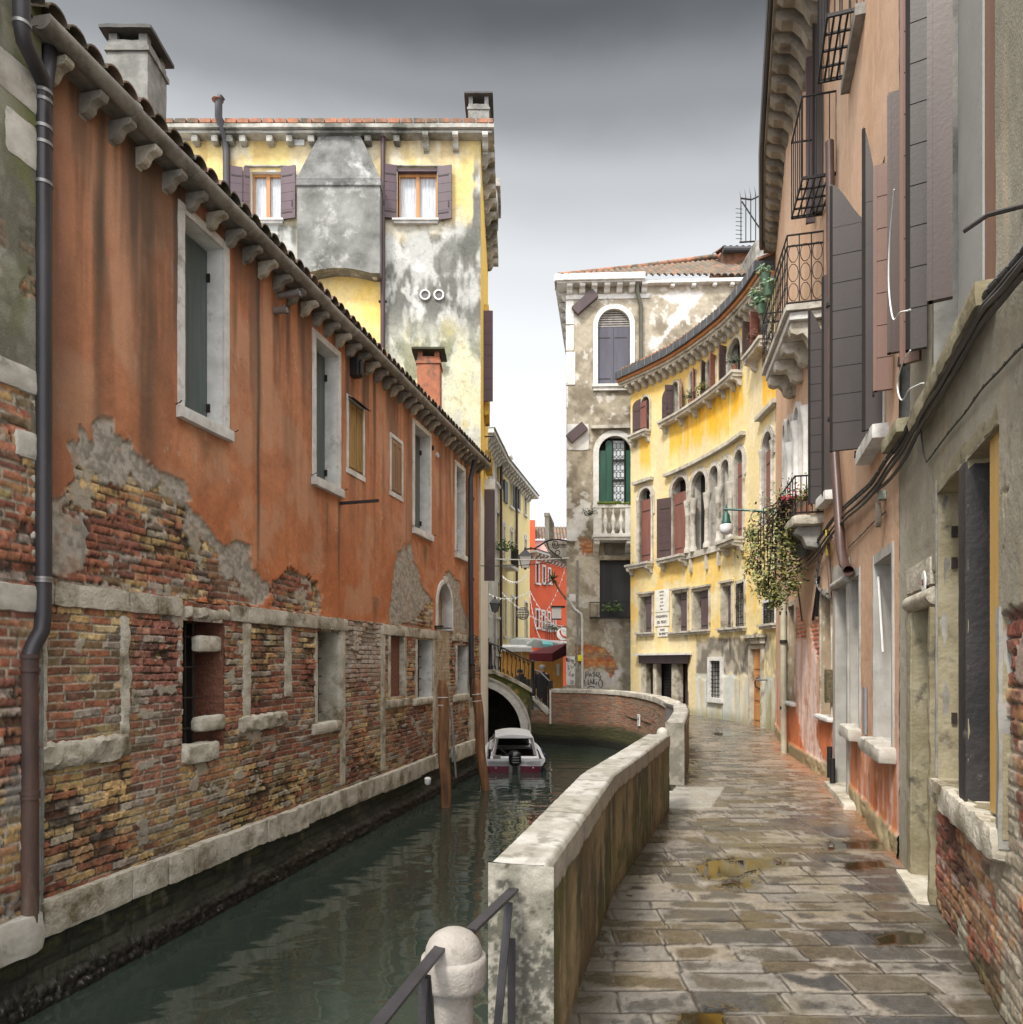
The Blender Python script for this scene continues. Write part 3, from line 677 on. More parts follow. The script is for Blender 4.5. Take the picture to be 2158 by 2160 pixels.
# corbels and stone gutter
def corbel_poly(d=.30, h=.26): return [(0, 0), (d*.98, 0), (d, -h*.10), (d*1.0, -h*.28), (d*.90, -h*.40), (d*.74, -h*.42), (d*.60, -h*.48), (d*.50, -h*.60), (d*.44, -h*.78), (d*.33, -h*.93), (d*.18, -h), (d*.06, -h*.98), (0, -h*1.12)]
Zg = 6.46; s = L.s_at(70)+.12; i = 0
while s < sL1-.15:
    fn = (lambda s0: lambda a, b, c: L.at(s0+b, a, Zg-.02+c))(s); w = .042+random.uniform(-.004, .004)
    m = MB().prism(fn, [(a*random.uniform(.95, 1.03), c) for a, c in corbel_poly(.235, .17)], -w, w).build('corbel', gutterm if i % 3 else stone_y, house, bevel=.008)
    s += random.uniform(.315, .365) if s < 15.2 else .3; i += 1
mb = MB(); s = sL0-.1; i = 0
while s < sL1:
    e = min(s+random.uniform(.82, .98), sL1+.02); jo = random.uniform(-.008, .008); jz = random.uniform(-.01, .006)
    prof = []
    for k in range(13): t = math.pi*(1+k/12); prof.append((.225+jo+.082*math.cos(t), Zg+.060+jz+.075*math.sin(t)))
    prof += [(.30+jo, Zg+.09), (.06, Zg+.11), (.0, Zg+.02), (.15, Zg-.02)]
    fn = (lambda q: lambda a, b, c: L.at(b, a, c))(0)
    mb.prism(fn, prof[0:14]+[(.15, Zg+.1)], s+.006, e-.006)
    mb.tube([L.at(e-.035, .225+jo, Zg+.057+jz), L.at(e+.01, .225+jo, Zg+.057+jz)], .083, 16)
    mb.box(L.at, s, e, -.2, .2, Zg+.02, Zg+.075)
    s = e; i += 1
mb.build('gutter', gutterm, house, smooth=40)
# roof of curved tiles
sl_ = math.tan(R_(20)); mb = MB(); s = sL0-.2
while s < sL1+.05:
    j = random.uniform(-.01, .01)
    for k in range(4):
        o0 = .285+j-k*.36; o1 = o0-.42; q = []
        for t in (0, 1):
            o_ = (o0, o1)[t]; rr = (.092, .072)[t]; z0 = Zg+.120+(.285-o_)*sl_+(.0 if t else .022)
            q.append([L.at(s+rr*math.cos(w), o_, z0+rr*.95*math.sin(w)) for w in np.linspace(0, math.pi, 8)])
        b = len(mb.v); mb.v += [tuple(v) for v in q[0]+q[1]]+[tuple(v-Vector((0, 0, .016))) for v in q[0]]
        for w in range(7): mb.f += [(b+w, b+w+1, b+9+w, b+8+w), (b+16+w, b+17+w, b+w+1, b+w)]
    s += random.uniform(.185, .2)
mb.box(L.at, sL0-.2, sL1+.05, -5.5, .12, Zg+.09+.0, Zg+.10)
mb.add([L.at(sL0-.2, .14, Zg+.11), L.at(sL1+.05, .14, Zg+.11), L.at(sL1+.05, -5.5, Zg+.11+5.64*sl_), L.at(sL0-.2, -5.5, Zg+.11+5.64*sl_)], [(0, 1, 2, 3)])
mb.build('roof', tile_d, house, smooth=50, recalc=False)
# body behind the facade
MB().box(L.at, sL0+.02, sL1-.02, -5.5, -.6, WATER-.4, Zg+.08).build('rear_wall', plast_b, house)
# wall fittings
mb = MB(); a = L.px(210*k2*0+577, 622+0); 
def stub(x, y, ln, r, m, name):
    s_, z_ = L.px(x, y); q = MB(); q.tube([L.at(s_, -.05, z_), L.at(s_, ln, z_)], r, 12, caps=False); q.tube([L.at(s_, -.05, z_), L.at(s_, ln-.004, z_)], r*.82, 12)
    q.tube([L.at(s_, ln-.03, z_), L.at(s_, ln, z_)], r*1.25, 12, caps=False)
    return q.build(name, m, house, smooth=40)
galv = mat('galvanised_metal', (.30, .29, .28), (.2, .19, .19), 6, .4, .1, metal=.6)
stub(588, 624, .30, .042, galv, 'vent_pipe'); stub(580, 656, .17, .045, galv, 'vent_pipe')
stub(912, 945, .02, .04, dark, 'wall_vent'); stub(920, 960, .05, .045, white_p, 'wall_vent')
s_, z_ = L.px(742, 777); q = MB(); q.box(L.at, s_-.08, s_+.08, 0, .14, z_-.14, z_+.14); q.box(L.at, s_-.03, s_+.07, .14, .17, z_-.12, z_+.10); q.build('floodlight', ironb, house, bevel=.008)
s_, z_ = L.px(717, 1062); mb = MB(); mb.box(lambda a, b, c: L.at(s_+b, a, z_+c+a*.02), 0, .62, -.012, .012, -.022, .022); mb.build('iron_rail', iron, house)
s_, z_ = L.px(918, 1325); q = MB(); q.box(lambda a, b, c: L.at(s_+b+a*.3, a, z_+c), 0, .32, -.03, .03, -.012, .012); q.box(lambda a, b, c: L.at(s_+b-a*.3, a, z_+c+.03), 0, .2, -.05, .02, -.012, .02); q.build('iron_bracket', ironb, house)
# cables along the eaves
mb = MB()
for k, (x, y) in enumerate([(812, 905), (905, 990)]):
    s_, z_ = L.px(x, y)
# chimneys on the orange roof
def chimney(name, label, x0, x1, yt, yb, d, m, capm, cap_over, hcap, dep=None, par=None, tap=0):
    """square stack seen from below with a slab cap on little piers"""
    X0 = (x0-CX)/F_*d; X1 = (x1-CX)/F_*d; zt = H-(yt-HY)/F_*d; zb = H-(yb-HY)/F_*d; w = X1-X0; dep = dep or w
    if par is None: t = thing(name, label, 'chimney', ((X0+X1)/2, d, zb))
    f = WF; mb = MB(); q = par
    st = MB(); st.rbox(f, X0, X1, d, d+dep, zb, zt-hcap, .12, .008, x0, .012); st.rbox(f, X0-.025, X1+.025, d-.025, d+dep+.025, zt-hcap-.16, zt-hcap-.09, .15, .004, x0+1, .008)
    o = st.build('stack' if par is None else 'chimney', m, par or t, smooth=30)
    par2 = t if par is None else o
    pr = MB()
    for (u, v) in ((0, 0), (1, 0), (0, 1), (1, 1)): pr.box(f, X0+.02+u*(w-.14), X0+.12+u*(w-.14), d+.02+v*(dep-.14), d+.12+v*(dep-.14), zt-hcap, zt-.05)
    pr.box(f, X0+.13, X1-.13, d+.1, d+dep-.1, zt-hcap-.01, zt-hcap+.02)
    pr.parts('cap_pier', m, par2)
    MB().rbox(f, X0-cap_over, X1+cap_over, d-cap_over, d+dep+cap_over, zt-.055, zt, .15, .006, x0+2, .01).build('cap', capm, par2, smooth=30)
    return par2
stk = mat('lichen_render', (.27, .265, .245), (.14, .14, .125), 5, .85, .5, 35, dirt=(.09, .09, .08), dirt_s=2.5, dirt_t=.55)
capm = mat('slate_cap', (.07, .065, .06), (.04, .04, .035), 5, .7, .3)
stk_o = mat('orange_render', (.42, .16, .08), (.30, .11, .06), 6, .85, .5, 35, dirt=(.13, .08, .06), dirt_s=4, dirt_t=.56)
capg = mat('mossy_cap', (.06, .065, .03), (.035, .035, .025), 5, .8, .4)
chimney('chimney', '', 224, 312, 58, 300, 8.9, stk, capm, .07, .13, par=house)
chimney('chimney', 'orange chimney', 879, 928, 735, 990, 15.6, stk_o, capg, .11, .16, par=house)
# ================================================================ neighbouring wall at the left edge
nb = thing('old_house', 'patched and peeling house wall at the left edge, with green algae and bare bricks', 'house', tuple(L.at(L.s_at(20), 0, WATER)))
s56 = L.s_at(60)
def fn_nb(S, Z):
    c, h = brick_field(S, Z, 5)
    n = fbm(S*5, Z*4, 4, 70); pl = mixc(C(.25, .24, .185), C(.13, .125, .09), ss(.35, .65, n))
    ed = ss(.42, .0, s56-S); pl = mixc(pl, C(.13, .14, .045), ed*ss(.4, .6, fbm(S*3, Z*2, 4, 71))*ss(2.8, 4.0, Z))
    m = ss(3.55, 3.75, Z+.5*(fbm(S*4, Z*3, 4, 72)-.5)+ed*.35)
    m = m*(1-ss(.56, .62, fbm(S*3+2, Z*2, 4, 74))*ss(5.2, 4.0, Z))
    c = mixc(c, pl, m); h = h*(1-m)+m*(.02+.006*n)
    m2 = ss(.55, .6, fbm(S*3, Z*3, 4, 73))*ss(1.2, .6, Z); c = mixc(c, C(.2, .195, .18), m2*.8)
    c = mixc(c, c*.5, ss(.4, -.2, Z)*.5)
    return c, h, .85+0*S
wallsheet('wall', L, L.s_at(20)-4, s56, Zled-.3, 8.6, .016, fn_nb, nb, vstone, px=2, mx=.04, base=.10)
mb = MB(); mb.box(L.at, s56-.001, s56+.02, -.4, .095, Zled-.1, 8.6); mb.box(L.at, L.s_at(20)-4, s56-.02, -4, -.2, WATER-.3, 8.6); mb.build('side_wall', stone_g, nb)
mb = MB()
for i, (y0, y1, w) in enumerate([(140, 225, .5), (250, 345, .32), (770, 826, .45), (905, 965, .22), (1232, 1292, .7)]):
    zt = L.px(45, y0, .1)[1]; zb = L.px(45, y1, .1)[1]; mb.rbox(L.at, s56-w, s56+.005, .05, .135, zb, zt, .05, .010, i+11, .015)
mb.rbox(L.at, s56-4, s56-.02, .05, .19, Zled-.33, Zled-.02, .08, .015, 31, .02)
mb.parts('quoin_stone', stone, nb, smooth=35)
mb = MB()
for k in range(22): z = 2.45+k*.095*1.5; mb.rbox(L.at, s56-.07, s56+.008, .05, .115, z, z+.06+.03*random.random(), .03, .008, k, .012) if z < 4 else None
mb.build('edge_brick', stone_y, nb, smooth=35)
# downpipe between the houses
dp = thing('downpipe', 'thick dark downpipe with a swan neck running down beside the orange stucco wall', 'drainpipe', tuple(L.at(L.s_at(92), .1, 2)))
sp = L.s_at(92); r = .058
def at_px(x, y, o, P=L): s_, z_ = P.px(x, y, o); return P.at(s_, o, z_)
o_ = .14; pts = [at_px(44, -40, .3), at_px(46, 55, .3), at_px(52, 90, .28), at_px(72, 130, .22), at_px(88, 165, .17), at_px(92, 190, o_), at_px(92, 500, o_), at_px(92, 1220, o_), at_px(91, 1300, o_), at_px(88, 1330, o_), at_px(70, 1362, .13), at_px(62, 1385, .13)]
MB().tube(pts, r, 16).build('pipe', pipem, dp, smooth=50)
MB().tube([at_px(105, 80, .1), at_px(104, 130, .12), at_px(98, 175, .13), at_px(94, 215, o_)], .05, 14).build('branch', pipem, dp, smooth=50)
mb = MB()
for y in (50, 193, 212, 268, 302, 385, 1217, 1222): mb.tube([at_px(92 if y > 100 else 46, y, o_ if y > 100 else .3), at_px(92 if y > 100 else 46, y+7, o_ if y > 100 else .3)], r+.006, 16)
for y in (385, 1219): c_ = at_px(92, y, o_); mb.tube([c_, c_+Vector((-.16, .02, 0))], .01, 6)
mb.parts('clamp', galv, dp, smooth=50)
pts = [at_px(62, y, .12) for y in (1380, 1450, 1600, 1750, 1880, 1960)]
MB().tube(pts, [.066, .06, .062, .064, .064, .064], 14).build('lower_pipe', pipe_r, dp, smooth=50)
mb = MB()
for y in (1380, 1408, 1668, 1676): mb.tube([at_px(62, y, .12), at_px(62, y+9, .12)], .073, 14)
mb.parts('collar', pipe_r, dp, smooth=50)
mb = MB(); mb.rbox(L.at, L.s_at(72), L.s_at(84), -.05, .06, Zled-.25, L.px(78, 1400)[1], .05, .012, 4, .015); mb.build('cement_fillet', mat('cement', (.27, .265, .25), (.18, .175, .165), 8, .85, .5, 60), nb, smooth=40)
# far downpipe at the end of the orange wall
dq = thing('downpipe', 'slim blackened downpipe at the far end of the orange wall above a mooring post', 'drainpipe', tuple(L.at(L.s_at(1000), .1, 2)))
MB().tube([at_px(1003, 962, .22), at_px(999, 985, .14), at_px(993, 1010, .1), at_px(993, 1200, .1), at_px(995, 1400, .1)], .062, 12).build('pipe', pipem, dq, smooth=50)
MB().tube([at_px(996, 1400, .1), at_px(998, 1470, .1)], .07, 12).build('lower_pipe', pipe_r, dq, smooth=50)
mb = MB()
for y in (1050, 1220, 1392, 1400): mb.tube([at_px(994 if y < 1300 else 996, y, .1), at_px(994 if y < 1300 else 996, y+5, .1)], .074, 12)
mb.parts('clamp', iron, dq)
# ================================================================ water
def water_mat():
    m, t, b = new_mat('canal_water')
    b.inputs['Roughness'].default_value = .02; b.inputs['IOR'].default_value = 1.5; b.inputs['Specular IOR Level'].default_value = 1.0
    g = t.nodes.new('ShaderNodeNewGeometry'); mp = t.nodes.new('ShaderNodeMapping'); mp.inputs['Scale'].default_value = (1.0, 1.9, 1); mp.inputs['Rotation'].default_value = (0, 0, R_(-12))
    link(t, g.outputs['Position'], mp.inputs[0])
    n = t.nodes.new('ShaderNodeTexNoise'); n.inputs['Scale'].default_value = 1.5; n.inputs['Detail'].default_value = 1.5; n.inputs['Roughness'].default_value = .3; n.inputs['Distortion'].default_value = .6; link(t, mp.outputs[0], n.inputs['Vector'])
    n2 = t.nodes.new('ShaderNodeTexNoise'); n2.inputs['Scale'].default_value = 7; n2.inputs['Detail'].default_value = 2; link(t, mp.outputs[0], n2.inputs['Vector'])
    ad = t.nodes.new('ShaderNodeMath'); ad.operation = 'MULTIPLY_ADD'; link(t, n2.outputs[0], ad.inputs[0]); ad.inputs[1].default_value = .05; link(t, n.outputs[0], ad.inputs[2])
    bp = t.nodes.new('ShaderNodeBump'); bp.inputs['Strength'].default_value = 1; bp.inputs['Distance'].default_value = .016; link(t, ad.outputs[0], bp.inputs['Height']); link(t, bp.outputs[0], b.inputs['Normal'])
    # suspended silt: greener in patches
    n3 = t.nodes.new('ShaderNodeTexNoise'); n3.inputs['Scale'].default_value = .5; link(t, g.outputs['Position'], n3.inputs['Vector'])
    r = t.nodes.new('ShaderNodeValToRGB'); r.color_ramp.elements[0].color = (.020, .030, .023, 1); r.color_ramp.elements[1].color = (.036, .048, .036, 1); link(t, n3.outputs[0], r.inputs[0]); link(t, r.outputs[0], b.inputs['Base Color'])
    return m
MB().add([(-12, -3, WATER), (6, -3, WATER), (6, 60, WATER), (-12, 60, WATER)], [(0, 1, 2, 3)]).build('canal_water', water_mat(), kind='structure')
# ================================================================ paving
PAR = [(-.02, 2.2), (.147, 2.93), (.325, 3.62), (.73, 5.25), (1.24, 6.7), (1.75, 8.15)]      # top right-hand edge of the parapet
def line_x(pts, Y):
    P = np.array(pts); return np.interp(Y, P[:, 1], P[:, 0])
R = Path([(1.3, .93), (2.22, 3.34), (2.84, 4.97), (3.16, 5.91), (4.05, 8.82), (4.36, 9.95), (5.05, 13.5), (6.22, 17.3)], -1)
_ly = [(3, .003), (5, .012), (7, .03), (10, .06), (13, .045), (17.3, .03)]
_ls = [(R.c[0] if False else 0, 0)]
def lean_R(u):
    p, _ = Path.pos(R, u); return np.interp(p[..., 1], [a for a, b in _ly], [b for a, b in _ly])
# walls stand plumb
Yp = Path([(4.15, 25.6), (4.8, 24.4), (5.3, 23.3), (5.65, 22.2), (5.9, 21.2), (6.1, 20.2), (6.2, 19.2), (6.24, 18.3), (6.22, 17.3)], 1)   # curved yellow facade, left to right
Yp.side = 1
LEFT = PAR+[(1.78, 8.3), (2.30, 9.6), (2.42, 10.0), (2.97, 12.3), (3.30, 14.0), (3.5, 16.5), (3.86, 19), (3.78, 20.7), (3.5, 22.8), (2.6, 24.1), (1.4, 24.9)]
RIGHT = [tuple(p) for p in R.P]+[(6.24, 18.3), (6.2, 19.2), (6.1, 20.2), (5.9, 21.2), (5.65, 22.2), (5.3, 23.3), (4.8, 24.4), (4.15, 25.6)]
pud = []
def gp(x, y): p = G(x, y); return (p.x, p.y)
puds = [[gp(*q) for q in pp] for pp in ([(1465, 1822), (1500, 1812), (1560, 1809), (1655, 1812), (1660, 1824), (1600, 1834), (1560, 1850), (1490, 1856), (1475, 1838)],
        [(1835, 1972), (1900, 1962), (1960, 1968), (1940, 1990), (1850, 1996)], [(1430, 2132), (1530, 2130), (1535, 2175), (1425, 2175)], [(1520, 1860), (1590, 1858), (1590, 1872), (1515, 1872)],
        [(1740, 1776), (1850, 1772), (1850, 1790), (1740, 1792)], [(1505, 1545), (1560, 1543), (1560, 1550), (1500, 1553)], [(1780, 1818), (1860, 1814), (1870, 1830), (1790, 1836)])]
def fn_pave(X, Y):
    yw = Y+.025*X+.012*(fbm(X*1.2, Y*1.2, 3, 100)-.5)
    # uneven course depths
    dep = .205; row = np.floor(yw/dep); jr = (_h(row, row*0, 101)-.5)*.07; jr1 = (_h(row+1, row*0, 101)-.5)*.07
    f = yw/dep-row; sh = f*dep < jr; row = np.where(f*dep < jr, row-1, np.where(f*dep > dep+jr1, row+1, row))
    jr = (_h(row, row*0, 101)-.5)*.07; jr1 = (_h(row+1, row*0, 101)-.5)*.07
    y0 = row*dep+jr; y1 = (row+1)*dep+jr1; dy = np.minimum(yw-y0, y1-yw)
    wid = .40+.16*(_h(row, row*0, 102)-.5)
    u = (X+.18*(yw-y0)*(_h(row, row*0, 103)-.35))/wid+_h(row, row*0, 104)*7; k = np.floor(u); fu = u-k
    a = (_h(k, row, 105)-.5)*.5; b = (_h(k+1, row, 105)-.5)*.5
    k = np.where(fu < a, k-1, np.where(fu > 1+b, k+1, k)); a = (_h(k, row, 105)-.5)*.5; b = (_h(k+1, row, 105)-.5)*.5; fu = u-k
    dx = np.minimum(fu-a, 1+b-fu)*wid
    lump = .012*(fbm(X*9, Y*9, 4, 106)-.5)+.010*(fbm(X*30, Y*30, 3, 107)-.5)
    cr = .018; d = np.where((dx < .022) & (dy < .022), .022-np.sqrt((.022-np.minimum(dx, .022))**2+(.022-np.minimum(dy, .022))**2), np.minimum(dx, dy))+lump*.55
    r1 = _h(k, row, 110); r2 = _h(k, row, 111); r3 = _h(k, row, 112)
    n = fbm(X*4, Y*4, 5, 113); n2 = fbm(X*26, Y*26, 4, 114); n3 = fbm(X*.7, Y*.7, 4, 115)
    dry = pal(r1, [(.205, .175, .135), (.18, .158, .13), (.23, .198, .158), (.20, .168, .125), (.165, .148, .125)])
    wet = pal(r2, [(.078, .069, .058), (.062, .058, .053), (.092, .077, .056), (.052, .051, .050), (.080, .064, .044)])
    core = ss(.0, .10, d)      # slab hearts hold the wet, edges dry first
    w = ss(.50, .60, n*.75+.30*r3+.14*core-.02+.22*(n3-.5)+.10*(n2-.5))
    c = mixc(dry, wet, w); n7 = fbm(X*80, Y*80, 3, 127); c = c*(.66+.68*n2)[:, None]*(.7+.6*n7)[:, None]
    c = mixc(c, C(.13, .10, .04), ss(.62, .75, fbm(X*1.4+9, Y*1.4, 4, 116))*.35)
    # pale lime edges, then dark joints
    edge = ss(.024, .010, d)*(1-ss(.010, .004, d)); c = mixc(c, C(.255, .225, .185), edge*ss(.35, .55, fbm(X*3, Y*3, 3, 117))*.7)
    jt = ss(.011, .0035, d); c = mixc(c, C(.028, .022, .015), jt*ss(.25, .4, fbm(X*5, Y*5, 3, 118)))
    h = -.007*ss(.006, .0, d)+.004*(n2-.5)+.006*(r3-.5)+.010*(n3-.5)+.003*(n-.5)
    # cracks
    ck = np.abs(fbm(X*2.6, Y*2.6, 4, 119)-.5); cm = ss(.007, .0, ck)*ss(.48, .6, fbm(X*.9, Y*.9, 3, 120)); c = mixc(c, C(.05, .042, .03), cm*.9); h = h-.006*cm
    rough = .56-.36*w+.12*(n2-.5)+.2*edge
    # brick dust washed from the red wall
    xr = line_x(RIGHT[:9], Y); dd = xr-X; wd = np.interp(Y, [5, 6.5, 9, 12, 15, 17], [.04, .12, .30, .38, .30, .1])
    m = .8*ss(.95, .15, dd/wd+1.3*(fbm(X*3, Y*3, 5, 121)-.5))*ss(5.2, 6.2, Y)*ss(18, 16, Y)
    c = mixc(c, mixc(C(.36, .11, .035), C(.22, .085, .035), n2), m*.85)
    c = mixc(c, C(.36, .20, .11), ss(3.2, .4, dd/wd+.8*(n-.5))*.3*ss(5, 7, Y))
    # darker paving along both walls
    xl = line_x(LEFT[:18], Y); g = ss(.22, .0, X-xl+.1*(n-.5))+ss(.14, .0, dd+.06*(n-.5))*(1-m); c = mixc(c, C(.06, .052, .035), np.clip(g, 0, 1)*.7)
    # threshold at the water steps
    th = ss(8.2, 8.3, Y)*ss(9.75, 9.6, Y)*ss(.5, .46, X-xl+.03*(n-.5)); c = mixc(c, C(.30, .285, .25), th*.9)
    for P in puds:
        s_ = sdf(X, Y, P)+.05*(fbm(X*6, Y*6, 3, 122)-.5); p = ss(.01, -.015, s_); h = h*(1-p)+p*(-.004); rough = rough*(1-p)+p*.02
        c = mixc(c, C(.022, .016, .007), p); halo = ss(.10, .0, s_)*(1-p); c = mixc(c, c*.5, halo*.8); rough = rough-.25*halo
    return c, h, np.clip(rough, .02, .9)
def pave_mat():
    m, t, b = new_mat('wet_trachyte')
    a = t.nodes.new('ShaderNodeAttribute'); a.attribute_name = 'Col'; g = t.nodes.new('ShaderNodeNewGeometry')
    n = t.nodes.new('ShaderNodeTexNoise'); n.inputs['Scale'].default_value = 120; n.inputs['Detail'].default_value = 5; link(t, g.outputs['Position'], n.inputs['Vector'])
    mr = t.nodes.new('ShaderNodeMapRange'); mr.inputs[1].default_value = .3; mr.inputs[2].default_value = .7; mr.inputs[3].default_value = .82; mr.inputs[4].default_value = 1.18; link(t, n.outputs[0], mr.inputs[0])
    mx = t.nodes.new('ShaderNodeVectorMath'); mx.operation = 'SCALE'; link(t, a.outputs['Color'], mx.inputs[0]); link(t, mr.outputs[0], mx.inputs['Scale']); link(t, mx.outputs[0], b.inputs['Base Color'])
    link(t, a.outputs['Alpha'], b.inputs['Roughness'])
    ms = t.nodes.new('ShaderNodeMapRange'); ms.inputs[1].default_value = .05; ms.inputs[2].default_value = .45; ms.inputs[3].default_value = 0; ms.inputs[4].default_value = .55; link(t, a.outputs['Alpha'], ms.inputs[0])
    bp = t.nodes.new('ShaderNodeBump'); bp.inputs['Distance'].default_value = .004; link(t, n.outputs[0], bp.inputs['Height']); link(t, ms.outputs[0], bp.inputs['Strength']); link(t, bp.outputs[0], b.inputs['Normal'])
    b.inputs['Specular IOR Level'].default_value = .6
    return m
yy = [2.3]
while yy[-1] < 27.5: yy.append(yy[-1]+max(.008, min(.05, yy[-1]**2*.00115)))
Vy = np.array(yy); Ux = np.arange(-.5, 6.6, .0125)
def keep_p(A, B): return (A > line_x(LEFT, B)-.16) & (A < line_x(RIGHT, B)+.5) & ((B < 25.8) | (A > 1))
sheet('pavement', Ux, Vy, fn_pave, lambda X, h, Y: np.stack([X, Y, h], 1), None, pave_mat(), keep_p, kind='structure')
# quay and land under everything
qm = mat('quay_fill', (.12, .105, .085), (.07, .06, .05), 2, .9, .4)
gr = MB()
gr.add([(-60, 60, -.35), (70, 60, -.35), (70, 200, -.35), (-60, 200, -.35)], [(0, 1, 2, 3)])
gr.add([(0, -20, -.05), (40, -20, -.05), (40, 2.25, -.05), (0, 2.25, -.05)], [(0, 1, 2, 3)])
q = [Vector((x, y, -.06)) for x, y in LEFT]+[Vector((1.2, 27, -.06)), Vector((1.2, 60, -.06)), Vector((40, 60, -.06)), Vector((40, 2.2, -.06))]
gr.add([v-Vector((.1, 0, 0)) if i < len(LEFT) else v for i, v in enumerate(q)], [tuple(range(len(q)))])
gr.build('ground', qm, kind='structure')
# ================================================================ parapets
PP = Path(PAR[1:], -1)            # outward (street side is to the right of travel => +1)
PP.side = 1
par = thing('parapet', 'long low canal-side wall of pale stone with a mossy street face, nearest the camera', 'wall', (PAR[1][0], PAR[1][1], 0))
def fn_par(S, Z):
    n = fbm(S*3, Z*.7, 5, 130); n2 = .6*fbm(S*12, Z*1.6, 4, 131)+.4*fbm(S*5, Z*5, 5, 136); n3 = fbm(S*18, Z*18, 4, 132); n4 = fbm(S*1.1, Z*1.1, 4, 133)
    c = mixc(C(.31, .235, .125), C(.14, .10, .05), ss(.35, .65, n))
    c = mixc(c, C(.075, .085, .016), ss(.43, .60, n2*.5+n4*.5)*.9)
    c = mixc(c, C(.030, .026, .014), ss(.46, .66, n2)*ss(.32, .55, fbm(S*.8+4, Z*.5, 3, 134))*.9)
    c = mixc(c, C(.44, .36, .23), ss(.66, .78, fbm(S*16, Z*2.2, 4, 135))*.5)
    c = mixc(c, C(.14, .075, .035), ss(.14, .0, Z+.1*(n-.5))*.35)
    c = mixc(c, C(.42, .385, .33), ss(.705, .735, Z+.05*(n3-.5))*.75)
    lip = ss(.006, .0, np.abs(Z-.705+.01*(n4-.5))); c = mixc(c, C(.06, .05, .03), lip*.8)
    js = np.min(np.abs(S[:, None]-np.array([1.05, 2.15, 2.95, 3.9, 4.85])[None]), 1); c = mixc(c, C(.04, .035, .02), ss(.008, .002, js)*.8)
    c = c*(.75+.5*n3)[:, None]
    h = .012*(n3-.5)+.014*(n4-.5)+.012*ss(.69, .71, Z)-.006*lip-.006*ss(.008, .002, js)
    return c, h, .8-.2*ss(.4, .6, n2)
vmoss = vmat('mossy_stone', .5, 70, .006, .2)
wallsheet('street_face', PP, 0, PP.len, 0, .83, .011, fn_par, par, vmoss, px=1.6, mx=.03)
def fn_top(S, T):
    n = fbm(S*5, T*5, 5, 140); n2 = fbm(S*26, T*26, 4, 141)
    c = mixc(C(.40, .38, .345), C(.27, .25, .21), ss(.35, .68, n)); c = c*(.7+.6*n2)[:, None]
    c = mixc(c, C(.13, .12, .09), ss(.66, .76, fbm(S*9, T*9, 4, 142))*.7)
    js = np.min(np.abs(S[:, None]-np.array([1.05, 2.15, 2.95, 3.9, 4.85])[None]), 1); j = ss(.011, .003, js+.008*(n2-.5)); c = mixc(c, C(.075, .065, .045), j*.95)
    e = np.minimum(T, .25-T); c = mixc(c, C(.30, .26, .20), ss(.02, .0, e+.02*(n2-.5))*.6)
    # old cramp holes
    for s_, t_ in ((.22, .13), (.52, .13), (.95, .12), (1.65, .13), (2.35, .14), (3.3, .12), (4.2, .13), (.08, .08)):
        q = np.maximum(np.abs(S-s_)/.055, np.abs(T-t_)/.022)+.35*(n2-.5); m = ss(1.05, .9, q)*(.55 if s_ > .1 else .35); c = mixc(c, C(.17, .155, .14), m)
    h = .006*(n2-.5)+.006*(n-.5)-.006*j-.030*ss(.024, .0, e)**2
    return c, h, .62+.2*(n-.5)
Us = samples_path(PP, 0, PP.len, 1.5, .02)
def map_top(S, h, T):
    p, n = PP.pos(S); q = p-n*T[:, None]; return np.stack([q[:, 0], q[:, 1], .835+h+0*S], 1)
sheet('coping', Us, np.linspace(0, .25, 26), fn_top, map_top, par, vmat('worn_coping', .35, 80, .004, .12))
def fn_end(X, Z):
    n = fbm(X*9, Z*9, 5, 150); n2 = fbm(X*40, Z*40, 4, 151)
    c = mixc(C(.29, .27, .225), C(.17, .158, .125), ss(.35, .65, n))
    lich = ss(.44, .58, fbm(X*60, Z*60, 4, 152)*.5+fbm(X*12, Z*7, 4, 153)*.5); c = mixc(c, C(.045, .045, .035), lich*ss(.80, .66, Z)*.8)
    c = mixc(c, C(.05, .045, .035), ss(.50, .58, fbm(X*24, Z*24, 4, 154))*ss(.05, .02, np.abs(X-.07))*ss(.60, .66, Z)*.9)
    c = mixc(c, C(.12, .12, .04), ss(.5, .7, fbm(X*5, Z*3, 4, 155))*ss(.7, .3, Z)*.6)
    return c*(.8+.4*n2)[:, None], .006*(n2-.5)+.010*(n-.5), .8+0*X
# near end face of the parapet
pe, ne = PP.pos(0.0); ex0 = PAR[1][0]-.245*ne[0]*1; 
def map_end(X, h, Z): 
    return np.stack([pe[0]-ne[0]*(.25-X)+0*h, pe[1]-ne[1]*(.25-X)-h-.002, Z], 1)
sheet('end_face', np.linspace(0, .272, 40), np.arange(-1.2, .835, .008), fn_end, map_end, par, vmat('lichen_stone', .5, 90, .004, .2))
mb = MB(); mb.box(PP.at, 0.003, PP.len, -.25, -.02, -1.4, .80, 24); mb.build('core', mat('mossy_quay', (.10, .095, .05), (.04, .042, .02), 3, .85, .6, 20), par)
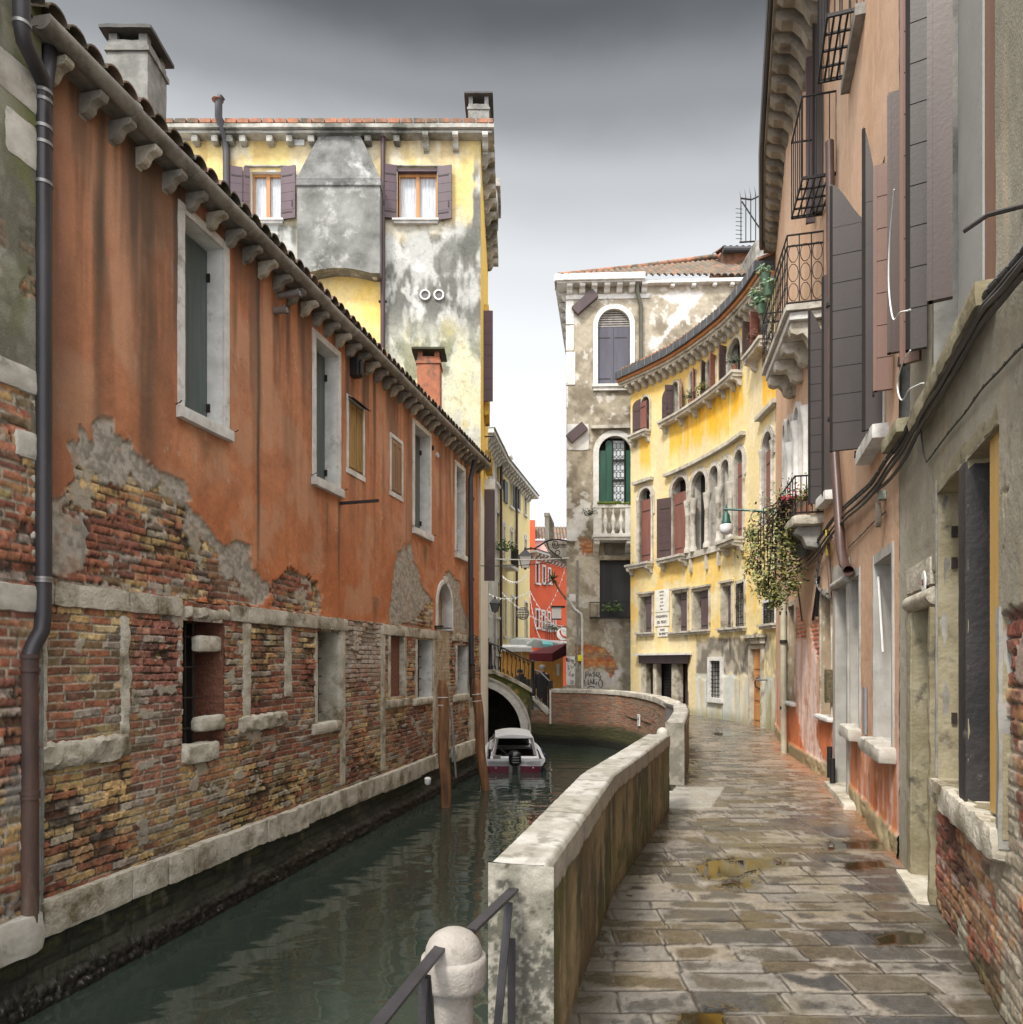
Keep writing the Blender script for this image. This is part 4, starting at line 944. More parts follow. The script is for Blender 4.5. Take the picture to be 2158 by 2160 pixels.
# quay face below the parapet, canal side
LW_ = [(-.5, -3.0), (-.5, 2.2)]+[(x-.27, y) for x, y in LEFT[1:]]
def fn_wallb(S, Z):
    m, r1, r2, r3, d = bricks(S, Z, .23, .066, 31, .006, .012); n = fbm(S*2, Z*2, 4, 160); n2 = fbm(S*20, Z*20, 3, 161)
    c = mixc(pal(r1, [(.26, .12, .07), (.22, .11, .075), (.30, .14, .08), (.18, .10, .07), (.24, .15, .10)]), C(.22, .18, .14), ss(.5, .7, n)*.7)
    c = c*(.7+.6*n2)[:, None]; c = mixc(C(.20, .165, .125), c, m)
    c = mixc(c, C(.11, .10, .075), ss(.55, .85, Z+.12*(n-.5))*.7)
    c = mixc(c, C(.045, .05, .018), ss(-.28, -.52, Z+.25*(fbm(S*1.2, Z*2, 4, 162)-.5))*.93)
    c = mixc(c, C(.014, .014, .010), ss(-.72, -.95, Z+.1*(n-.5)))
    return c, m*.006+.01*(n2-.5)+.01*(r3-.5)*m, .8+0*S
# second stretch of parapet beyond the water steps
par2 = thing('parapet', 'short second stretch of pale stone canal wall beyond the gap for the water steps', 'wall', (2.1, 9.7, 0))
P2 = Path([(2.30, 9.78), (2.97, 12.3), (3.36, 14.1)], 1)
def fn_par2(S, Z):
    c, h, r = fn_par(S+11.0, Z); return mixc(c, C(.28, .25, .20), .35), h, r
wallsheet('street_face', P2, 0, P2.len, 0, .83, .016, fn_par2, par2, vmoss, px=1.7, mx=.05)
def map_top2(S, h, T): p, n = P2.pos(S); q = p-n*T[:, None]; return np.stack([q[:, 0], q[:, 1], .835+h], 1)
sheet('coping', np.linspace(0, P2.len, 160), np.linspace(0, .25, 14), fn_top, map_top2, par2, _M['worn_coping'])
pe2, ne2 = P2.pos(0.0)
def map_end2(X, h, Z): return np.stack([pe2[0]-ne2[0]*(.25-X), pe2[1]-ne2[1]*(.25-X)-h-.002, Z], 1)
sheet('end_face', np.linspace(0, .25, 16), np.arange(0, .835, .016), lambda X, Z: fn_end(X+3, Z+2), map_end2, par2, _M['lichen_stone'])
MB().box(P2.at, .003, P2.len, -.25, -.02, -1.3, .80, 6).build('core', _M['mossy_quay'], par2)
# stone posts at both gaps
def post(c, label, h=.93, r=.07, wdt=.13):
    t = thing('stone_post', label, 'post', (c[0], c[1], 0), group='stone posts closing gaps in the canal wall'); f = rot((c[0], c[1], 0), .2)
    MB().rbox(f, -wdt/2, wdt/2, -wdt/2, wdt/2, -.1, h-.12, .1, .004, c[0]*9, .012).build('shaft', stone, t, smooth=35)
    MB().lathe((c[0], c[1], 0), [(wdt*.5, h-.12), (wdt*.52, h-.08), (wdt*.5, h-.05), (wdt*.4, h-.02), (wdt*.2, h), (.005, h+.005)], 14).build('dome', stone, t, smooth=50)
p, n = PP.pos(PP.len); post((p[0]-n[0]*.07+.02, p[1]-n[1]*.07+.12), 'small square stone post with domed head at the far end of the nearest parapet', .90)
post((3.25, 14.35), 'small square stone post with domed head where the curved brick wall begins', .88)
gt = thing('water_gate', 'low grey metal gate across the gap between the short parapet and the curved brick wall', 'gate', (3.2, 14.6, 0)); mb = MB()
for k in range(4): mb.box(WF, 3.16, 3.20, 14.5+.18*k, 14.53+.18*k, 0, .78)
MB().box(WF, 3.15, 3.21, 14.45, 15.15, .74, .79).build('top_rail', galv, gt)
mb.build('bar', galv, gt)
# steps down to the water
stp = thing('water_steps', 'worn pale stone steps leading down to the canal through the gap in the parapet', 'steps', (1.8, 9.0, 0))
for k in range(4):
    MB().rbox(rot((1.93, 8.95, 0), -.28), -.24-.28*k, .0-.28*k+.02, -.55, .55, -.55-.19*k, -.01-.19*k, .12, .008, k, .015).build('step', stone, stp, smooth=35)
# curved brick canal wall
BW = Path([(1.32, 24.5), (1.9, 24.25), (2.47, 23.9), (3.0, 23.3), (3.38, 22.5), (3.60, 21.3), (3.70, 20.0), (3.68, 18.5), (3.55, 17.0), (3.40, 15.9), (3.27, 15.2)], 1)
bwl = thing('canal_wall', 'curved red brick canal wall with pale stone coping, mossy and dark at the waterline', 'wall', (2.4, 24, WATER))
wallsheet('brickwork', BW, 0, BW.len, WATER-.3, .60, .02, fn_wallb, bwl, vstone, px=1.7, mx=.05)
mb = MB(); s = 0; i = 0
while s < BW.len-.1:
    e = min(s+random.uniform(.9, 1.5), BW.len); MB().rbox(BW.at, s+.004, e-.004, -.30, .05, .60, .745+random.uniform(-.006, .006), .12, .006, i+80, .012).build('coping', stone, bwl, smooth=35); s = e; i += 1
MB().box(BW.at, 0, BW.len, -.27, -.04, WATER-.3, .60, 24).build('core', _M['mossy_quay'], bwl)
s_, z_ = BW.px(1350, 1519); f = lambda a, b, c: BW.at(s_+a, b, z_+c)
tb = tag(MB().box(f, -.11, .11, .02, .05, -.16, .16).build('sign', white_p), 'small white plate with a black arrow on the curved brick canal wall', 'sign')
MB().add([f(-.02, .054, -.10), f(.02, .054, -.10), f(.02, .054, .02), f(-.02, .054, .02), f(-.06, .054, .01), f(.06, .054, .01), f(0, .054, .10)], [(0, 1, 2, 3), (4, 5, 6)]).build('arrow', ironb, tb)
# quay wall strip under the near parapets (canal side) and abutment left of the curved wall
QF = Path([(x, y) for x, y in LW_ if y < 15], -1)
qw = thing('quay_wall', 'dark mossy quay wall below the long pale parapet', 'wall', (0, 6, WATER))
wallsheet('face', QF, 0, QF.len, WATER-.3, .02, .03, lambda S, Z: fn_wallb(S, Z-.25), qw, vstone, px=3, mx=.08, base=-.02)
# ================================================================ stone bollard and railing
boll = mat('bollard_stone', (.30, .275, .245), (.235, .21, .18), 14, .8, .9, 90, dirt=(.13, .11, .09), dirt_s=26, dirt_t=.64, dist=.004)
bo = thing('stone_bollard', 'round stone bollard with a domed cap, black rails running into it', 'bollard', (-.197, 2.5, -.6))
MB().lathe((-.197, 2.5, 0), [(.066, -1.3), (.066, .53), (.068, .545)], 40, .02).build('shaft', boll, bo, smooth=50)
MB().lathe((-.197, 2.5, 0), [(.07, .535), (.108, .55), (.112, .57), (.113, .63), (.110, .648), (.103, .652), (.098, .654), (.0975, .660), (.094, .680), (.084, .702), (.066, .722), (.042, .735), (.018, .741), (.002, .742)], 48, .015).build('cap', boll, bo, smooth=60)
ra = thing('railing', 'black flat iron railing bolted into the parapet end and the domed stone bollard', 'railing', (-.1, 2.7, 0))
def bar(p0, p1, w, h):
    p0 = Vector(p0); p1 = Vector(p1); d = (p1-p0).normalized(); sd_ = d.cross(Vector((0, 0, 1))).normalized(); up = sd_.cross(d)
    q = []
    for p in (p0, p1): q += [p+sd_*w/2+up*h/2, p-sd_*w/2+up*h/2, p-sd_*w/2-up*h/2, p+sd_*w/2-up*h/2]
    return q, [(0, 1, 2, 3), (7, 6, 5, 4), (0, 4, 5, 1), (1, 5, 6, 2), (2, 6, 7, 3), (3, 7, 4, 0)]
paint_d = mat('dark_grey_paint', (.040, .036, .040), (.028, .026, .028), 14, .42, .2, 120, metal=.2, dirt=(.10, .06, .04), dirt_s=9, dirt_t=.7)
mb = MB(); mb.add(*bar((.01, 2.95, .735), (-.14, 2.56, .715), .042, .012)); mb.add(*bar((.01, 2.95, .725), (-.14, 2.56, .705), .008, .03)); mb.build('top_rail', paint_d, ra, bevel=.002)
mb = MB(); mb.add(*bar((-.235, 2.44, .70), (-.42, 1.75, .66), .042, .012)); mb.add(*bar((-.235, 2.44, .69), (-.42, 1.75, .65), .008, .03)); mb.build('top_rail', paint_d, ra, bevel=.002)
for a, b in (((-.01, 2.9, .70), (-.10, 2.62, -.2)), ((.0, 2.92, .55), (.0, 2.91, -.6)), ((-.27, 2.32, .66), (-.21, 2.46, -.3)), ((-.275, 2.30, .66), (-.30, 2.24, -.3))):
    MB().add(*bar(a, b, .032, .010)).build('brace', paint_d, ra, bevel=.002)
# ================================================================ shared facade helpers
def archpts(a, b, c, d, grow=0, n=14):
    r = (b-a)/2; m = (a+b)/2; zc = d-r; r += grow
    return [(a-grow, c)]+[(m-r*math.cos(t), zc+r*math.sin(t)) for t in np.linspace(0, math.pi, n)]+[(b+grow, c)]
def archframe(P, a, b, c, d, w, o0, o1, m, parent, name='frame'):
    return MB().ring(P.at, archpts(a, b, c, d, w), archpts(a, b, c, d), o0, o1).build(name, m, parent, smooth=30)
def hinge(P, s0, dr, th, o0=.02):
    c, s = math.cos(R_(th)), math.sin(R_(th))
    return lambda a, b, z: P.at(s0+dr*(a*c-b*s), o0+a*s+b*c, z)
def sillst(P, a, b, z, m, parent, h=.12, o=.22, br=True, name='sill'):
    mb = MB(); n = max(1, int((b-a)/.5)); mb.box(P.at, a, b, -.03, o, z-h*.45, z, n); mb.box(P.at, a+.03, b-.03, -.03, o-.05, z-h, z-h*.45, n)
    o_ = mb.build(name, m, parent)
    if br:
        q = MB()
        for s in (a+.12, b-.12): q.prism(lambda x, y, c: P.at(s+y, x, z-h+c), [(0, 0), (o-.04, 0), (o-.05, -.06), (o*.45, -.10), (o*.3, -.2), (0, -.24)], -.055, .055)
        q.parts('bracket', m, o_)
    return o_
def rectpx(P, x0, x1, yt, yb, xr=None):
    """hole from px columns, with the top/bottom rows read at column xr"""
    xr = xr or (x0+x1)/2; return (P.s_at(x0), P.s_at(x1), P.px(xr, yb)[1], P.px(xr, yt)[1])
def plantlet(name, label, c, r, n, m, seed=0, leaf_=.05, up=.6, cat='plant', group=None, parent=None, droop=0):
    rnd = random.Random(seed); mb = MB(); c = Vector(c)
    for i in range(n):
        v = Vector((rnd.gauss(0, 1), rnd.gauss(0, 1), abs(rnd.gauss(0, 1))*up-droop*rnd.random())); v *= r*rnd.random()**.5/max(v.length, .01)
        p = c+v; a = Vector((rnd.gauss(0, 1), rnd.gauss(0, 1), rnd.gauss(0, .6))).normalized(); b = a.orthogonal().normalized(); l = leaf_*rnd.uniform(.6, 1.3)
        mb.add([p-a*l*.5, p+b*l*.3, p+a*l*.5, p-b*l*.3], [(0, 1, 2, 3)])
        if i % 6 == 0: mb.tube([c, c+v*.5+Vector((0, 0, .03)), p], .004, 3, caps=False)
    o = mb.build(name, m, parent, recalc=False)
    if parent is None: tag(o, label, cat, group)
    return o
leaf_g = mat('leaf_green', (.10, .16, .035), (.04, .08, .02), 14, .55, 0); leaf_y = mat('leaf_olive', (.27, .24, .06), (.12, .12, .035), 12, .6, 0)
leaf_r = mat('leaf_rust', (.20, .09, .05), (.10, .05, .03), 12, .6, 0); leaf_d = mat('leaf_dark', (.05, .07, .03), (.025, .035, .018), 12, .55, 0)
moss_m = mat('moss', (.16, .22, .03), (.07, .10, .02), 12, .95, .9, 60, dist=.02)
# ================================================================ yellow and grey tower house behind the orange house
TY = 18.42; T = Path([(-10.6, TY), (-.775, TY)], 1); TS = Path([(-.775, TY), (-.775, 24.3)], 1)
tw = thing('tower_house', 'tall stained yellow and grey house with an overhanging chimney breast behind the orange roof', 'house', (-.775, TY, WATER))
zT = 14.80
def tx(x): return T.s_at(x)
def fn_tw(S, Z):
    n = fbm(S*.9, Z*.9, 5, 200); n2 = fbm(S*3, Z*1.1, 5, 201); n3 = fbm(S*14, Z*14, 4, 202); n4 = fbm(S*1.5, Z*.5, 4, 203)
    yel = mixc(C(.60, .46, .19), C(.55, .45, .27), ss(.4, .62, n)); yel = mixc(yel, C(.62, .58, .48), ss(.56, .7, n2)*.6)
    gry = mixc(C(.40, .40, .375), C(.13, .13, .115), ss(.42, .62, n2)); gry = mixc(gry, C(.56, .56, .53), ss(.58, .68, fbm(S*2.2, Z*1.6, 5, 204))*.7)
    gry = mixc(gry, C(.10, .10, .085), ss(.60, .72, fbm(S*1.7+8, Z*1.2, 5, 205))*.75)
    zy = lambda y: T.px(860, y)[1]
    m = ss(zy(440), zy(500), Z+1.6*(n-.5)+.5*(n2-.5))         # above: yellow
    right = ss(tx(806), tx(812), S)
    hang = ss(zy(260), zy(330), Z); edge = ss(tx(985), tx(1010), S+.3*(n2-.5))
    up = mixc(yel, gry, ss(.5, .8, edge*.9+.5*(n2-.5))*ss(zy(300), zy(380), Z))
    c = mixc(up, gry, m)
    low = ss(zy(640), zy(760), Z+1.5*(n-.5)); c = mixc(c, mixc(C(.64, .59, .38), C(.50, .50, .42), ss(.4, .6, n2)), low*.8)
    c = mixc(c, C(.13, .14, .08), ss(.57, .67, fbm(S*1.6, Z*1.0, 5, 206))*low*.8)
    c = mixc(c, C(.42, .33, .10), ss(.62, .74, fbm(S*1.9+3, Z*1.2, 5, 207))*low*.6)
    # craquelure
    ck = np.abs(fbm(S*2.4, Z*2.4, 4, 208)-.5); ck2 = np.abs(fbm(S*4.1+3, Z*4.1, 3, 209)-.5); c = mixc(c, c*.55, np.maximum(ss(.010, .0, ck), ss(.012, 0, ck2))*m*.8)
    # left part
    left = 1-right; lb = mixc(C(.74, .52, .15), C(.70, .55, .26), ss(.4, .6, n)); cl = mixc(yel, lb, ss(zy(560), zy(580), Z))
    gl = ss(zy(455), zy(480), Z+.4*(n-.5))*ss(zy(585), zy(570), Z)*ss(tx(640), tx(620), S); cl = mixc(cl, gry, gl)
    c = c*right[:, None]+cl*left[:, None]
    drip = ss(.62, .8, vn(S*4.5, Z*0+1, 210))*ss(zy(350), zy(270), Z+1.2*vn(S*5, Z*0, 211)); c = mixc(c, C(.42, .26, .09), drip*.5)
    return c*(.85+.3*n3)[:, None], .012*(n3-.5)+.02*(n2-.5), .85+0*S
tvm = vmat('stained_render', .5, 45, .010)
thole = [rectpx(T, 839, 922, 362, 466), rectpx(T, 530, 596, 362, 466)]
wallsheet('wall', T, 0, T.len, 3.5, zT, .03, fn_tw, tw, tvm, thole, px=1.7, mx=.03)
def fn_tlow(S, Z):
    c, h, r = fn_tw(S, Z+2.2); m, r1, r2, r3, d = bricks(S, Z, .23, .066, 77)
    k = ss(1.7, 1.4, Z+.5*(fbm(S*2, Z*2, 3, 212)-.5))*ss(.75, 1.1, Z); b = pal(r1, RED)*(.5+.5*m)[:, None]; c = mixc(c, b, k); c = mixc(c, C(.70, .68, .63), ss(.95, .85, Z)*ss(-.6, -.4, Z))
    c = mixc(c, C(.05, .055, .03), ss(-.45, -.6, Z)); return c, h, r
wallsheet('lower_wall', T, tx(985), T.len, WATER-.3, 3.5, .02, fn_tlow, tw, tvm, px=1.5, mx=.02)
def fn_ts(S, Z):
    n = fbm(S*1.3, Z*1.0, 5, 214); c = mixc(C(.72, .47, .07), C(.60, .42, .12), ss(.4, .65, n)); c = mixc(c, C(.70, .66, .58), ss(T.px(1015, 1010)[1], T.px(1015, 1040)[1], Z)); return c, .01*(n-.5), .85+0*S
wallsheet('side_face', TS, 0, TS.len, WATER-.3, zT, .08, fn_ts, tw, tvm, px=1, mx=.08)
MB().box(WF, -10.6, -.9, TY+.5, 24.3, WATER-.3, zT).build('rear_wall', plast_b, tw)
cream = mat('stained_cornice', (.48, .46, .41), (.24, .23, .2), 2.5, .8, .4, 30, dirt=(.08, .08, .065), dirt_s=.7, dirt_t=.50)
mb = MB(); mb.rbox(WF, -10.8, -.42, TY-.36, TY+.3, zT-.02, zT+.10, .3, .01, 3, .02); mb.rbox(WF, -10.8, -.46, TY-.28, TY+.3, zT-.10, zT-.02, .3, .01, 4, .02)
mb.rbox(WF, -1.0, -.42, TY+.3, 24.5, zT-.02, zT+.10, .3, .01, 5, .02); mb.build('cornice', cream, tw, smooth=30)
mb = MB(); x = -10.8
while x < -.5: mb.rbox(WF, x+.006, min(x+.30, -.44), TY-.34, TY-.02, zT+.11, zT+.24, .3, .008, x, .015); x += .31
MB().box(WF, -10.8, -.47, TY-.02, 24.4, zT+.10, zT+.22).build('roof', tile_m, tw); mb.build('roof_edge', tile_m, tw)
for x in (285, 385, 460, 525, 660, 760, 870, 1155, 1300):
    X = (300+x*.4145-CX)/F_*TY; MB().rbox(WF, X-.09, X+.09, TY-.24, TY, zT-.28, zT-.10, .1, .012, x, .02).build('corbel', cream, tw, smooth=35)
for k in range(3): X = (900+k*62-CX)/F_*TY; MB().prism(lambda a, b, c: Vector((X+b, TY-a, zT-.10+c)), corbel_poly(.34, .3), -.07, .07).build('corbel', cream, tw)
for k in range(9): Y = TY+.5+k*.62; MB().prism(lambda a, b, c: Vector((-.775+a, Y+b, zT-.10+c)), corbel_poly(.34, .34), -.08, .08).build('corbel', cream, tw)
# the side bay: stone cap, yellow box, shutters seen edge on
zz = lambda y, Y=TY: H-(y-HY)/F_*Y
mb = MB(); mb.rbox(WF, -.78, -.33, 22.5, 24.2, zz(392, 22.5), zz(374, 22.5), .3, .006, 1, .02); mb.rbox(WF, -.78, -.42, 22.6, 24.1, zz(425, 22.5), zz(392, 22.5), .3, .006, 2, .02); mb.build('bay_cornice', cream, tw)
MB().rbox(WF, -.78, -.62, 20.5, 21.6, zz(875, 20.5), zz(640, 20.5)-.0, .4, .01, 3, .02).build('bay', mat('ochre_render', (.66, .42, .06), (.42, .29, .08), 2, .85, .4, 30, dirt=(.1, .09, .05), dirt_s=1.5, dirt_t=.55), tw)
fnS = lambda s0, Y: (lambda a, b, c: Vector((-.775+a, Y+b, c)))
plank_shutter('shutter', fnS(0, 20.3), 0, .26, zz(846, 20.3), zz(655, 20.3), shut_p, tw, 8)
plank_shutter('shutter', fnS(0, 20.9), 0, .30, zz(1225, 20.9), zz(1034, 20.9), shut_b, tw, 1)
MB().rbox(WF, -.78, -.47, 20.95, 21.3, zz(1033, 21), zz(1010, 21), .3, .005, 5, .01).build('box', white_p, tw)
MB().rbox(WF, -.78, -.52, 20.3, 21.8, zz(985, 20.5), zz(948, 20.5), .3, .01, 5, .06).build('bay_foot', mat('ochre_render'[:], (.6, .4, .1)), tw)
MB().tube([(-.775, 21, zz(921, 21)), (-.50, 21, zz(921, 21))], .02, 6).build('bracket', iron, tw)
# chimney breast
gry_m = mat('grey_render', (.25, .25, .235), (.10, .10, .09), 1.6, .88, .6, 30, dirt=(.46, .46, .43), dirt_s=1.5, dirt_t=.60, dist=.015)
fT = lambda a, b, c: Vector((a, TY-b, c)); XT = lambda x, o=0: (x-CX)/F_*(TY-o); ZT = lambda y, o=0: H-(y-HY)/F_*(TY-o)
O_ = .42; x0, x1 = XT(627, O_), XT(801, O_); zb, zt_ = ZT(574, O_), ZT(393, O_)
pl = [(x0, zb-.1)]+[(x0+(x1-x0)*(.10+.80*k/12), zb+.13*math.sin(math.pi*k/12)-.02) for k in range(13)]+[(x1, zb-.02), (x1, zt_), (x0, zt_)]
br = MB().prism(fT, pl, 0, O_).build('chimney_breast', gry_m, tw)
h0 = ZT(377, O_+.04); h1 = ZT(281, .1)
q = MB(); a = [(XT(627, O_), O_+.03), (XT(804, O_), O_+.03)]; b = [(XT(677, .1), .12), (XT(758, .1), .12)]
q.box(fT, x0-.03, x1+.03, 0, O_+.04, zt_, h0)
q.add([fT(x0-.03, 0, h0), fT(x0-.03, O_+.04, h0), fT(x1+.03, O_+.04, h0), fT(x1+.03, 0, h0), fT(b[0][0], 0, h1), fT(b[0][0], .14, h1), fT(b[1][0], .14, h1), fT(b[1][0], 0, h1)], [(0, 1, 5, 4), (1, 2, 6, 5), (2, 3, 7, 6), (4, 5, 6, 7)])
q.box(fT, b[0][0], b[1][0], 0, .14, h1, zT-.1); q.build('hood', mat('sooty_render', (.20, .20, .19), (.07, .07, .065), 2.2, .88, .6, 30, dirt=(.42, .42, .40), dirt_s=1.5, dirt_t=.62, dist=.015), br, bevel=.02)
MB().rbox(fT, XT(786), XT(803), 0, .3, ZT(595), ZT(570), .1, .01, 3, .03).build('corbel', stone_w, br)
for i, (h, leaves) in enumerate([(thole[0], [(805, 837, 352, 464), (924, 954, 355, 467)]), (thole[1], [(486, 513, 356, 464), (595, 627, 356, 466)])]):
    wn_ = opening(T, h, .25, white_p if i else shut_p, tw); a, b, c, d = h; w = (b-a)
    q = MB(); t = .045
    for u in (a, a+w*.5-t, b-t): q.box(T.at, u+(t*.4 if u == a else 0), u+t*(1 if u != a+w*.5-t else 2), -.16, -.10, c, d)
    q.box(T.at, a, b, -.165, -.105, d-.06, d); q.box(T.at, a, b, -.165, -.105, c, c+.06); q.build('sash', wood_n, wn_)
    MB().box(T.at, a+.02, b-.02, -.20, -.19, c, d).build('pane', glass, wn_)
    mb = MB(); 
    for k in range(20):
        u = a+.03+(w-.06)*k/20; mb.box(T.at, u, u+(w-.06)/20, -.188, -.183+.008*(k % 2), c+.05, d-.05)
    mb.build('curtain', curtain, wn_)
    for (p0, p1, yt, yb) in leaves:
        s0, s1 = tx(p0), tx(p1); hs = s1 if s1 <= a+.1 else s0; dr = -1 if hs == s1 else 1
        plank_shutter('shutter', hinge(T, hs, dr, 12, .03), 0, abs(s1-s0)*1.02, T.px(p0, yb)[1], T.px(p0, yt)[1], shut_p, wn_, 6, handle=True)
    if i == 1: plank_shutter('shutter', hinge(T, tx(528), -1, 20, .03), 0, .15, h[2], h[3]+.05, shut_p, wn_, 6)
    sillst(T, a-.12, b+.05, c, stone_w, wn_, .10, .14, br=False); MB().box(T.at, a-.15, b+.12, 0, .06, d+.10, d+.13).build('drip_mould', cream, wn_)
    if i == 0: MB().box(T.at, a-.03, b+.03, 0, .02, d, d+.07).build('lintel', shut_p, wn_)
for x in (897, 926):
    s_, z_ = T.px(x, 623); q = MB(); c_ = [(math.cos(t), math.sin(t)) for t in np.linspace(0, 2*math.pi, 17)[:-1]]
    q.ring(T.at, [(s_+.135*u, z_+.135*v) for u, v in c_], [(s_+.095*u, z_+.095*v) for u, v in c_], 0, .05, closed=True)
    o = q.build('vent', stone_w, tw); q = MB(); q.prism(T.at, [(s_+.1*u, z_+.1*v) for u, v in c_], .0, .006); o2 = q.build('vent_hole', dark, o)
    q = MB(); [q.box(T.at, s_-.085, s_+.085, .008, .02, z_-.08+k*.03, z_-.068+k*.03) for k in range(6)]; q.build('louvre', galv, o)
s_, z_ = T.px(631, 296); q = MB().rbox(T.at, s_-.15, s_+.15, 0, .05, z_-.15, z_+.15, .2, .003, 1, .01).build('plate', white_p, tw); MB().tube([T.at(s_, .05, z_), T.at(s_, .09, z_)], .02, 6).build('knob', iron, q)
chimney('chimney', '', 890, 1033, 198, 262, TY, stk, capm, .05, .22, dep=1.0, par=tw) if False else chimney('chimney', '', 987, 1032, 198, 262, TY+.2, stk, capm, .10, .24, dep=.8, par=tw)
d1 = thing('downpipe', 'thin dark brown downpipe dropping from the eaves of the tall house beside its chimney breast', 'drainpipe', tuple(T.at(tx(810), .1, 8)))
MB().tube([T.at(tx(810), .12, zT-.05), T.at(tx(809), .10, zT-1.5), T.at(tx(809), .10, 6)], .06, 10).build('pipe', mat('brown_pipe', (.07, .035, .04), None, 3, .5, .1), d1, smooth=50)
mb = MB(); [mb.tube([T.at(tx(809)-.10, .1, z), T.at(tx(809)+.10, .1, z)], .03, 6) for z in (zT-1.2, ZT(640), ZT(420))]; mb.parts('clamp', iron, d1)
d2 = thing('flue_pipe', 'grey metal flue pipe rising above the roof edge of the tall yellow house', 'pipe', tuple(T.at(tx(478), .4, zT)))
MB().tube([T.at(tx(482), .12, 9), T.at(tx(482), .12, ZT(330)), T.at(tx(480), .14, ZT(300)), T.at(tx(475), .42, ZT(272)), T.at(tx(476), .44, ZT(240)), T.at(tx(483), .44, ZT(232))], .09, 12).build('pipe', pipem, d2, smooth=50)
MB().lathe(T.at(tx(474), .44, ZT(240)), [(.14, 0), (.02, .10)], 12).build('cowl', tile_m, d2)
# ================================================================ grey house with the arched windows
GYd = 26.5; gX0 = (1195-CX)/F_*GYd; Gp = Path([(gX0, GYd), (9.0, GYd-.3)], 1); GS = Path([(gX0+1.6, 38), (gX0, GYd)], 1)
gh = thing('grey_house', 'tall weathered grey house with two arched windows, exposed brick and graffiti low down', 'house', (gX0, GYd, 0))
zG = Gp.px(1250, 606)[1]; gx = Gp.s_at; gz = lambda y: Gp.px(1250, y)[1]
gpoly = lambda pts: [Gp.px(1150+x*.2591, 480+y*.2591) for x, y in pts]
g_white = gpoly([(860, 540), (1300, 530), (1200, 620), (1140, 720), (1060, 800), (1000, 900), (900, 960), (860, 990), (870, 930), (960, 860), (990, 780), (1050, 700), (1090, 640), (960, 590)])
gb = lambda pts: [Gp.px(1150+x*.3106, 900+y*.3106) for x, y in pts]
g_brick = gb([(200, 1480), (300, 1470), (400, 1500), (430, 1530), (470, 1570), (490, 1640), (450, 1700), (400, 1650), (300, 1640), (190, 1600)])
g_brick2 = gb([(230, 760), (330, 740), (330, 860), (250, 870)])
g_pale = gb([(150, 700), (240, 500), (310, 520), (300, 640), (240, 720), (160, 820)])
g_light = gb([(265, 1660), (470, 1655), (540, 1640), (470, 1760), (265, 1790)])
def fn_g(S, Z):
    n = fbm(S*.8, Z*.8, 5, 230); n2 = fbm(S*3, Z*3, 5, 231); n3 = fbm(S*12, Z*12, 4, 232)
    c = mixc(C(.37, .325, .25), C(.20, .17, .125), ss(.38, .62, n*.5+n2*.5)); c = mixc(c, C(.55, .51, .43), ss(.56, .64, fbm(S*2.2, Z*2.6, 5, 233))*ss(12.5, 8, Z)*.9)
    c = mixc(c, C(.62, .60, .56), ss(.62, .66, fbm(S*3.2+4, Z*2.6, 5, 234))*.6); e = .22*(n2-.5)+.1*(n3-.5)
    c = mixc(c, C(.60, .57, .55), ss(.03, -.03, sdf(S, Z, g_white)+e*1.6)*.85); c = mixc(c, C(.50, .45, .34), ss(6.4, 4.5, Z)*.45*ss(.4, .6, n))
    c = mixc(c, C(.66, .64, .60), ss(.03, -.03, sdf(S, Z, g_pale)+e*2)*.9)
    c = mixc(c, C(.58, .56, .54), ss(.03, -.03, sdf(S, Z, g_light)+e)*.8); c = mixc(c, C(.13, .12, .10), ss(gx(1305), gx(1318), S+.2*(n2-.5))*ss(3, 2.4, Z)*.7)
    m, r1, r2, r3, d = bricks(S, Z, .25, .075, 33); b = mixc(C(.22, .19, .15), pal(r1, [(.42, .15, .06), (.50, .20, .07), (.36, .12, .06), (.48, .27, .10)]), m)
    k = ss(.04, -.04, np.minimum(sdf(S, Z, g_brick), sdf(S, Z, g_brick2))+e*1.8); c = mixc(c, b*(.8+.4*n3)[:, None], k)
    bl = ss(.012, .0, np.abs(S-gx(1281)))*ss(gz(1320), gz(1340), Z); c = mixc(c, C(.22, .22, .2), bl*.6)
    return c*(.8+.4*n3)[:, None], .015*(n3-.5)+.03*(n2-.5)-.03*k+.01*m*k, .88+0*S
ghole = [rectpx(Gp, 1261, 1329, 652, 812)+('arch',), rectpx(Gp, 1263, 1331, 920, 1071)+('arch',), rectpx(Gp, 1265, 1331, 1181, 1301)]
wallsheet('wall', Gp, 0, Gp.len, -.3, zG, .035, fn_g, gh, tvm, ghole, px=1.7, mx=.035)
wallsheet('side_wall', GS, 0, GS.len, -.3, zG, .12, lambda S, Z: fn_g(S+30, Z), gh, tvm, px=1, mx=.12)
MB().box(WF, gX0+1.7, 14, GYd+.6, 36, 0, zG).build('rear_wall', plast_b, gh)
mb = MB(); gxX = lambda x, o=0: (x-CX)/F_*(GYd-o); gy = GYd
mb.box(Gp.at, -.42, gx(1358), -.3, .46, gz(603), gz(589)); mb.box(Gp.at, -.36, gx(1358)-.03, -.3, .38, gz(606), gz(603)); mb.box(Gp.at, gx(1358), gx(1565), -.3, .22, gz(606), gz(598)); mb.box(lambda a, b, c: GS.at(a, b, c), 0, GS.len+.4, -.2, .42, gz(603), gz(589))
mb.build('cornice', stone_w, gh, bevel=.02)
for x in (198, 300, 398, 500, 602, 702, 803): s_ = gx(1150+x*.2591); MB().prism(lambda a, b, c: Gp.at(s_+b, a, gz(606)+c), corbel_poly(.34, .27), -.10, .10).build('corbel', stone_w, gh)
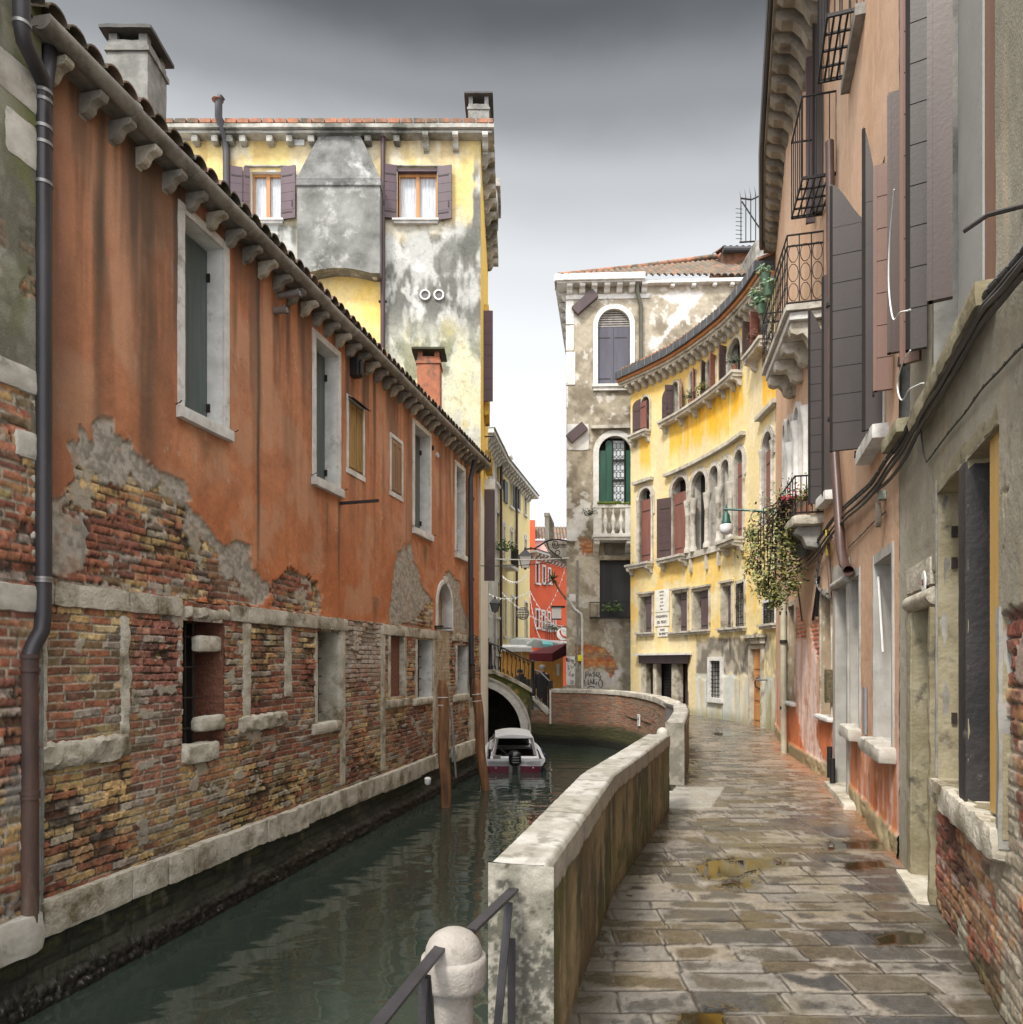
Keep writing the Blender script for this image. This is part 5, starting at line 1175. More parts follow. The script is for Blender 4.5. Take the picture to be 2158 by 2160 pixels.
for x in (1033, 1205, 1375, 1515): s_ = gx(1150+x*.2591); MB().rbox(Gp.at, s_-.09, s_+.09, -.05, .2, gz(613), gz(605), .1, .01, x, .03).build('corbel', stone_w, gh)
for k in range(9): MB().prism(lambda a, b, c: GS.at(GS.len-.4-k*.8+b, a, gz(606)+c), corbel_poly(.34, .27), -.10, .10).build('corbel', stone_w, gh)
MB().rbox(Gp.at, -.03, gx(1372), -.1, .035, gz(632), gz(621), .5, .008, 1, .01).build('frieze', stone_w, gh)
q = MB(); [q.rbox(Gp.at, -.03, gx(x), -.1, .035, gz(yb), gz(yt)+.0, .3, .01, yt, .015) for x, yt, yb in ((1211, 633, 684), (1211, 685, 740), (1214, 741, 812), (1199, 813, 860))]; q.parts('quoin_stone', stone_w, gh, smooth=30)
# shutters, lunettes and frames
slate_b = mat('slate_blue_paint', (.085, .085, .11), (.06, .055, .075), 1.5, .5, .15, 40, stretch=(2, 2, .4)); green_p = mat('bottle_green_paint', (.02, .10, .06), (.012, .055, .035), 1.5, .4, .1, stretch=(2, 2, .4))
slat_m = mat('weathered_slats', (.33, .31, .29), (.2, .185, .17), 8, .8, .4, 40)
o = opening(Gp, ghole[0], .3, stone_w, gh); a, b, c, d = ghole[0][:4]; archframe(Gp, a, b, c, d, .17, -.1, .05, stone_w, o)
zs = d-(b-a)/2-.02
q = MB(); [q.box(Gp.at, a+.5*(b-a)*(1-math.sqrt(max(0, 1-((zs+k*.083-zs)/(d-zs))**2))), b-.5*(b-a)*(1-math.sqrt(max(0, 1-((zs+k*.083-zs)/(d-zs))**2))), -.14, -.09, zs+k*.083, zs+k*.083+.05) for k in range(7)]; q.build('lunette_slats', slat_m, o)
for k in range(2): plank_shutter('shutter', lambda x, y, z: Gp.at(x, -.12+y, z), a+(b-a)*.5*k+.005, a+(b-a)*.5*(k+1)-.005, c, zs-.02, slate_b, o, 1, strap=True)
sillst(Gp, a-.2, b+.03, c, stone_w, o, .22, .16, br=False)
o = opening(Gp, ghole[1], .3, stone_w, gh); a, b, c, d = ghole[1][:4]; archframe(Gp, a, b, c, d, .20, -.1, .05, stone_w, o); w = b-a
MB().box(Gp.at, a-.28, b+.1, -.02, .16, d+.25, d+.36).build('hood_mould', stone, o)
MB().prism(Gp.at, archpts(a+w*.22, a+w*.42, c, d-.12), -.14, -.10).build('shutter', green_p, o); MB().box(Gp.at, a, a+w*.22, -.22, -.05, c, d-.5).build('shutter', green_p, o); MB().box(Gp.at, b-w*.14, b, -.2, -.05, c, d-.5).build('shutter', green_p, o)
q = MB(); [q.box(Gp.at, a+w*u, a+w*u+.05, -.2, -.15, c, d-.05) for u in (.42, .80)]; [q.box(Gp.at, a+w*.42, b, -.2, -.15, z, z+.07) for z in (c+.05, c+1.0, c+1.72)]; q.build('sash', ironb, o)
MB().box(Gp.at, a+w*.45, b-w*.16, -.23, -.22, c+.1, d-.1).build('pane', mat('bright_leaded_glass', (.72, .76, .80), (.5, .55, .58), 4, .3, .1), o)
q = MB()
for i in range(3):
    for j in range(9):
        u, v = a+w*(.50+.12*i)+.01, c+.2+j*.26; q.ring(Gp.at, [(u+.1*math.cos(t), v+.12*math.sin(t)) for t in np.linspace(0, 6.283, 9)[:-1]], [(u+.088*math.cos(t), v+.108*math.sin(t)) for t in np.linspace(0, 6.283, 9)[:-1]], -.218, -.205, closed=True)
q.build('leading', ironb, o)
o = opening(Gp, ghole[2], .25, plast_b, gh, back=mat('dull_black_board', (.028, .030, .034), (.05, .052, .055), 2, .6, .2, stretch=(2, 2, .3)))
# balcony and rails
def balcony(P, s0, s1, zt_, zb_, o, m, parent, nb, name='balcony'):
    mb = MB(); mb.box(P.at, s0, s1, 0, o, zb_-.12, zb_); mb.box(P.at, s0+.04, s1-.04, 0, o-.06, zb_-.22, zb_-.12); q = mb.build(name, m, parent, bevel=.01)
    MB().box(P.at, s0, s1, o-.2, o, zt_-.12, zt_).build('handrail', m, q)
    for s_ in (s0+.02, s1-.3): MB().box(P.at, s_, s_+.28, o-.18, o-.02, zb_, zt_-.12).build('pedestal', m, q)
    for k in range(nb):
        u = s0+.30+(s1-s0-.60)*(k+.5)/nb; hh = zt_-.12-zb_
        MB().lathe(P.at(u, o-.1, zb_), [(.07, 0), (.07, .06), (.04, .10), (.035, hh*.2), (.09, hh*.42), (.095, hh*.52), (.05, hh*.72), (.03, hh*.8), (.07, hh*.9), (.07, hh)], 12).build('baluster', m, q, smooth=50)
    for s_ in (s0+.15, s1-.15): MB().prism(lambda a, b, c: P.at(s_+b, a, zb_-.22+c), corbel_poly(o-.1, .4), -.09, .09).build('bracket', m, q)
    return q
bq = balcony(Gp, gx(1248), gx(1332), gz(1073), gz(1133), .75, stone_w, gh, 3)
a_, b_ = gx(1250), gx(1331)
q = MB(); [q.rbox(Gp.at, a_+u, a_+u+.34, .5, .80, gz(1073)-.01, gz(1073)+.05+.05*random.random(), .06, .05, u*9, .02) for u in np.arange(.1, 1.2, .26)]; q.build('moss', moss_m, bq, smooth=60)
sb = balcony(GS, GS.len-2.6, GS.len-.4, gz(1075), gz(1137), .85, stone, gh, 4)
q = MB(); a0, a1 = gx(1243), gx(1333); z0, z1 = gz(1302), gz(1271); [q.box(Gp.at, u, u+.015, .28, .295, z0, z1) for u in np.linspace(a0, a1, 7)]; q.box(Gp.at, a0, a1, .27, .30, z1-.03, z1); q.box(Gp.at, a0, a1, .05, .31, z0-.06, z0)
q.box(Gp.at, a0, a0+.02, 0, .3, z1-.03, z1); q.build('window_rail', ironb, gh)
plantlet('balcony_plant', 'small sprawling pale plant on the iron rail of the black boarded window', Gp.at(gx(1290), .3, z0+.2), .42, 130, leaf_g, 4, .10)
plantlet('balcony_weed', 'weeds trailing from the left end of the mossy balustrade on the grey house', Gp.at(gx(1243), .55, gz(1092)), .35, 160, leaf_d, 5, .08)
for (x0, y0, x1, y1, nm) in ((1212, 659, 1255, 622, 'brace'), (1200, 928, 1233, 900, 'brace')):
    p0 = Gp.at(gx(x0), .1, gz(y0)); p1 = Gp.at(gx(x1), .1, gz(y1)); v, f_ = bar(p0, p1, .22, .34 if y0 < 800 else .34); MB().add(v, f_).build(nm, shut_b, gh)
MB().rbox(Gp.at, .0, gx(1243), .0, .03, gz(950), gz(893), .3, .02, 7, .03).build('plaster_patch', stone_w, gh)
MB().rbox(Gp.at, gx(1273), gx(1331), .0, .06, gz(1172), gz(1143), .2, .04, 7, .03).build('relief', mat('dark_relief', (.09, .08, .065), (.2, .18, .15), 5, .9, .6), gh)
dg = thing('downpipe', 'dark green downpipe under the eaves right of the upper arched window', 'drainpipe', tuple(Gp.at(gx(1349), .1, 9)))
MB().tube([Gp.at(gx(1342), .3, gz(600)), Gp.at(gx(1343), .2, gz(625)), Gp.at(gx(1351), .1, gz(648)), Gp.at(gx(1352), .1, gz(770))], .075, 10).build('pipe', mat('olive_pipe', (.10, .095, .07), None, 4, .5, .1), dg, smooth=50)
dw = thing('downpipe', 'white service pipe rising from the canal wall beside the graffiti', 'drainpipe', tuple(Gp.at(gx(1228), .1, 1)))
MB().tube([Gp.at(gx(1199), .08, gz(1262)), Gp.at(gx(1212), .08, gz(1285)), Gp.at(gx(1226), .08, gz(1295)), Gp.at(gx(1228), .08, gz(1310)), Gp.at(gx(1228), .08, 0)], .045, 10).build('pipe', white_p, dw, smooth=50)
MB().tube([Gp.at(gx(1218), .06, gz(1182)), Gp.at(gx(1218), .06, 0)], .035, 8).build('conduit', slat_m, dw, smooth=50)
for (x0, x1, y0, y1, m, nm, lb) in ((1218, 1229, 1381, 1395, mat('yellow_sign', (.85, .75, .03), None, 2, .5, 0), 'sign', 'small bright yellow sign fixed across two pipes above the graffiti'), (1195, 1217, 1118, 1142, white_p, 'junction_box', 'white cable box at the corner of the grey house, level with its balustrade'), (1200, 1214, 1253, 1270, white_p, 'junction_box', 'small white cable box above the bend of the white pipe')):
    tag(MB().rbox(Gp.at, gx(x0), gx(x1), .1, .16, gz(y1), gz(y0), .2, .002, 1, .01).build(nm, m), lb, nm.replace('_', ' '))
MB().rbox(Gp.at, gx(1194), gx(1213), .0, .02, gz(1446), gz(1384), .2, .003, 1, .01).build('white_panel', white_p, gh)
# graffiti as brushed strokes
def strokes(name, P, lines, r, m, parent, o=.025):
    mb = MB()
    for ln in lines: mb.tube([P.at(P.s_at(x), o, P.px(x, y)[1]) for x, y in ln], r, 5)
    ob = mb.build(name, m, parent)
    return ob
spray = mat('black_spray', (.02, .02, .022), None, 3, .7, 0)
K = 160/1930
gq = lambda pts: [(1190+x*K, 1370+y*K) for x, y in pts]
strokes('graffiti', Gp, [gq(p) for p in (
    [(545, 740), (550, 570), (600, 560), (630, 620), (550, 660)], [(630, 700), (670, 590), (700, 690)], [(640, 650), (695, 650)], [(790, 580), (740, 570), (730, 610), (790, 640), (780, 680), (730, 690)], [(820, 690), (830, 570), (900, 590), (890, 640), (830, 660), (900, 720)], [(935, 660), (915, 750)],
    [(540, 920), (510, 770), (580, 860), (610, 750), (625, 900)], [(650, 890), (680, 740), (720, 880)], [(655, 830), (715, 830)], [(740, 880), (735, 740), (790, 760), (740, 810), (800, 890)], [(825, 810), (830, 900)], [(822, 765), (832, 772)], [(900, 760), (870, 850), (890, 940), (940, 970), (985, 900), (970, 800), (920, 750)], [(580, 980), (660, 930), (790, 960)])], .012, spray, gh)
strokes('graffiti', Gp, [gq(p) for p in ([(60, 210), (50, 300)], [(55, 205), (85, 230), (60, 260), (90, 300)], [(130, 225), (95, 230), (95, 310), (130, 310)], [(95, 270), (125, 270)], [(140, 320), (150, 240), (165, 290), (185, 245), (195, 320)], [(225, 260), (200, 300), (225, 350), (250, 310), (225, 260)], [(240, 350), (290, 400)], [(255, 420), (290, 340)],
    [(90, 400), (130, 420), (90, 450), (140, 490), (100, 510)], [(160, 400), (200, 480), (240, 420)], [(180, 560), (130, 580), (160, 640), (110, 650)], [(210, 620), (245, 640), (220, 690), (190, 660), (210, 620)], [(240, 800), (170, 790), (230, 840), (230, 880), (150, 850)])], .010, spray, gh, .03)
# tiled hip roof
def tiles_fn(seed):
    def fn(U, V):
        w = np.abs(np.sin(U*math.pi/.24)); st = (V/.36) % 1; n = fbm(U*5, V*5, 4, seed)
        k = _h(np.floor(U/.24), np.floor(V/.36), seed); c = mixc(pal(k, [(.13, .085, .06), (.17, .10, .065), (.11, .08, .06), (.22, .12, .075), (.16, .12, .09)]), C(.10, .10, .075), ss(.45, .65, n)*.7)
        c = mixc(c, C(.03, .022, .018), ss(.35, .05, w)*.9); return c, .09*w**.6+.04*(1-st), .9+0*U
    return fn
def roofsheet(name, A, B, Cc, parent, du=.03, dv=.06, seed=1, m=None, keep=None):
    A, B, Cc = map(lambda v: np.array(v, float), (A, B, Cc)); u = B-A; v = Cc-A; lu = np.linalg.norm(u); lv = np.linalg.norm(v); u /= lu; v /= lv; n = np.cross(u, v); n = n/np.linalg.norm(n); n = n*np.sign(n[2])
    return sheet(name, np.arange(0, lu, du), np.arange(0, lv, dv), tiles_fn(seed), lambda U, h, V: A+u*U[:, None]+v*V[:, None]+n*h[:, None], parent, m or vmat('roof_tiles', .4, 50, .006), keep)
zr = gz(590)-.10; rx0 = gX0-.3
apx = PX(1513, 545, GYd+4.2)
roofsheet('roof', (rx0, GYd-.4, zr), (10.5, GYd-.4, zr), (rx0, GYd+4.4, zr+(apx.z-zr)), gh, seed=4, keep=lambda A, B: B < (A)*1.02)
MB().tube([(rx0, GYd-.35, zr+.08), ((rx0+apx.x)/2, GYd+2.0, (zr+apx.z)/2+.08), (apx.x+.1, apx.y, apx.z+.1), (10.5, apx.y, apx.z+.1)], .11, 8).build('ridge_tile', tile_m, gh, smooth=50)
q = MB(); p = PX(1525, 518, 29); q.box(WF, p.x, p.x+2.6, 29, 31, p.z-.9, p.z-.15); dz_ = q.build('dormer', tile_m, gh)
roofsheet('dormer_roof', (p.x-.15, 28.7, p.z-.3), (p.x+2.6, 28.7, p.z-.3), (p.x-.15, 30.2, p.z+.25), gh, seed=6)
MB().tube([(p.x-.1, 28.65, p.z-.35), (p.x+2.6, 28.65, p.z-.35)], .12, 10).build('dormer_gutter', pipem, gh)
# roof terrace railing (altana) at the skyline, right
al = thing('roof_railing', 'spiked thin iron fence on the skyline above the tiled roofs', 'railing', tuple(PX(1590, 510, 26))); D_ = 26
xs = np.linspace(1563, 1625, 7); mb = MB()
for i, x in enumerate(xs): mb.tube([PX(x, 512, D_), PX(x, 420-6*i*.6, D_)], .018, 5); mb.tube([PX(x, 420-6*i*.6, D_), PX(x-3, 402-5*i*.6, D_)], [.014, .002], 4)
for k in range(8): mb.tube([PX(1552, 440+k*9, D_), PX(1566, 441+k*9, D_)], .012, 4)
mb.build('bar', ironb, al); mb = MB(); mb.tube([PX(1562, 418, D_), PX(1585, 421, D_), PX(1605, 412, D_), PX(1625, 400, D_)], .03, 6); mb.tube([PX(1560, 511, D_), PX(1625, 507, D_)], .03, 6); mb.tube([PX(1565, 425, D_), PX(1620, 508, D_)], .025, 6); mb.build('rail', ironb, al)
q = MB(); p = PX(1590, 512, D_); q.box(WF, p.x, p.x+2.5, D_-.2, D_+2.5, p.z-.7, p.z-.02); tag(q.build('roof_terrace', stone_g), 'grey slab of a roof terrace under the spiked iron fence', 'terrace')
# ================================================================ curved yellow house
yh = thing('yellow_house', 'curved yellow stucco house with arched windows and open brown shutters', 'house', (6.22, 17.3, 0))
ys = Yp.s_at; yzt = lambda s: 11.28-.068*s
yz = lambda x, y, o=0: Yp.px(x, y, o)[1]
bandz = [(ys(1411), ys(1566), yz(1480, 985), yz(1480, 850))]
def fn_y(S, Z):
    n = fbm(S*.8, Z*.6, 5, 250); n2 = fbm(S*4, Z*.8, 5, 251); n3 = fbm(S*12, Z*12, 4, 252); n4 = fbm(S*2.2, Z*2.2, 5, 253)
    c = mixc(C(.70, .57, .29), C(.66, .55, .33), ss(.4, .65, n)); c = mixc(c, C(.70, .64, .47), ss(.55, .72, n2)*.5)
    sat = C(.78, .42, .03); sat2 = C(.72, .46, .08)
    def band(s0, s1, z0, z1, a=1):
        return ss(s0-.05, s0+.05, S+.1*(n2-.5))*ss(s1+.05, s1-.05, S+.1*(n2-.5))*ss(z0-.35, z0+.25, Z+1.2*(n2-.5)+.3*(n4-.5))*ss(z1+.02, z1-.02, Z)*a
    pals = np.minimum(np.min(np.abs(S[:, None]-np.array([ys(x) for x in (1441, 1447, 1456, 1488, 1540)])[None]), 1), 9)
    b1 = band(ys(1413), ys(1568), 8.25, 9.3); b1 = b1*(1-.75*ss(.045, .02, pals+.02*(n2-.5)))
    c = mixc(c, mixc(sat, sat2, ss(.4, .62, n4)), np.clip(b1*1.0, 0, 1))
    c = mixc(c, mixc(sat, sat2, n4), band(ys(1350), ys(1372), 8.2, 9.45)*.9); c = mixc(c, sat, band(ys(1609), ys(1640), 8.0, 9.3)*.95)
    c = mixc(c, sat2, ss(10.0, 10.8, Z+.5*(n2-.5))*.75)
    c = mixc(c, sat2, ss(.52, .66, fbm(S*1.5+3, Z*.9, 4, 254))*ss(6, 4.5, Z)*ss(2.2, 2.9, Z)*.7)
    c = mixc(c, C(.55, .42, .14), ss(.60, .72, n4)*ss(5, 3.5, Z)*.35)
    # dirt drips below sills
    for x0, x1, zt_, ln in ((1398, 1567, 9.3, .8), (1336, 1372, 9.5, .8), (1398, 1450, 4.95, .6), (1330, 1380, 5.1, .6), (1540, 1575, 4.8, .8), (1340, 1378, 2.5, .4), (1414, 1498, 2.5, .35)):
        m = ss(ys(x0), ys(x0)+.05, S)*ss(ys(x1), ys(x1)-.05, S)*ss(zt_-ln*(.2+vn(S*9, S*0, 255)), zt_, Z)*ss(zt_+.02, zt_, Z)*ss(.55, .8, vn(S*13, S*0, 256)); c = mixc(c, C(.16, .13, .07), m*.6)
    # ground floor
    zl = 1.45; e = .5*(n4-.5)+.15*(n3-.5)
    g1 = ss(ys(1466), ys(1470), S); pk = ss(.06, -.06, np.abs(Z-1.75+e*.4)-.55-e)*g1*ss(.40, .52, fbm(S*1.3, Z*.8, 4, 257)); gc = mixc(C(.40, .36, .29), C(.18, .16, .13), ss(.4, .6, n4)); c = mixc(c, gc, pk)
    pk2 = ss(ys(1518), ys(1524), S+.1*e)*ss(ys(1575), ys(1570), S)*ss(2.35, 2.2, Z+e*.5)*ss(1.3, 1.4, Z); c = mixc(c, mixc(gc, C(.09, .085, .07), ss(.5, .6, n2)), pk2*.9)
    bl = ss(.02, -.02, Z-1.28)*g1; c = mixc(c, mixc(C(.50, .53, .50), C(.62, .60, .50), ss(.4, .65, n2)), bl*.93); c = mixc(c, C(.55, .40, .16), bl*ss(.55, .7, fbm(S*2, Z*.6, 4, 258))*.5)
    c = mixc(c, C(.15, .16, .09), ss(.35, .0, Z+.2*(n4-.5))*.55); c = mixc(c, C(.30, .28, .15), ss(ys(1612), ys(1618), S)*ss(2.3, 1.9, Z)*ss(.42, .58, n2)*.8)
    js = np.min(np.abs(S[:, None]-np.array([ys(x) for x in (1475, 1491, 1524, 1545, 1560, 1625)])[None]), 1); c = mixc(c, c*.5, ss(.014, .0, js)*bl)
    return c*(.88+.24*n3)[:, None], .008*(n3-.5)+.02*(n4-.5)-.02*pk, .85+0*S
H_ = {}
mid = [rectpx(Yp, 1350, 1375, 1030, 1175), rectpx(Yp, 1419, 1450, 1007, 1165), rectpx(Yp, 1461, 1491, 995, 1158), rectpx(Yp, 1499, 1517, 983, 1152), rectpx(Yp, 1524, 1540, 970, 1146), rectpx(Yp, 1552, 1569, 949, 1133), rectpx(Yp, 1611, 1631, 911, 1075)]
top = [rectpx(Yp, 1353, 1371, 814, 905), rectpx(Yp, 1419, 1432, 778, 872), rectpx(Yp, 1457, 1467, 762, 850), rectpx(Yp, 1492, 1509, 742, 832), rectpx(Yp, 1536, 1564, 690, 793), rectpx(Yp, 1602, 1622, 640, 745)]
zm = 4.98; ztp = 9.42
mid = [(a, b, zm, d, 'arch') for a, b, c, d in mid]; top = [(a, b, ztp, min(d, 10.62-.03*a), 'arch') for a, b, c, d in top]
lowr = [rectpx(Yp, 1352, 1376, 1258, 1334), rectpx(Yp, 1423, 1451, 1250, 1332), rectpx(Yp, 1464, 1496, 1246, 1330), rectpx(Yp, 1525, 1544, 1236, 1325), rectpx(Yp, 1555, 1571, 1230, 1322), rectpx(Yp, 1613, 1636, 1270, 1316)]
shopo = [rectpx(Yp, 1356, 1451, 1398, 1560)]; shopo = [(shopo[0][0], shopo[0][1], -.1, shopo[0][3])]
w6 = [rectpx(Yp, 1499, 1521, 1394, 1472)]; doorh = [(ys(1586), ys(1608), -.1, yz(1597, 1369))]
wallsheet('wall', Yp, 0, Yp.len, -.2, 11.3, .028, fn_y, yh, tvm, mid+top+lowr+shopo+w6+doorh, px=1.6, mx=.045, z1f=yzt)
MB().add([Yp.at(0, -.6, 0), Yp.at(3, -.6, 0), Yp.at(6, -.6, 0), Yp.at(Yp.len, -.6, 0), (12, 17.3, 0), (12, 25.6, 0)]+[v+Vector((0, 0, 10.6)) for v in (Yp.at(0, -.6, 0), Yp.at(3, -.6, 0), Yp.at(6, -.6, 0), Yp.at(Yp.len, -.6, 0), Vector((12, 17.3, 0)), Vector((12, 25.6, 0)))], [(0, 1, 2, 3, 4, 5), (6, 7, 8, 9, 10, 11)]+[(i, (i+1) % 6, 6+(i+1) % 6, 6+i) for i in range(6)]).build('rear_wall', plast_b, yh)
# cornice: band, fascia, dark gutter, tiles, corbels
def yband(o0, o1, za, zb, m, name, n=60):
    mb = MB(); vs = []; fs = []
    for i in range(n+1):
        s = -.25+(Yp.len+.25)*i/n; z = yzt(s); vs += [Yp.at(s, o0, z+za), Yp.at(s, o1, z+za), Yp.at(s, o1, z+zb), Yp.at(s, o0, z+zb)]
    for i in range(n):
        k = 4*i; fs += [(k+j, k+(j+1) % 4, k+4+(j+1) % 4, k+4+j) for j in range(4)]
    mb.add(vs, fs+[(3, 2, 1, 0), (4*n, 4*n+1, 4*n+2, 4*n+3)]); return mb.build(name, m, yh)
yband(-.1, .36, .0, .07, stone, 'cornice'); yband(-.1, .30, -.08, .0, stone, 'cornice_moulding'); yband(-.1, .42, .072, .16, mat('orange_fascia', (.50, .20, .07), None, 3, .8, .2), 'fascia')
leadm = mat('lead_gutter', (.10, .105, .115), (.06, .062, .07), 5, .45, .2, metal=.3)
yband(-.0, .50, .163, .40, leadm, 'gutter')
s = .15; mb = MB()
while s < Yp.len: mb.box(Yp.at, s, s+.03, .49, .515, yzt(s)+.17, yzt(s)+.40); s += .42
mb.build('gutter_strap', galv, yh)
s = .12; i = 0
while s < Yp.len-.1:
    MB().prism(lambda a, b, c: Yp.at(s+b, a, yzt(s)-.08+c), corbel_poly(.30, .25), -.075, .075).build('corbel', stone, yh); s += .375; i += 1
mb = MB(); s = 0
while s < Yp.len:
    q = []
    for o_, z_, rr in ((.40, yzt(s)+.43, .085), (-1.4, yzt(s)+1.05, .075)): q.append([Yp.at(s+rr*math.cos(w), o_, z_+rr*1.1*math.sin(w)) for w in np.linspace(0, math.pi, 7)])
    b = len(mb.v); mb.v += [tuple(v) for v in q[0]+q[1]]; mb.f += [(b+w, b+w+1, b+8+w, b+7+w) for w in range(6)]+[tuple(range(b, b+7))]
    s += .195
mb.build('roof_tiles', tile_m, yh, recalc=False)
def lam(o_, z_): return o_
vs = []; fs = []
for i in range(41): s = Yp.len*i/40; vs += [Yp.at(s, .38, yzt(s)+.42), Yp.at(s, -3.0, yzt(s)+1.55)]
MB().add(vs, [(2*i, 2*i+2, 2*i+3, 2*i+1) for i in range(40)]).build('roof', tile_d, yh)
def reddoor(P, a, b, c, zt, parent, o0=-.10, m=shut_r): return plank_shutter('shutter', lambda x, y, z: P.at(x, o0+y, z), a+.01, b-.01, c+.01, zt, m, parent, 1)
frame_y = stone_y
for i, h in enumerate(mid):
    o = opening(Yp, h, .3, stone, yh); a, b, c, d = h[:4]; archframe(Yp, a, b, c, d, .09, -.08, .05, stone, o)
    MB().ring(Yp.at, archpts(a, b, c+1.6, d, .16), archpts(a, b, c+1.6, d, .10), .0, .035).build('arch_mould', stone, o)
    zs = d-(b-a)/2-.05
    if i in (0, 1, 5, 6): reddoor(Yp, a, b, c, zs, o)
    elif i == 2: MB().box(Yp.at, a+(b-a)*.55, b-.03, -.3, -.27, c, zs).build('shutter', shut_r, o)
    else: MB().box(Yp.at, a+(b-a)*.3, b-.03, -.25, -.22, c, zs).build('shutter', shut_b, o)
    if i in (0, 6):
        for s_ in (a-.06, b+.06): MB().lathe(Yp.at(s_, .05, 0), [(.05, c), (.055, c+.08), (.04, c+.1), (.038, zs-.15), (.06, zs-.02), (.075, zs+.06), (.06, zs+.08)], 10).build('column', stone, o, smooth=50)
plank_shutter('shutter', hinge(Yp, mid[1][0]-.02, -1, 28, .03), 0, .50, zm+.02, mid[1][3]-.55, shut_b, yh, 8)
for x in (1455, 1467, 1496, 1521, 1546):
    s_ = ys(x); r = .082; z1 = yz(1490, 1046); MB().lathe(Yp.at(s_, .07, 0), [(r*1.5, zm), (r*1.5, zm+.1), (r*1.15, zm+.16), (r, zm+.2), (r*.88, z1-.45), (r*1.1, z1-.42), (r*1.0, z1-.38), (r*1.2, z1-.2), (r*1.5, z1-.05), (r*1.55, z1), (r*1.5, z1+.05)], 14).build('column', stone, yh, smooth=50)
def hoodm(x0, x1, z, o=.16, h=.10): MB().box(Yp.at, ys(x0), ys(x1), 0, o, z, z+h, 12).build('hood_mould', stone, yh)
hoodm(1340, 1379, mid[0][3]+.2); hoodm(1406, 1574, 7.62); hoodm(1604, 1645, 7.65)
sillst(Yp, ys(1331), ys(1380), zm, stone, yh, .16, .30); sillst(Yp, ys(1398), ys(1453), zm, stone, yh, .16, .32); sillst(Yp, ys(1533), ys(1573), zm-.02, stone, yh, .16, .36); MB().box(Yp.at, ys(1453), ys(1533), 0, .10, zm-.18, zm, 8).build('sill', stone, yh)
for x in (1460, 1493, 1519): s_ = ys(x); MB().rbox(Yp.at, s_-.055, s_+.055, 0, .09, zm-.62, zm-.18, .2, .004, x, .01).build('pendant', stone, yh)
for i, h in enumerate(top):
    o = opening(Yp, h, .3, stone, yh); a, b, c, d = h[:4]; archframe(Yp, a, b, c, d, .08, -.08, .04, stone_y, o)
for x0, x1, dr, th in ((1416, 1398, -1, 8), (1420, 1416, -1, 70), (1438, 1456, 1, 30), (1468, 1487, 1, 45), (1490, 1509, 1, 55), (1511, 1533, 1, 62), (1534, 1542, 1, 75), (1586, 1600, 1, 75), (1604, 1622, 1, 78)):
    s0 = ys(x0); i = 0; z1 = min(10.62-.03*s0, 10.5); w = .48
    pa = Yp.at(s0, .03, 5); best = None
    for wk in np.arange(.2, .9, .02):
        p = hinge(Yp, s0, dr, th)(wk, 0, 5); xx = CX+F_*p.x/p.y
        if best is None or abs(xx-x1) < best[0]: best = (abs(xx-x1), wk)
    w = min(.62, max(.25, best[1])); plank_shutter('shutter', hinge(Yp, s0, dr, th), 0, w, ztp+.02, z1, shut_r if x0 in (1511, 1604, 1468, 1438) else shut_b, yh, 7, arch=w*.9 if w > .3 else False, handle=True)
plank_shutter('shutter', hinge(Yp, top[0][0], -1, 25), 0, .3, ztp, 10.6, shut_b, yh, 7, arch=.25); reddoor(Yp, top[0][0], top[0][1]-.1, ztp, 10.45, yh, .02)
sillst(Yp, ys(1335), ys(1374), ztp, stone, yh, .16, .30); sillst(Yp, ys(1402), ys(1567), ztp, stone, yh, .16, .32); sillst(Yp, ys(1592), ys(1632), ztp-.02, stone, yh, .16, .36)
for s_ in (ys(1440), ys(1470), ys(1500), ys(1530), ys(1550)): MB().prism(lambda a, b, c: Yp.at(s_+b, a, ztp-.16+c), [(0, 0), (.26, 0), (.25, -.06), (.12, -.10), (.08, -.2), (0, -.24)], -.055, .055).build('bracket', stone, yh)
for i, h in enumerate(lowr):
    o = opening(Yp, h, .3, stone_y, yh); a, b, c, d = h; frame4(Yp, a, b, c, d, .09, -.05, .04, stone_y if i < 5 else stone_w, o, seed=i)
    if i < 4: MB().box(Yp.at, a-.12, b+.12, 0, .10, d+.09, d+.15).build('hood_mould', stone_y, o); plank_shutter('shutter', lambda x, y, z: Yp.at(x, -.12+y, z), a+(b-a)*.30, b-.02, c, d, mat('mauve_brown_paint', (.11, .075, .08), (.08, .05, .055), 2, .6, .2, 30), o, 3, vert=True)
    else:
        q = MB(); [q.tube([Yp.at(u, .03, c), Yp.at(u, .03, d)], .013, 5) for u in np.linspace(a+.04, b-.04, 4)]; [q.tube([Yp.at(a, .03, z), Yp.at(b, .03, z)], .013, 5) for z in np.linspace(c+.08, d-.08, 7)]; q.build('window_grille', ironb, o)
    if i in (0, 3, 4, 5): sillst(Yp, a-.14, b+.14, c, stone, o, .12, .16, br=False)
sillst(Yp, ys(1413), ys(1499), lowr[1][2], stone, yh, .12, .16, br=False)
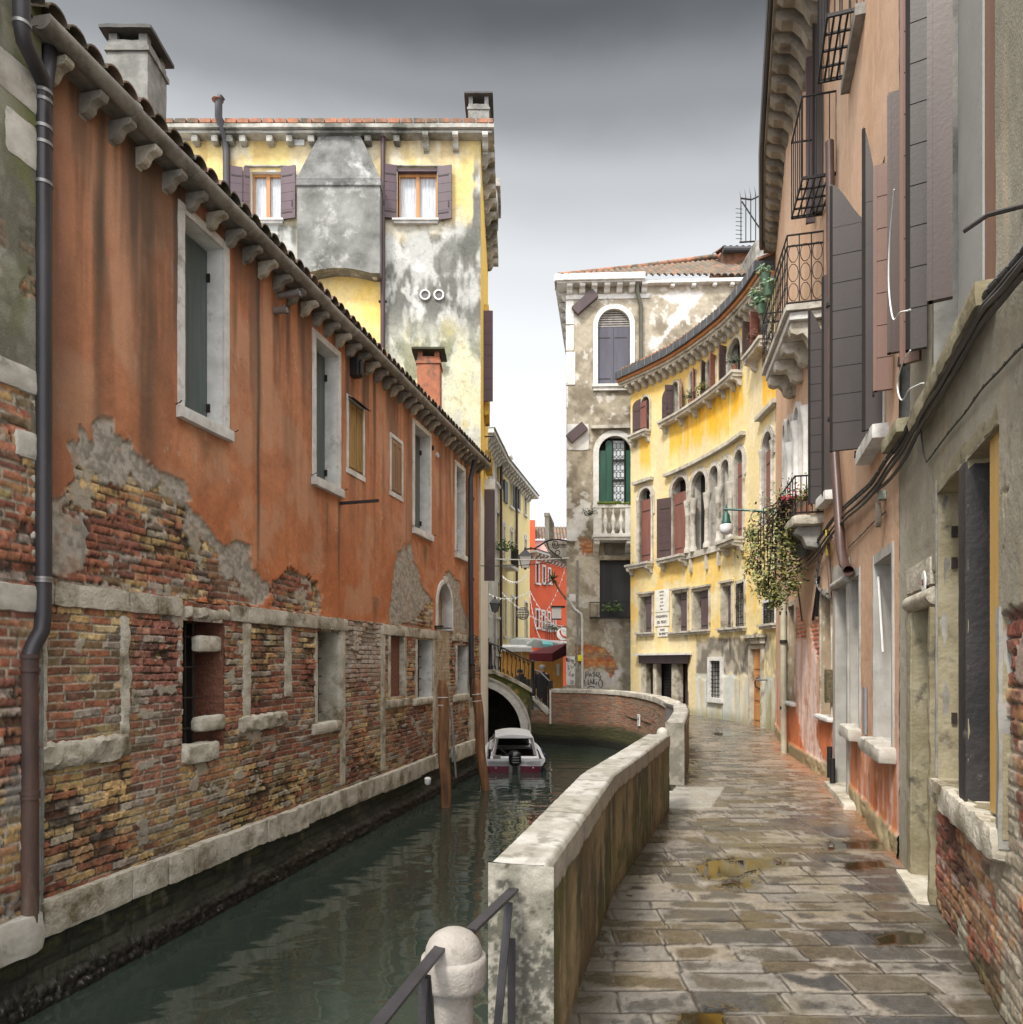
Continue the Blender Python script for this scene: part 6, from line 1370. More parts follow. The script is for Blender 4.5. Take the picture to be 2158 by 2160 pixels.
# shopfront
a, b, c, d = shopo[0]; o = opening(Yp, shopo[0], .45, plast_b, yh, name='shopfront', floor=False)
MB().box(Yp.at, a-.1, b+.1, -.02, .10, d-.02, yz(1400, 1382)).build('fascia', shut_b, o); MB().box(Yp.at, a-.25, b+.25, -.05, .26, yz(1400, 1382), yz(1400, 1378)).build('canopy', stone_w, o)
for x0, x1 in ((1353, 1364), (1378, 1386), (1417, 1431)): MB().rbox(Yp.at, ys(x0), ys(x1), -.2, .03, -.1, d-.02, .15, .008, x0, .02).build('pilaster', stone_y, o, smooth=35)
for x0, x1, m in ((1364, 1378, shut_b), (1431, 1451, shut_b)): MB().box(Yp.at, ys(x0), ys(x1), -.3, -.26, -.1, d).build('door', m, o)
q = MB(); [q.box(Yp.at, ys(1388), ys(1416), -.3, -.26, z, z+.07) for z in np.arange(.05, d-.05, .10)]; q.build('roller_shutter', ironb, o)
a, b, c, d = w6[0]; o = opening(Yp, w6[0], .3, stone_w, yh); frame4(Yp, a, b, c, d, .12, -.05, .05, stone_w, o, sill=.14)
q = MB(); [q.tube([Yp.at(u, -.02, c), Yp.at(u, -.02, d)], .013, 5) for u in np.linspace(a+.05, b-.05, 4)]; [q.tube([Yp.at(a, -.02, z), Yp.at(b, -.02, z)], .013, 5) for z in np.linspace(c+.08, d-.08, 9)]; q.build('window_grille', ironb, o)
a, b, c, d = doorh[0]; o = opening(Yp, doorh[0], .28, stone_y, yh, name='doorway', floor=False); frame4(Yp, a, b, c, d, .13, -.05, .06, stone_y, o, seed=5)
q = MB(); q.box(Yp.at, a-.22, b+.22, 0, .12, d+.13, d+.28); q.box(Yp.at, a-.28, b+.28, 0, .2, d+.28, d+.36); q.build('door_cornice', stone_y, o)
dd = MB(); dd.box(Yp.at, a, b, -.09, -.05, 0, d); w = b-a; od = dd.build('door', wood_n, o)
q = MB(); [q.box(Yp.at, a+w*.12, b-w*.12, -.05, -.03, z0, z1) for z0, z1 in ((.15, .55), (.65, 1.35), (1.45, d-.1))]; q.build('door_panel', wood_n, od, bevel=.01)
MB().tube([Yp.at(a+w*.7, -.04, .95), Yp.at(a+w*.5, .03, 1.0), Yp.at(a+w*.45, .04, 1.1), Yp.at(a+w*.5, .03, 1.2), Yp.at(a+w*.7, -.04, 1.25)], .02, 6).build('handle', ironb, od)
q = MB(); s_, z_ = Yp.px(1618, 1434); q.tube([Yp.at(s_, 0, z_), Yp.at(s_, .3, z_)], .025, 8); q.tube([Yp.at(s_, .2, z_-.06), Yp.at(s_, .2, z_+.12)], .02, 6); q.build('tap', galv, yh)
# plaques
plq = mat('marble_plaque', (.74, .72, .66), (.62, .60, .54), 6, .55, .1); ink = mat('letter_black', (.04, .038, .035), None, 3, .6, 0); ink2 = mat('letter_grey', (.22, .21, .19), None, 3, .6, 0)
def plaque(x0, x1, yt, yb, label, lines, ls, inkm, m=plq):
    xc = (x0+x1)/2; s0, s1 = ys(x0), ys(x1); zt_, zb_ = yz(xc, yt), yz(xc, yb)
    t = thing('plaque', label, 'plaque', tuple(Yp.at((s0+s1)/2, .02, zb_))); MB().rbox(Yp.at, s0, s1, .01, .04, zb_, zt_, .3, .001, 1, .006).build('slab', m, t)
    ud = (Yp.at(s1, .045, zb_)-Yp.at(s0, .045, zb_)); n = len(lines)
    for i, l in enumerate(lines):
        z = zt_-(zt_-zb_)*(i+.75)/(n+.5); text_mesh('lettering', l, ls, inkm, t, Yp.at((s0+s1)/2, .043, z), ud, (0, 0, 1), .003, sx=.72)
plaque(1383, 1413, 1243, 1291, 'tall inscribed marble plaque with many small lines, uppermost of three on the yellow house', ['HIC DOMUS ANTIQUA', 'CIVIUM ET NAUTARUM', 'AD RIPAM AQUAE', 'RESTITUTA EST', 'ANNO DOMINI', 'MDCCC'] if False else ['IIIII III IIIIII', 'IIIIIII III III', 'III IIII III', 'II II IIIII', 'IIIIIII III IIII', 'IIIII II'], .075, ink2)
plaque(1383, 1413, 1292, 1321, 'white street name plaque reading FONDAMENTA DEL MEGIO', ['FONDAMENTA', 'DEL  MEGIO'], .13, ink)
plaque(1388, 1411, 1323, 1343, 'small white plaque reading PONTE DEL MEGIO, lowest of three', ['PONTE', 'DEL MEGIO'], .10, ink)
# flower pots on the long top sill
for x, y, m, r, lb in ((1457, 845, leaf_d, .26, 'grey-green leafy plant on the long upper sill of the yellow house'), (1482, 818, leaf_y, .24, 'yellow-green plant in a pot on the long upper sill, between open shutters'), (1549, 775, leaf_d, .24, 'dark wispy plant at the right end of the long upper sill'), (1594, 742, leaf_r, .22, 'dry brown plant on the short sill under the rightmost shutters')):
    s_, z_ = Yp.px(x, y, .2); t = thing('potted_plant', lb, 'plant', tuple(Yp.at(s_, .2, ztp)), group='plants on the upper sills of the yellow house')
    MB().lathe(Yp.at(s_, .2, ztp), [(.06, 0), (.085, .13), (.09, .15)], 12).build('pot', tile_m, t, smooth=50); plantlet('foliage', '', Yp.at(s_, .2, ztp+.22), r, 150, m, int(x), .07, parent=t)
# ================================================================ right-hand houses
rs = R.s_at; sB = rs(1897)
beige = thing('beige_house', 'beige plastered house with bare brick low down and deep stone openings, nearest on the right', 'house', (2.3, 3.3, 0))
pink = thing('peach_house', 'long peach stucco house with peeling orange base and tall brown shutters', 'house', (4.4, 9.95, 0))
def hz(x, yt, yb, xn, xf): # hole: near/far px, rows read at x
    return (rs(xn), rs(xf), R.px(x, yb)[1], R.px(x, yt)[1])
hb1 = hz(1977, 1042, 1640, 2025, 1977); hb2 = (rs(2107), rs(2040), hb1[2], hb1[3]); hd = (rs(1962), rs(1925), -.1, R.px(1925, 1291)[1])
zsA = 3.42; hA = (rs(2100), rs(1968), zsA, 7.2); hB = (rs(1920), rs(1893), 3.52, 6.6)
def fn_bg(S, Z):
    n = fbm(S*1.1, Z*.9, 5, 300); n2 = fbm(S*6, Z*.5, 4, 301); n3 = fbm(S*16, Z*16, 4, 302); n4 = fbm(S*3, Z*3, 4, 303)
    c = mixc(C(.34, .315, .25), C(.25, .228, .175), ss(.4, .65, n)); c = mixc(c, C(.50, .36, .22), ss(.60, .78, n2)*.35); c = mixc(c, C(.27, .245, .17), ss(.55, .75, n4)*.4)
    c = mixc(c, C(.24, .21, .15), ss(2.9, 1.9, Z)*ss(rs(2060), rs(2110), S)*.3)
    h = .006*(n3-.5)+.012*(n-.5)
    # cracks near the big opening
    ck = np.abs(fbm(S*3.3, Z*1.1, 4, 304)-.5); cm = ss(.016, .0, ck)*ss(.45, .6, n4)*np.maximum(ss(rs(2108)+.05, rs(2118), S), ss(.22, .05, np.abs(S-rs(1962))))*ss(3.2, 2.6, Z); c = mixc(c, C(.12, .10, .06), cm*.85); h = h-.012*cm
    zb = np.where(S < rs(2107), 1.86, np.where(S < rs(1975), .95, 2.25)); zb = np.where(S > rs(1964), -1, zb)
    e = .10*(fbm(S*8, Z*8, 4, 305)-.5)+.07*(n4-.5)
    k = ss(.012, -.012, Z-zb+e)
    b, hb = brick_field(S, Z, 7, .35+0*S); b = mixc(b, b*.55, ss(.5, .0, Z)*.6); b = b*np.array([.92, .80, .80]); b = mixc(b, C(.05, .06, .025), ss(.30, .0, Z)*ss(.45, .6, n4)*.7)
    b = mixc(b, C(.30, .275, .21), ss(.64, .67, fbm(S*2.3, Z*1.2, 5, 308)+.06*(n3-.5))*.8); hb = hb-.03
    c = mixc(c, b, k); h = h*(1-k)+hb*k; lip = ss(.02, 0, np.abs(Z-zb+e-.01)); c = mixc(c, c*.6, lip*.5)
    return c*(.86+.28*n3)[:, None], h, .82+0*S
wallsheet('lower_wall', R, .3, sB, -.05, 3.3, .0095, fn_bg, beige, vstone, [hb1, hb2, hd], px=1.6, mx=.025)
wallsheet('upper_wall', R, .3, sB, 3.3, 12, .035, fn_bg, beige, vplast, [hA, hB], px=2.2, mx=.04)
MB().box(R.at, .3, sB-.02, -3, -.5, -.1, 12, 8).build('rear_wall', plast_b, beige)
jamb_m = mat('mottled_jamb_stone', (.33, .295, .20), (.20, .17, .10), 3.5, .8, .8, 22, dirt=(.05, .045, .035), dirt_s=4.5, dirt_t=.62, dist=.012)
blk = mat('sooty_stone', (.035, .032, .032), (.018, .017, .018), 2.5, .6, .5, 30, dirt=(.33, .30, .24), dirt_s=7, dirt_t=.70, dist=.01)
yel_w = mat('yellow_painted_wood', (.60, .38, .11), (.46, .28, .09), 3, .6, .3, 30, stretch=(2, 2, .15), dirt=(.10, .07, .04), dirt_s=6, dirt_t=.66)
o1 = opening(R, hb1, .45, jamb_m, beige); o2 = opening(R, hb2, .45, jamb_m, beige)
mb = MB(); mb.rbox(R.at, hb2[1]-.004, hb1[0]+.004, -.42, .012, hb1[2]-.02, hb1[3], .05, .003, 9, .008); mb.build('mullion', blk, beige, smooth=35)
for h, o in ((hb1, o1), (hb2, o2)): MB().box(R.at, h[0], h[0]+.10+(.18 if h is hb2 else .1), -.15, -.11, h[2], h[3]).build('sash', yel_w, o); MB().box(R.at, h[0], h[1], -.32, -.28, h[2], h[3]).build('shutter', yel_w, o)
MB().box(R.at, hb2[0]+.0, hb2[0]+.30, -.09, -.03, hb2[2]+.02, hb2[3]).build('sash_post', yel_w, o2)
q = MB(); [q.box(R.at, hb1[1]-.02, hb1[1]-.0, -.11, -.08, z, z+.07) for z in (1.25, 2.25, 2.45)]; q.parts('hinge', iron, o1)
MB().rbox(R.at, hb2[0]-.0, hb1[1]+.03, -.1, .006, hb1[3], hb1[3]+.11, .06, .008, 3, .01).build('lintel', jamb_m, beige, smooth=35)
MB().rbox(R.at, hb2[0]-.03, hb1[1]+.03, -.45, .045, hb1[2]-.16, hb1[2], .045, .018, 4, .012).build('sill', stone_y, beige, smooth=40)
MB().rbox(R.at, hb1[1], hb1[1]+.025, -.1, .012, hb1[2], hb1[3]+.1, .08, .004, 5, .006).build('jamb_edge', stone_g, beige)
MB().rbox(R.at, hb2[0]-.05, hb2[0], -.1, .015, hb1[2]-.1, 1.9, .08, .006, 6, .006).build('jamb_edge', stone_g, beige)
od = opening(R, hd, .45, jamb_m, beige, name='doorway', floor=False); a, b, c, d = hd
q = MB(); q.rbox(R.at, b, b+.17, -.1, .02, 0, d, .07, .006, 1, .01); q.rbox(R.at, a-.07, a, -.1, .02, 0, d, .07, .012, 2, .01); q.parts('jamb', jamb_m, od, smooth=35)
MB().rbox(R.at, a-.07, b+.19, -.1, .02, d+.14, d+.34, .07, .006, 3, .01).build('lintel', stone_y, od, smooth=35)
MB().tube([R.at(a-.08, -.02, d+.07), R.at(b+.2, -.02, d+.07)], .062, 14).build('roll_moulding', stone_y, od, smooth=60)
MB().box(R.at, a, b, -.40, -.36, 0, d).build('door', blk, od)
MB().rbox(R.at, rs(1977)+.03, rs(1964)-.02, -.05, .02, .0, 2.1, .06, .012, 8, .015).build('rough_pier', stone_y, beige, smooth=35) if False else None
MB().rbox(R.at, a-.05, b+.16, -.3, .10, -.05, .03, .1, .006, 5, .012).build('doorstep', stone_y, od)
s_, z_ = R.px(1947, 1229, .03); pl_ = thing('number_plate', 'small white oval house number plate reading 951 on the stone door lintel', 'sign', tuple(R.at(s_, .02, z_)))
cc = [(math.cos(t), math.sin(t)) for t in np.linspace(0, 2*math.pi, 21)[:-1]]
MB().prism(R.at, [(s_+.062*u, z_+.078*v*(1 if abs(v) < .9 else 1.05)) for u, v in cc], .02, .03).build('plate', white_p, pl_)
text_mesh('lettering', '951', .06, mat('dark_red_letter', (.16, .05, .05), None, 2, .5, 0), pl_, R.at(s_, .033, z_-.0), R.at(s_-1, .033, 0)-R.at(s_, .033, 0), (0, 0, 1), .002, sx=.75)
# upper window A
oA = opening(R, hA, .35, stone_g, beige); MB().rbox(R.at, hA[0]-.05, rs(1945), -.1, .10, zsA-.13, zsA, .07, .012, 5, .015).build('sill', jamb_m, oA, smooth=35)
MB().box(R.at, rs(2101), rs(2070), -.08, -.015, zsA, 7.1).build('shutter', mat('russet_board', (.22, .115, .07), (.16, .08, .05), 2, .6, .2, stretch=(2, 2, .3)), oA)
MB().box(R.at, rs(2070), rs(2019), -.25, -.005, zsA, 7.1).build('mullion', mat('smooth_pier', (.30, .30, .285), (.25, .245, .23), 2, .75, .3, 30), oA)
MB().rbox(R.at, hB[0]-.1, hB[1]+.06, -.1, .12, hB[2]-.12, hB[2], .08, .01, 7, .012).build('sill', jamb_m, beige, smooth=35); oB = opening(R, hB, .3, stone_g, beige)
grn = mat('worn_brown_paint', (.075, .045, .036), (.05, .03, .025), 1.2, .45, .15, 40, stretch=(2, 2, .3)); gryb = mat('faded_umber_paint', (.050, .038, .034), (.034, .026, .024), 1.2, .5, .15, 40, stretch=(2, 2, .4)); pch = mat('pale_brown_paint', (.20, .11, .08), (.15, .082, .06), 1.5, .5, .15, 40, stretch=(2, 2, .4))
def leafR(name, xh, xo, yt, yb, m, par, nb=10, th=86, wmax=.75, ogee=False, thick=.045, handle=True):
    ym = (max(yt, 0)+yb)/2; s0, z0 = R.px(xh, ym); zt_, zb_ = R.px(xh, yt)[1], R.px(xh, yb)[1]
    best = None
    for wk in np.arange(.12, wmax, .01):
        p = hinge(R, s0, 1, th)(wk, 0, 4); xx = CX+F_*p.x/p.y
        if best is None or abs(xx-xo) < best[0]: best = (abs(xx-xo), wk)
    w = best[1]; f = hinge(R, s0, 1, th)
    if ogee:
        hh = ogee; zt0 = zt_; mb = MB(); g = .008
        for i in range(nb):
            a_, b_ = zb_+(zt_-hh-zb_)*i/nb, zb_+(zt_-hh-zb_)*(i+1)/nb; mb.box(f, 0, w, 0, thick, a_+g/2, b_-g/2)
        prof = [(0, zt_-hh), (w, zt_-hh)]+[(w*(1-t), zt_-hh+hh*(.5-.5*math.cos(math.pi*t))*.75+ .25*hh*t) for t in np.linspace(0, .95, 12)][0:]+[(0, zt_)]
        if ogee > 0: prof = [(w-a, z) for a, z in prof][::-1]      # tall side at the free edge
        mb.prism(f, prof, 0, thick); mb.box(f, .01, w-.01, .005, thick-.005, zb_+.01, zt_-hh)
        o = mb.build(name, m, par)
    else: o = plank_shutter(name, f, 0, w, zb_, zt_, m, par, nb, th=thick, handle=False, strap=False)
    st = MB(); st.box(f, w-.02, w+.008, -.004, thick+.004, zb_, zt_-(ogee or 0)*.0-.02); st.build('edge_strip', joint_d if m is gryb else m, o)
    if handle: MB().tube([f(w*.6, -.004, zb_+.62), f(w*.6, -.035, zb_+.64), f(w*.6, -.035, zb_+.80), f(w*.6, -.004, zb_+.82)], .010, 6).build('handle', iron, o)
    return o
leafR('shutter', 1962, 1924, -300, 735, gryb, oA, 12, 80); leafR('shutter', 2018, 1972, -300, 630, grn, oA, 1, 80, handle=False)
leafR('shutter', 1888, 1843, 345, 822, pch, oB, 7, 82); leafR('shutter', 1916, 1878, 192, 742, grn, oB, 1, 82, handle=False)
leafR('shutter', 1951, 1937, -300, 760, pch, oB, 12, 60, handle=False)
# ---- peach house
hC = (rs(1866), rs(1836), R.px(1836, 950)[1], R.px(1836, 430)[1]); hD = (rs(1757), rs(1742), R.px(1742, 1052)[1], R.px(1742, 640)[1])
hP1 = hz(1846, 1192, 1555, 1884, 1846); hP2 = hz(1797, 1225, 1527, 1814, 1797); hPd = (rs(1790), rs(1767), -.1, R.px(1767, 1243)[1]); hP3 = hz(1732, 1258, 1506, 1754, 1732); hP4 = hz(1663, 1281, 1478, 1677, 1663)
goth = [hz(x0, yt, yb, x1, x0) for x0, x1, yt, yb in ((1656, 1661, 905, 1052), (1666, 1672, 890, 1050), (1680, 1690, 868, 1048))]
pp = lambda pts: [R.px(1600+x*200/703, 1150+y*200/703) for x, y in pts]
pk_a = pp([(255, 480), (300, 470), (320, 540), (350, 600), (350, 690), (310, 710), (260, 700)]); pk_c = pp([(380, 600), (410, 560), (460, 540), (460, 780), (430, 860), (400, 760)])
pk_w = pp([(270, 700), (400, 700), (440, 820), (440, 1230), (420, 1420), (470, 1600), (540, 1700), (490, 1760), (330, 1500), (305, 1380), (280, 1000)])
def fn_pk(S, Z):
    n = fbm(S*.9, Z*.8, 5, 320); n2 = fbm(S*7, Z*.5, 4, 321); n3 = fbm(S*16, Z*14, 4, 322); n4 = fbm(S*2.4, Z*2.4, 5, 323); n5 = fbm(S*9, Z*1.1, 5, 324)
    c = mixc(C(.55, .36, .24), C(.50, .31, .195), ss(.4, .65, n)); c = mixc(c, C(.58, .42, .31), ss(.52, .7, n2)*.6)
    c = mixc(c, C(.40, .20, .10), ss(.64, .8, n5)*ss(3.4, 2.2, Z)*.45)
    low = ss(1.35, .2, Z+.7*(n2-.5)); c = mixc(c, C(.62, .20, .07), low*.85); c = mixc(c, C(.66, .43, .36), ss(.50, .62, n5)*ss(1.7, .9, Z)*.85)
    c = mixc(c, C(.33, .09, .03), ss(.60, .68, fbm(S*5+2, Z*1.5, 5, 325))*ss(1.2, .5, Z)*.7)
    e = .2*(n4-.5)+.12*(n3-.5); far = ss(rs(1757), rs(1750), S)*(1-ss(rs(1652), rs(1648), S))
    c = mixc(c, mixc(C(.60, .17, .06), C(.40, .11, .04), ss(.45, .6, n5)), far*ss(.9, .7, Z+e)*.9)
    w = ss(.05, -.05, sdf(S, Z, pk_w)+e*1.6); c = mixc(c, mixc(C(.70, .55, .49), C(.62, .36, .26), ss(.5, .68, n5)), w)
    m, r1, r2, r3, d = bricks(S, Z, .24, .07, 41); b = mixc(C(.50, .42, .36), pal(r1, [(.50, .16, .08), (.42, .13, .07), (.55, .22, .12)]), m)
    k = ss(.03, -.03, np.minimum(sdf(S, Z, pk_a), sdf(S, Z, pk_c))+e); c = mixc(c, b, k)
    sp = ss(.63, .70, fbm(S*11, Z*4, 4, 326))*ss(1.9, 1.0, Z); c = mixc(c, C(.42, .14, .06), sp*.6)
    bs = ss(.22, .17, Z+.06*(n3-.5)); c = mixc(c, mixc(C(.38, .31, .18), C(.22, .17, .09), ss(.4, .6, n4)), bs)
    return c*(.88+.24*n3)[:, None], .008*(n3-.5)+.014*(n4-.5)-.03*k+.012*m*k+.035*bs*ss(.3, .6, n4)-.006*w, .8+0*S
def front(S): return S
wallsheet('lower_wall', R, sB, R.len, -.05, 3.4, .016, fn_pk, pink, vplast, [hP1, hP2, hPd, hP3, hP4], px=1.5, mx=.035)
wallsheet('upper_wall', R, sB, R.len, 3.4, 11.6, .05, fn_pk, pink, vplast, [hC, hD]+goth, px=1.8, mx=.06)
MB().box(R.at, sB+.02, R.len-.02, -4, -.5, -.1, 11.5, 10).build('rear_wall', plast_b, pink)
MB().box(R.at, R.len-.03, R.len, -3, -.02, -.1, 11.5).build('end_wall', mat('peach_render', (.6, .38, .24)), pink)
gs = mat('grey_smooth_stone', (.42, .405, .375), (.30, .285, .255), 3, .65, .3, 30, dirt=(.2, .2, .17), dirt_s=2.5, dirt_t=.62); panel = mat('grey_board', (.27, .255, .19), (.2, .19, .14), 3, .6, .3, stretch=(2, 2, .4))
for i, h in enumerate((hP1, hP2, hP3, hP4)):
    o = opening(R, h, .16, gs if i < 2 else plast_b, pink, back=panel if i < 2 else mat('grimy_glass', (.16, .15, .12), (.09, .085, .07), 2, .25, .1)); a, b, c, d = h
    q = MB(); w = .06 if i < 2 else .05; q.rbox(R.at, a-w, a, -.1, .02, c, d+w*1.6, .1, .004, i, .006); q.rbox(R.at, b, b+w, -.1, .02, c, d+w*1.6, .1, .004, i+3, .006); q.rbox(R.at, a, b, -.1, .02, d, d+w*1.6, .1, .004, i+6, .006); q.build('frame', gs if i < 2 else stone_y, o)
    MB().rbox(R.at, a-.12, b+.12, -.1, .14 if i < 2 else .09, c-(.14 if i < 2 else .07), c, .05, .012 if i < 2 else .004, i+20, .014).build('sill', stone if i < 2 else stone_w, o, smooth=35)
    if i > 1: MB().box(R.at, a, b, -.15, -.12, (c+d)/2+.15, (c+d)/2+.18).build('transom', slat_m, o)
    if i == 0: MB().tube([R.at(b-.05, -.02, d-.12), R.at(b-.28, -.02, d-.85)], .010, 6).build('stick', white_p, o)
a, b, c, d = hPd; o = opening(R, hPd, .5, gs, pink, name='doorway', floor=False)
q = MB(); q.rbox(R.at, b, b+.2, -.1, .035, 0, d, .1, .003, 1, .01); q.rbox(R.at, a-.13, a, -.1, .035, 0, d, .1, .003, 2, .01); q.rbox(R.at, a-.13, b+.2, -.1, .04, d+.1, d+.30, .1, .003, 3, .01); q.parts('jamb', gs, o, smooth=35)
MB().tube([R.at(a-.14, .02, d+.05), R.at(b+.2, .02, d+.05)], .055, 12).build('roll_moulding', gs, o, smooth=60); MB().box(R.at, a, b, -.45, -.42, 0, d).build('door', shut_b, o)
MB().rbox(R.at, a-.75, b+.15, -.3, .16, -.05, .07, .1, .004, 5, .015).build('doorstep', stone_y, o, smooth=35)
for i, h in enumerate((hC, hD)): o = opening(R, h, .3, stone_w, pink); MB().rbox(R.at, h[0]-.2, h[1]+.05, -.1, .14, h[2]-.14, h[2], .1, .004, 5+i, .01).build('sill', stone_w, o, smooth=35)
leafR('shutter', 1836, 1752, 375, 946, gryb, pink, 8, 84, .95, ogee=.45); leafR('shutter', 1866, 1820, 262, 906, gryb, pink, 1, 84, .6, ogee=.7, handle=False)
leafR('shutter', 1741, 1706, 650, 1062, gryb, pink, 10, 84, .8, ogee=.35); leafR('shutter', 1758, 1742, 580, 1045, gryb, pink, 1, 84, .5, handle=False)
leafR('shutter', 1737, 1714, 45, 447, gryb, pink, 1, 84, .5, handle=False); leafR('shutter', 1722, 1702, 120, 470, shut_b, pink, 1, 84, .5, handle=False)
for i, h in enumerate(goth):
    a, b, c, d = h; o = opening(R, h, .3, stone, pink); MB().ring(R.at, archpts(a, b, c, d, .09), archpts(a, b, c, d-.001), -.1, .05).build('frame', stone_w, o)
for x, yt in ((1663, 935), (1676, 890), (1696, 858)):
    s_, zt_ = R.px(x, yt, .1); zb_ = R.px(x, 1052, .1)[1]; MB().lathe(R.at(s_, .06, 0), [(.09, zb_), (.09, zb_+.08), (.065, zb_+.12), (.06, zt_-.30), (.075, zt_-.26), (.09, zt_-.12), (.11, zt_)], 14).build('column', stone_w, pink, smooth=50)
# eaves
EP = Path([(2.6, 7.0), (3.83, 10.7), (4.86, 14.15), (6.0, 17.5)], -1); Ze = 11.35
st_c = mat('sooted_cornice_stone', (.30, .26, .20), (.16, .135, .105), 3, .85, .5, 30, dirt=(.07, .06, .05), dirt_s=1.5, dirt_t=.56)
MB().box(EP.at, 0, EP.len, -1.0, 0, Ze, Ze+.10, 12).build('cornice', st_c, pink); MB().box(EP.at, 0, EP.len, -1.2, .06, Ze+.10, Ze+.18, 12).build('cornice_edge', st_c, pink)
MB().tube([EP.at(s, .03, Ze+.16) for s in np.linspace(0, EP.len, 14)], .07, 8).build('gutter', pipem, pink); MB().box(EP.at, 0, EP.len, -4, .0, Ze+.19, Ze+.25, 12).build('roof', tile_d, pink)
s = 2.6
while s < EP.len-.1: MB().prism(lambda a, b, c: EP.at(s+b, a-.62, Ze+c), [(0, 0), (.58, 0), (.58, -.08), (.5, -.16), (.34, -.2), (.22, -.34), (.14, -.52), (.0, -.6)], -.10, .10).build('corbel', st_c, pink); s += .42
# ornate balcony on scrolled corbels
def ironbal(name, s0, s1, o, z0, z1, par, n, scroll=True, floorbars=False):
    q = MB(); cn = [(s0, 0), (s0, o), (s1, o), (s1, 0)]
    for z in ((z0+.02, z1, z1-.16) if scroll else (z0+.02, z1)):
        for (a, b), (c, d) in zip(cn[:-1], cn[1:]): q.tube([R.at(a, b, z), R.at(c, d, z)], .014, 5)
    o_ = q.build(name, ironb, par); k = 0
    def seg(a, b, c, d, m):
        nonlocal k; q = MB()
        for i in range(m+1):
            t = i/m; q.tube([R.at(a+(c-a)*t, b+(d-b)*t, z0), R.at(a+(c-a)*t, b+(d-b)*t, z1)], .008, 5)
            if scroll and i < m:
                t2 = (i+.5)/m; du = (c-a)/m*.42; dv = (d-b)/m*.42
                for zc, hh in ((z0+.17, .13), (z0+.45, .13), (z0+.73, .13)): q.tube([R.at(a+(c-a)*t2+du*math.cos(w), b+(d-b)*t2+dv*math.cos(w), zc+hh*math.sin(w)) for w in np.linspace(0, 6.28, 11)], .006, 4, caps=False)
        q.build('bars', ironb, o_)
    seg(s0, 0, s0, o, 3 if scroll else 5); seg(s0, o, s1, o, n); seg(s1, o, s1, 0, 3)
    if floorbars:
        q = MB(); [q.tube([R.at(s0, u, z0), R.at(s1, u, z0)], .013, 5) for u in np.linspace(.02, o, 6)]; [q.tube([R.at(u, 0, z0), R.at(u, o, z0)], .016, 5) for u in np.linspace(s0, s1, 5)]; q.build('floor_bars', ironb, o_)
    return o_
b3 = (10.1, 12.6, .52, 6.82); ob = MB().rbox(R.at, b3[0], b3[1], -.1, b3[2], b3[3]-.10, b3[3], .15, .004, 3, .01).build('balcony', stone, pink, smooth=35); MB().rbox(R.at, b3[0]+.05, b3[1]-.05, -.1, b3[2]-.06, b3[3]-.22, b3[3]-.10, .15, .004, 4, .01).build('moulding', stone_w, ob)
for k in range(4): MB().prism(lambda a, b, c: R.at(b3[0]+.22+k*.68+b, a, b3[3]-.22+c), [(0, 0), (.42, 0), (.44, -.07), (.42, -.15), (.34, -.19), (.26, -.17), (.20, -.24), (.17, -.33), (.09, -.38), (0, -.37)], -.085, .085).build('corbel', stone_y, ob, bevel=.01)
ironbal('balustrade', b3[0]+.03, b3[1]-.03, b3[2]-.03, b3[3], b3[3]+1.0, ob, 12)
ironbal('iron_balcony', 9.3, 10.2, .42, 8.1, 9.2, pink, 6, scroll=False, floorbars=True)
ironbal('iron_balcony', rs(1823), rs(1795), .36, 8.55, 9.6, pink, 6, scroll=False, floorbars=True)
MB().box(R.at, rs(1823)-.1, rs(1795)+.1, 0, .10, 8.42, 8.54).build('band', stone_g, pink)
# planters hooked on the railing
for i, (u, z) in enumerate(((10.9, 7.55), (11.3, 7.25), (11.7, 7.6), (10.6, 7.2))):
    t = thing('hanging_planter', ('upper green balcony planter nearest the gutter', 'lower green balcony planter on the ornate railing', 'farthest green planter on the ornate railing', 'lowest green planter clipped outside the railing')[i], 'planter', tuple(R.at(u, .7, z)), group='green planters on the ornate balcony')
    MB().lathe(R.at(u, .68, z), [(.05, 0), (.08, .1), (.085, .14)], 10).build('pot', mat('green_plastic', (.10, .17, .11)), t, smooth=50); plantlet('foliage', '', R.at(u, .70, z+.16), .14, 70, mat('bright_leaf', (.22, .36, .20), (.09, .17, .08), 10, .5, 0), 60+i, .075, parent=t)
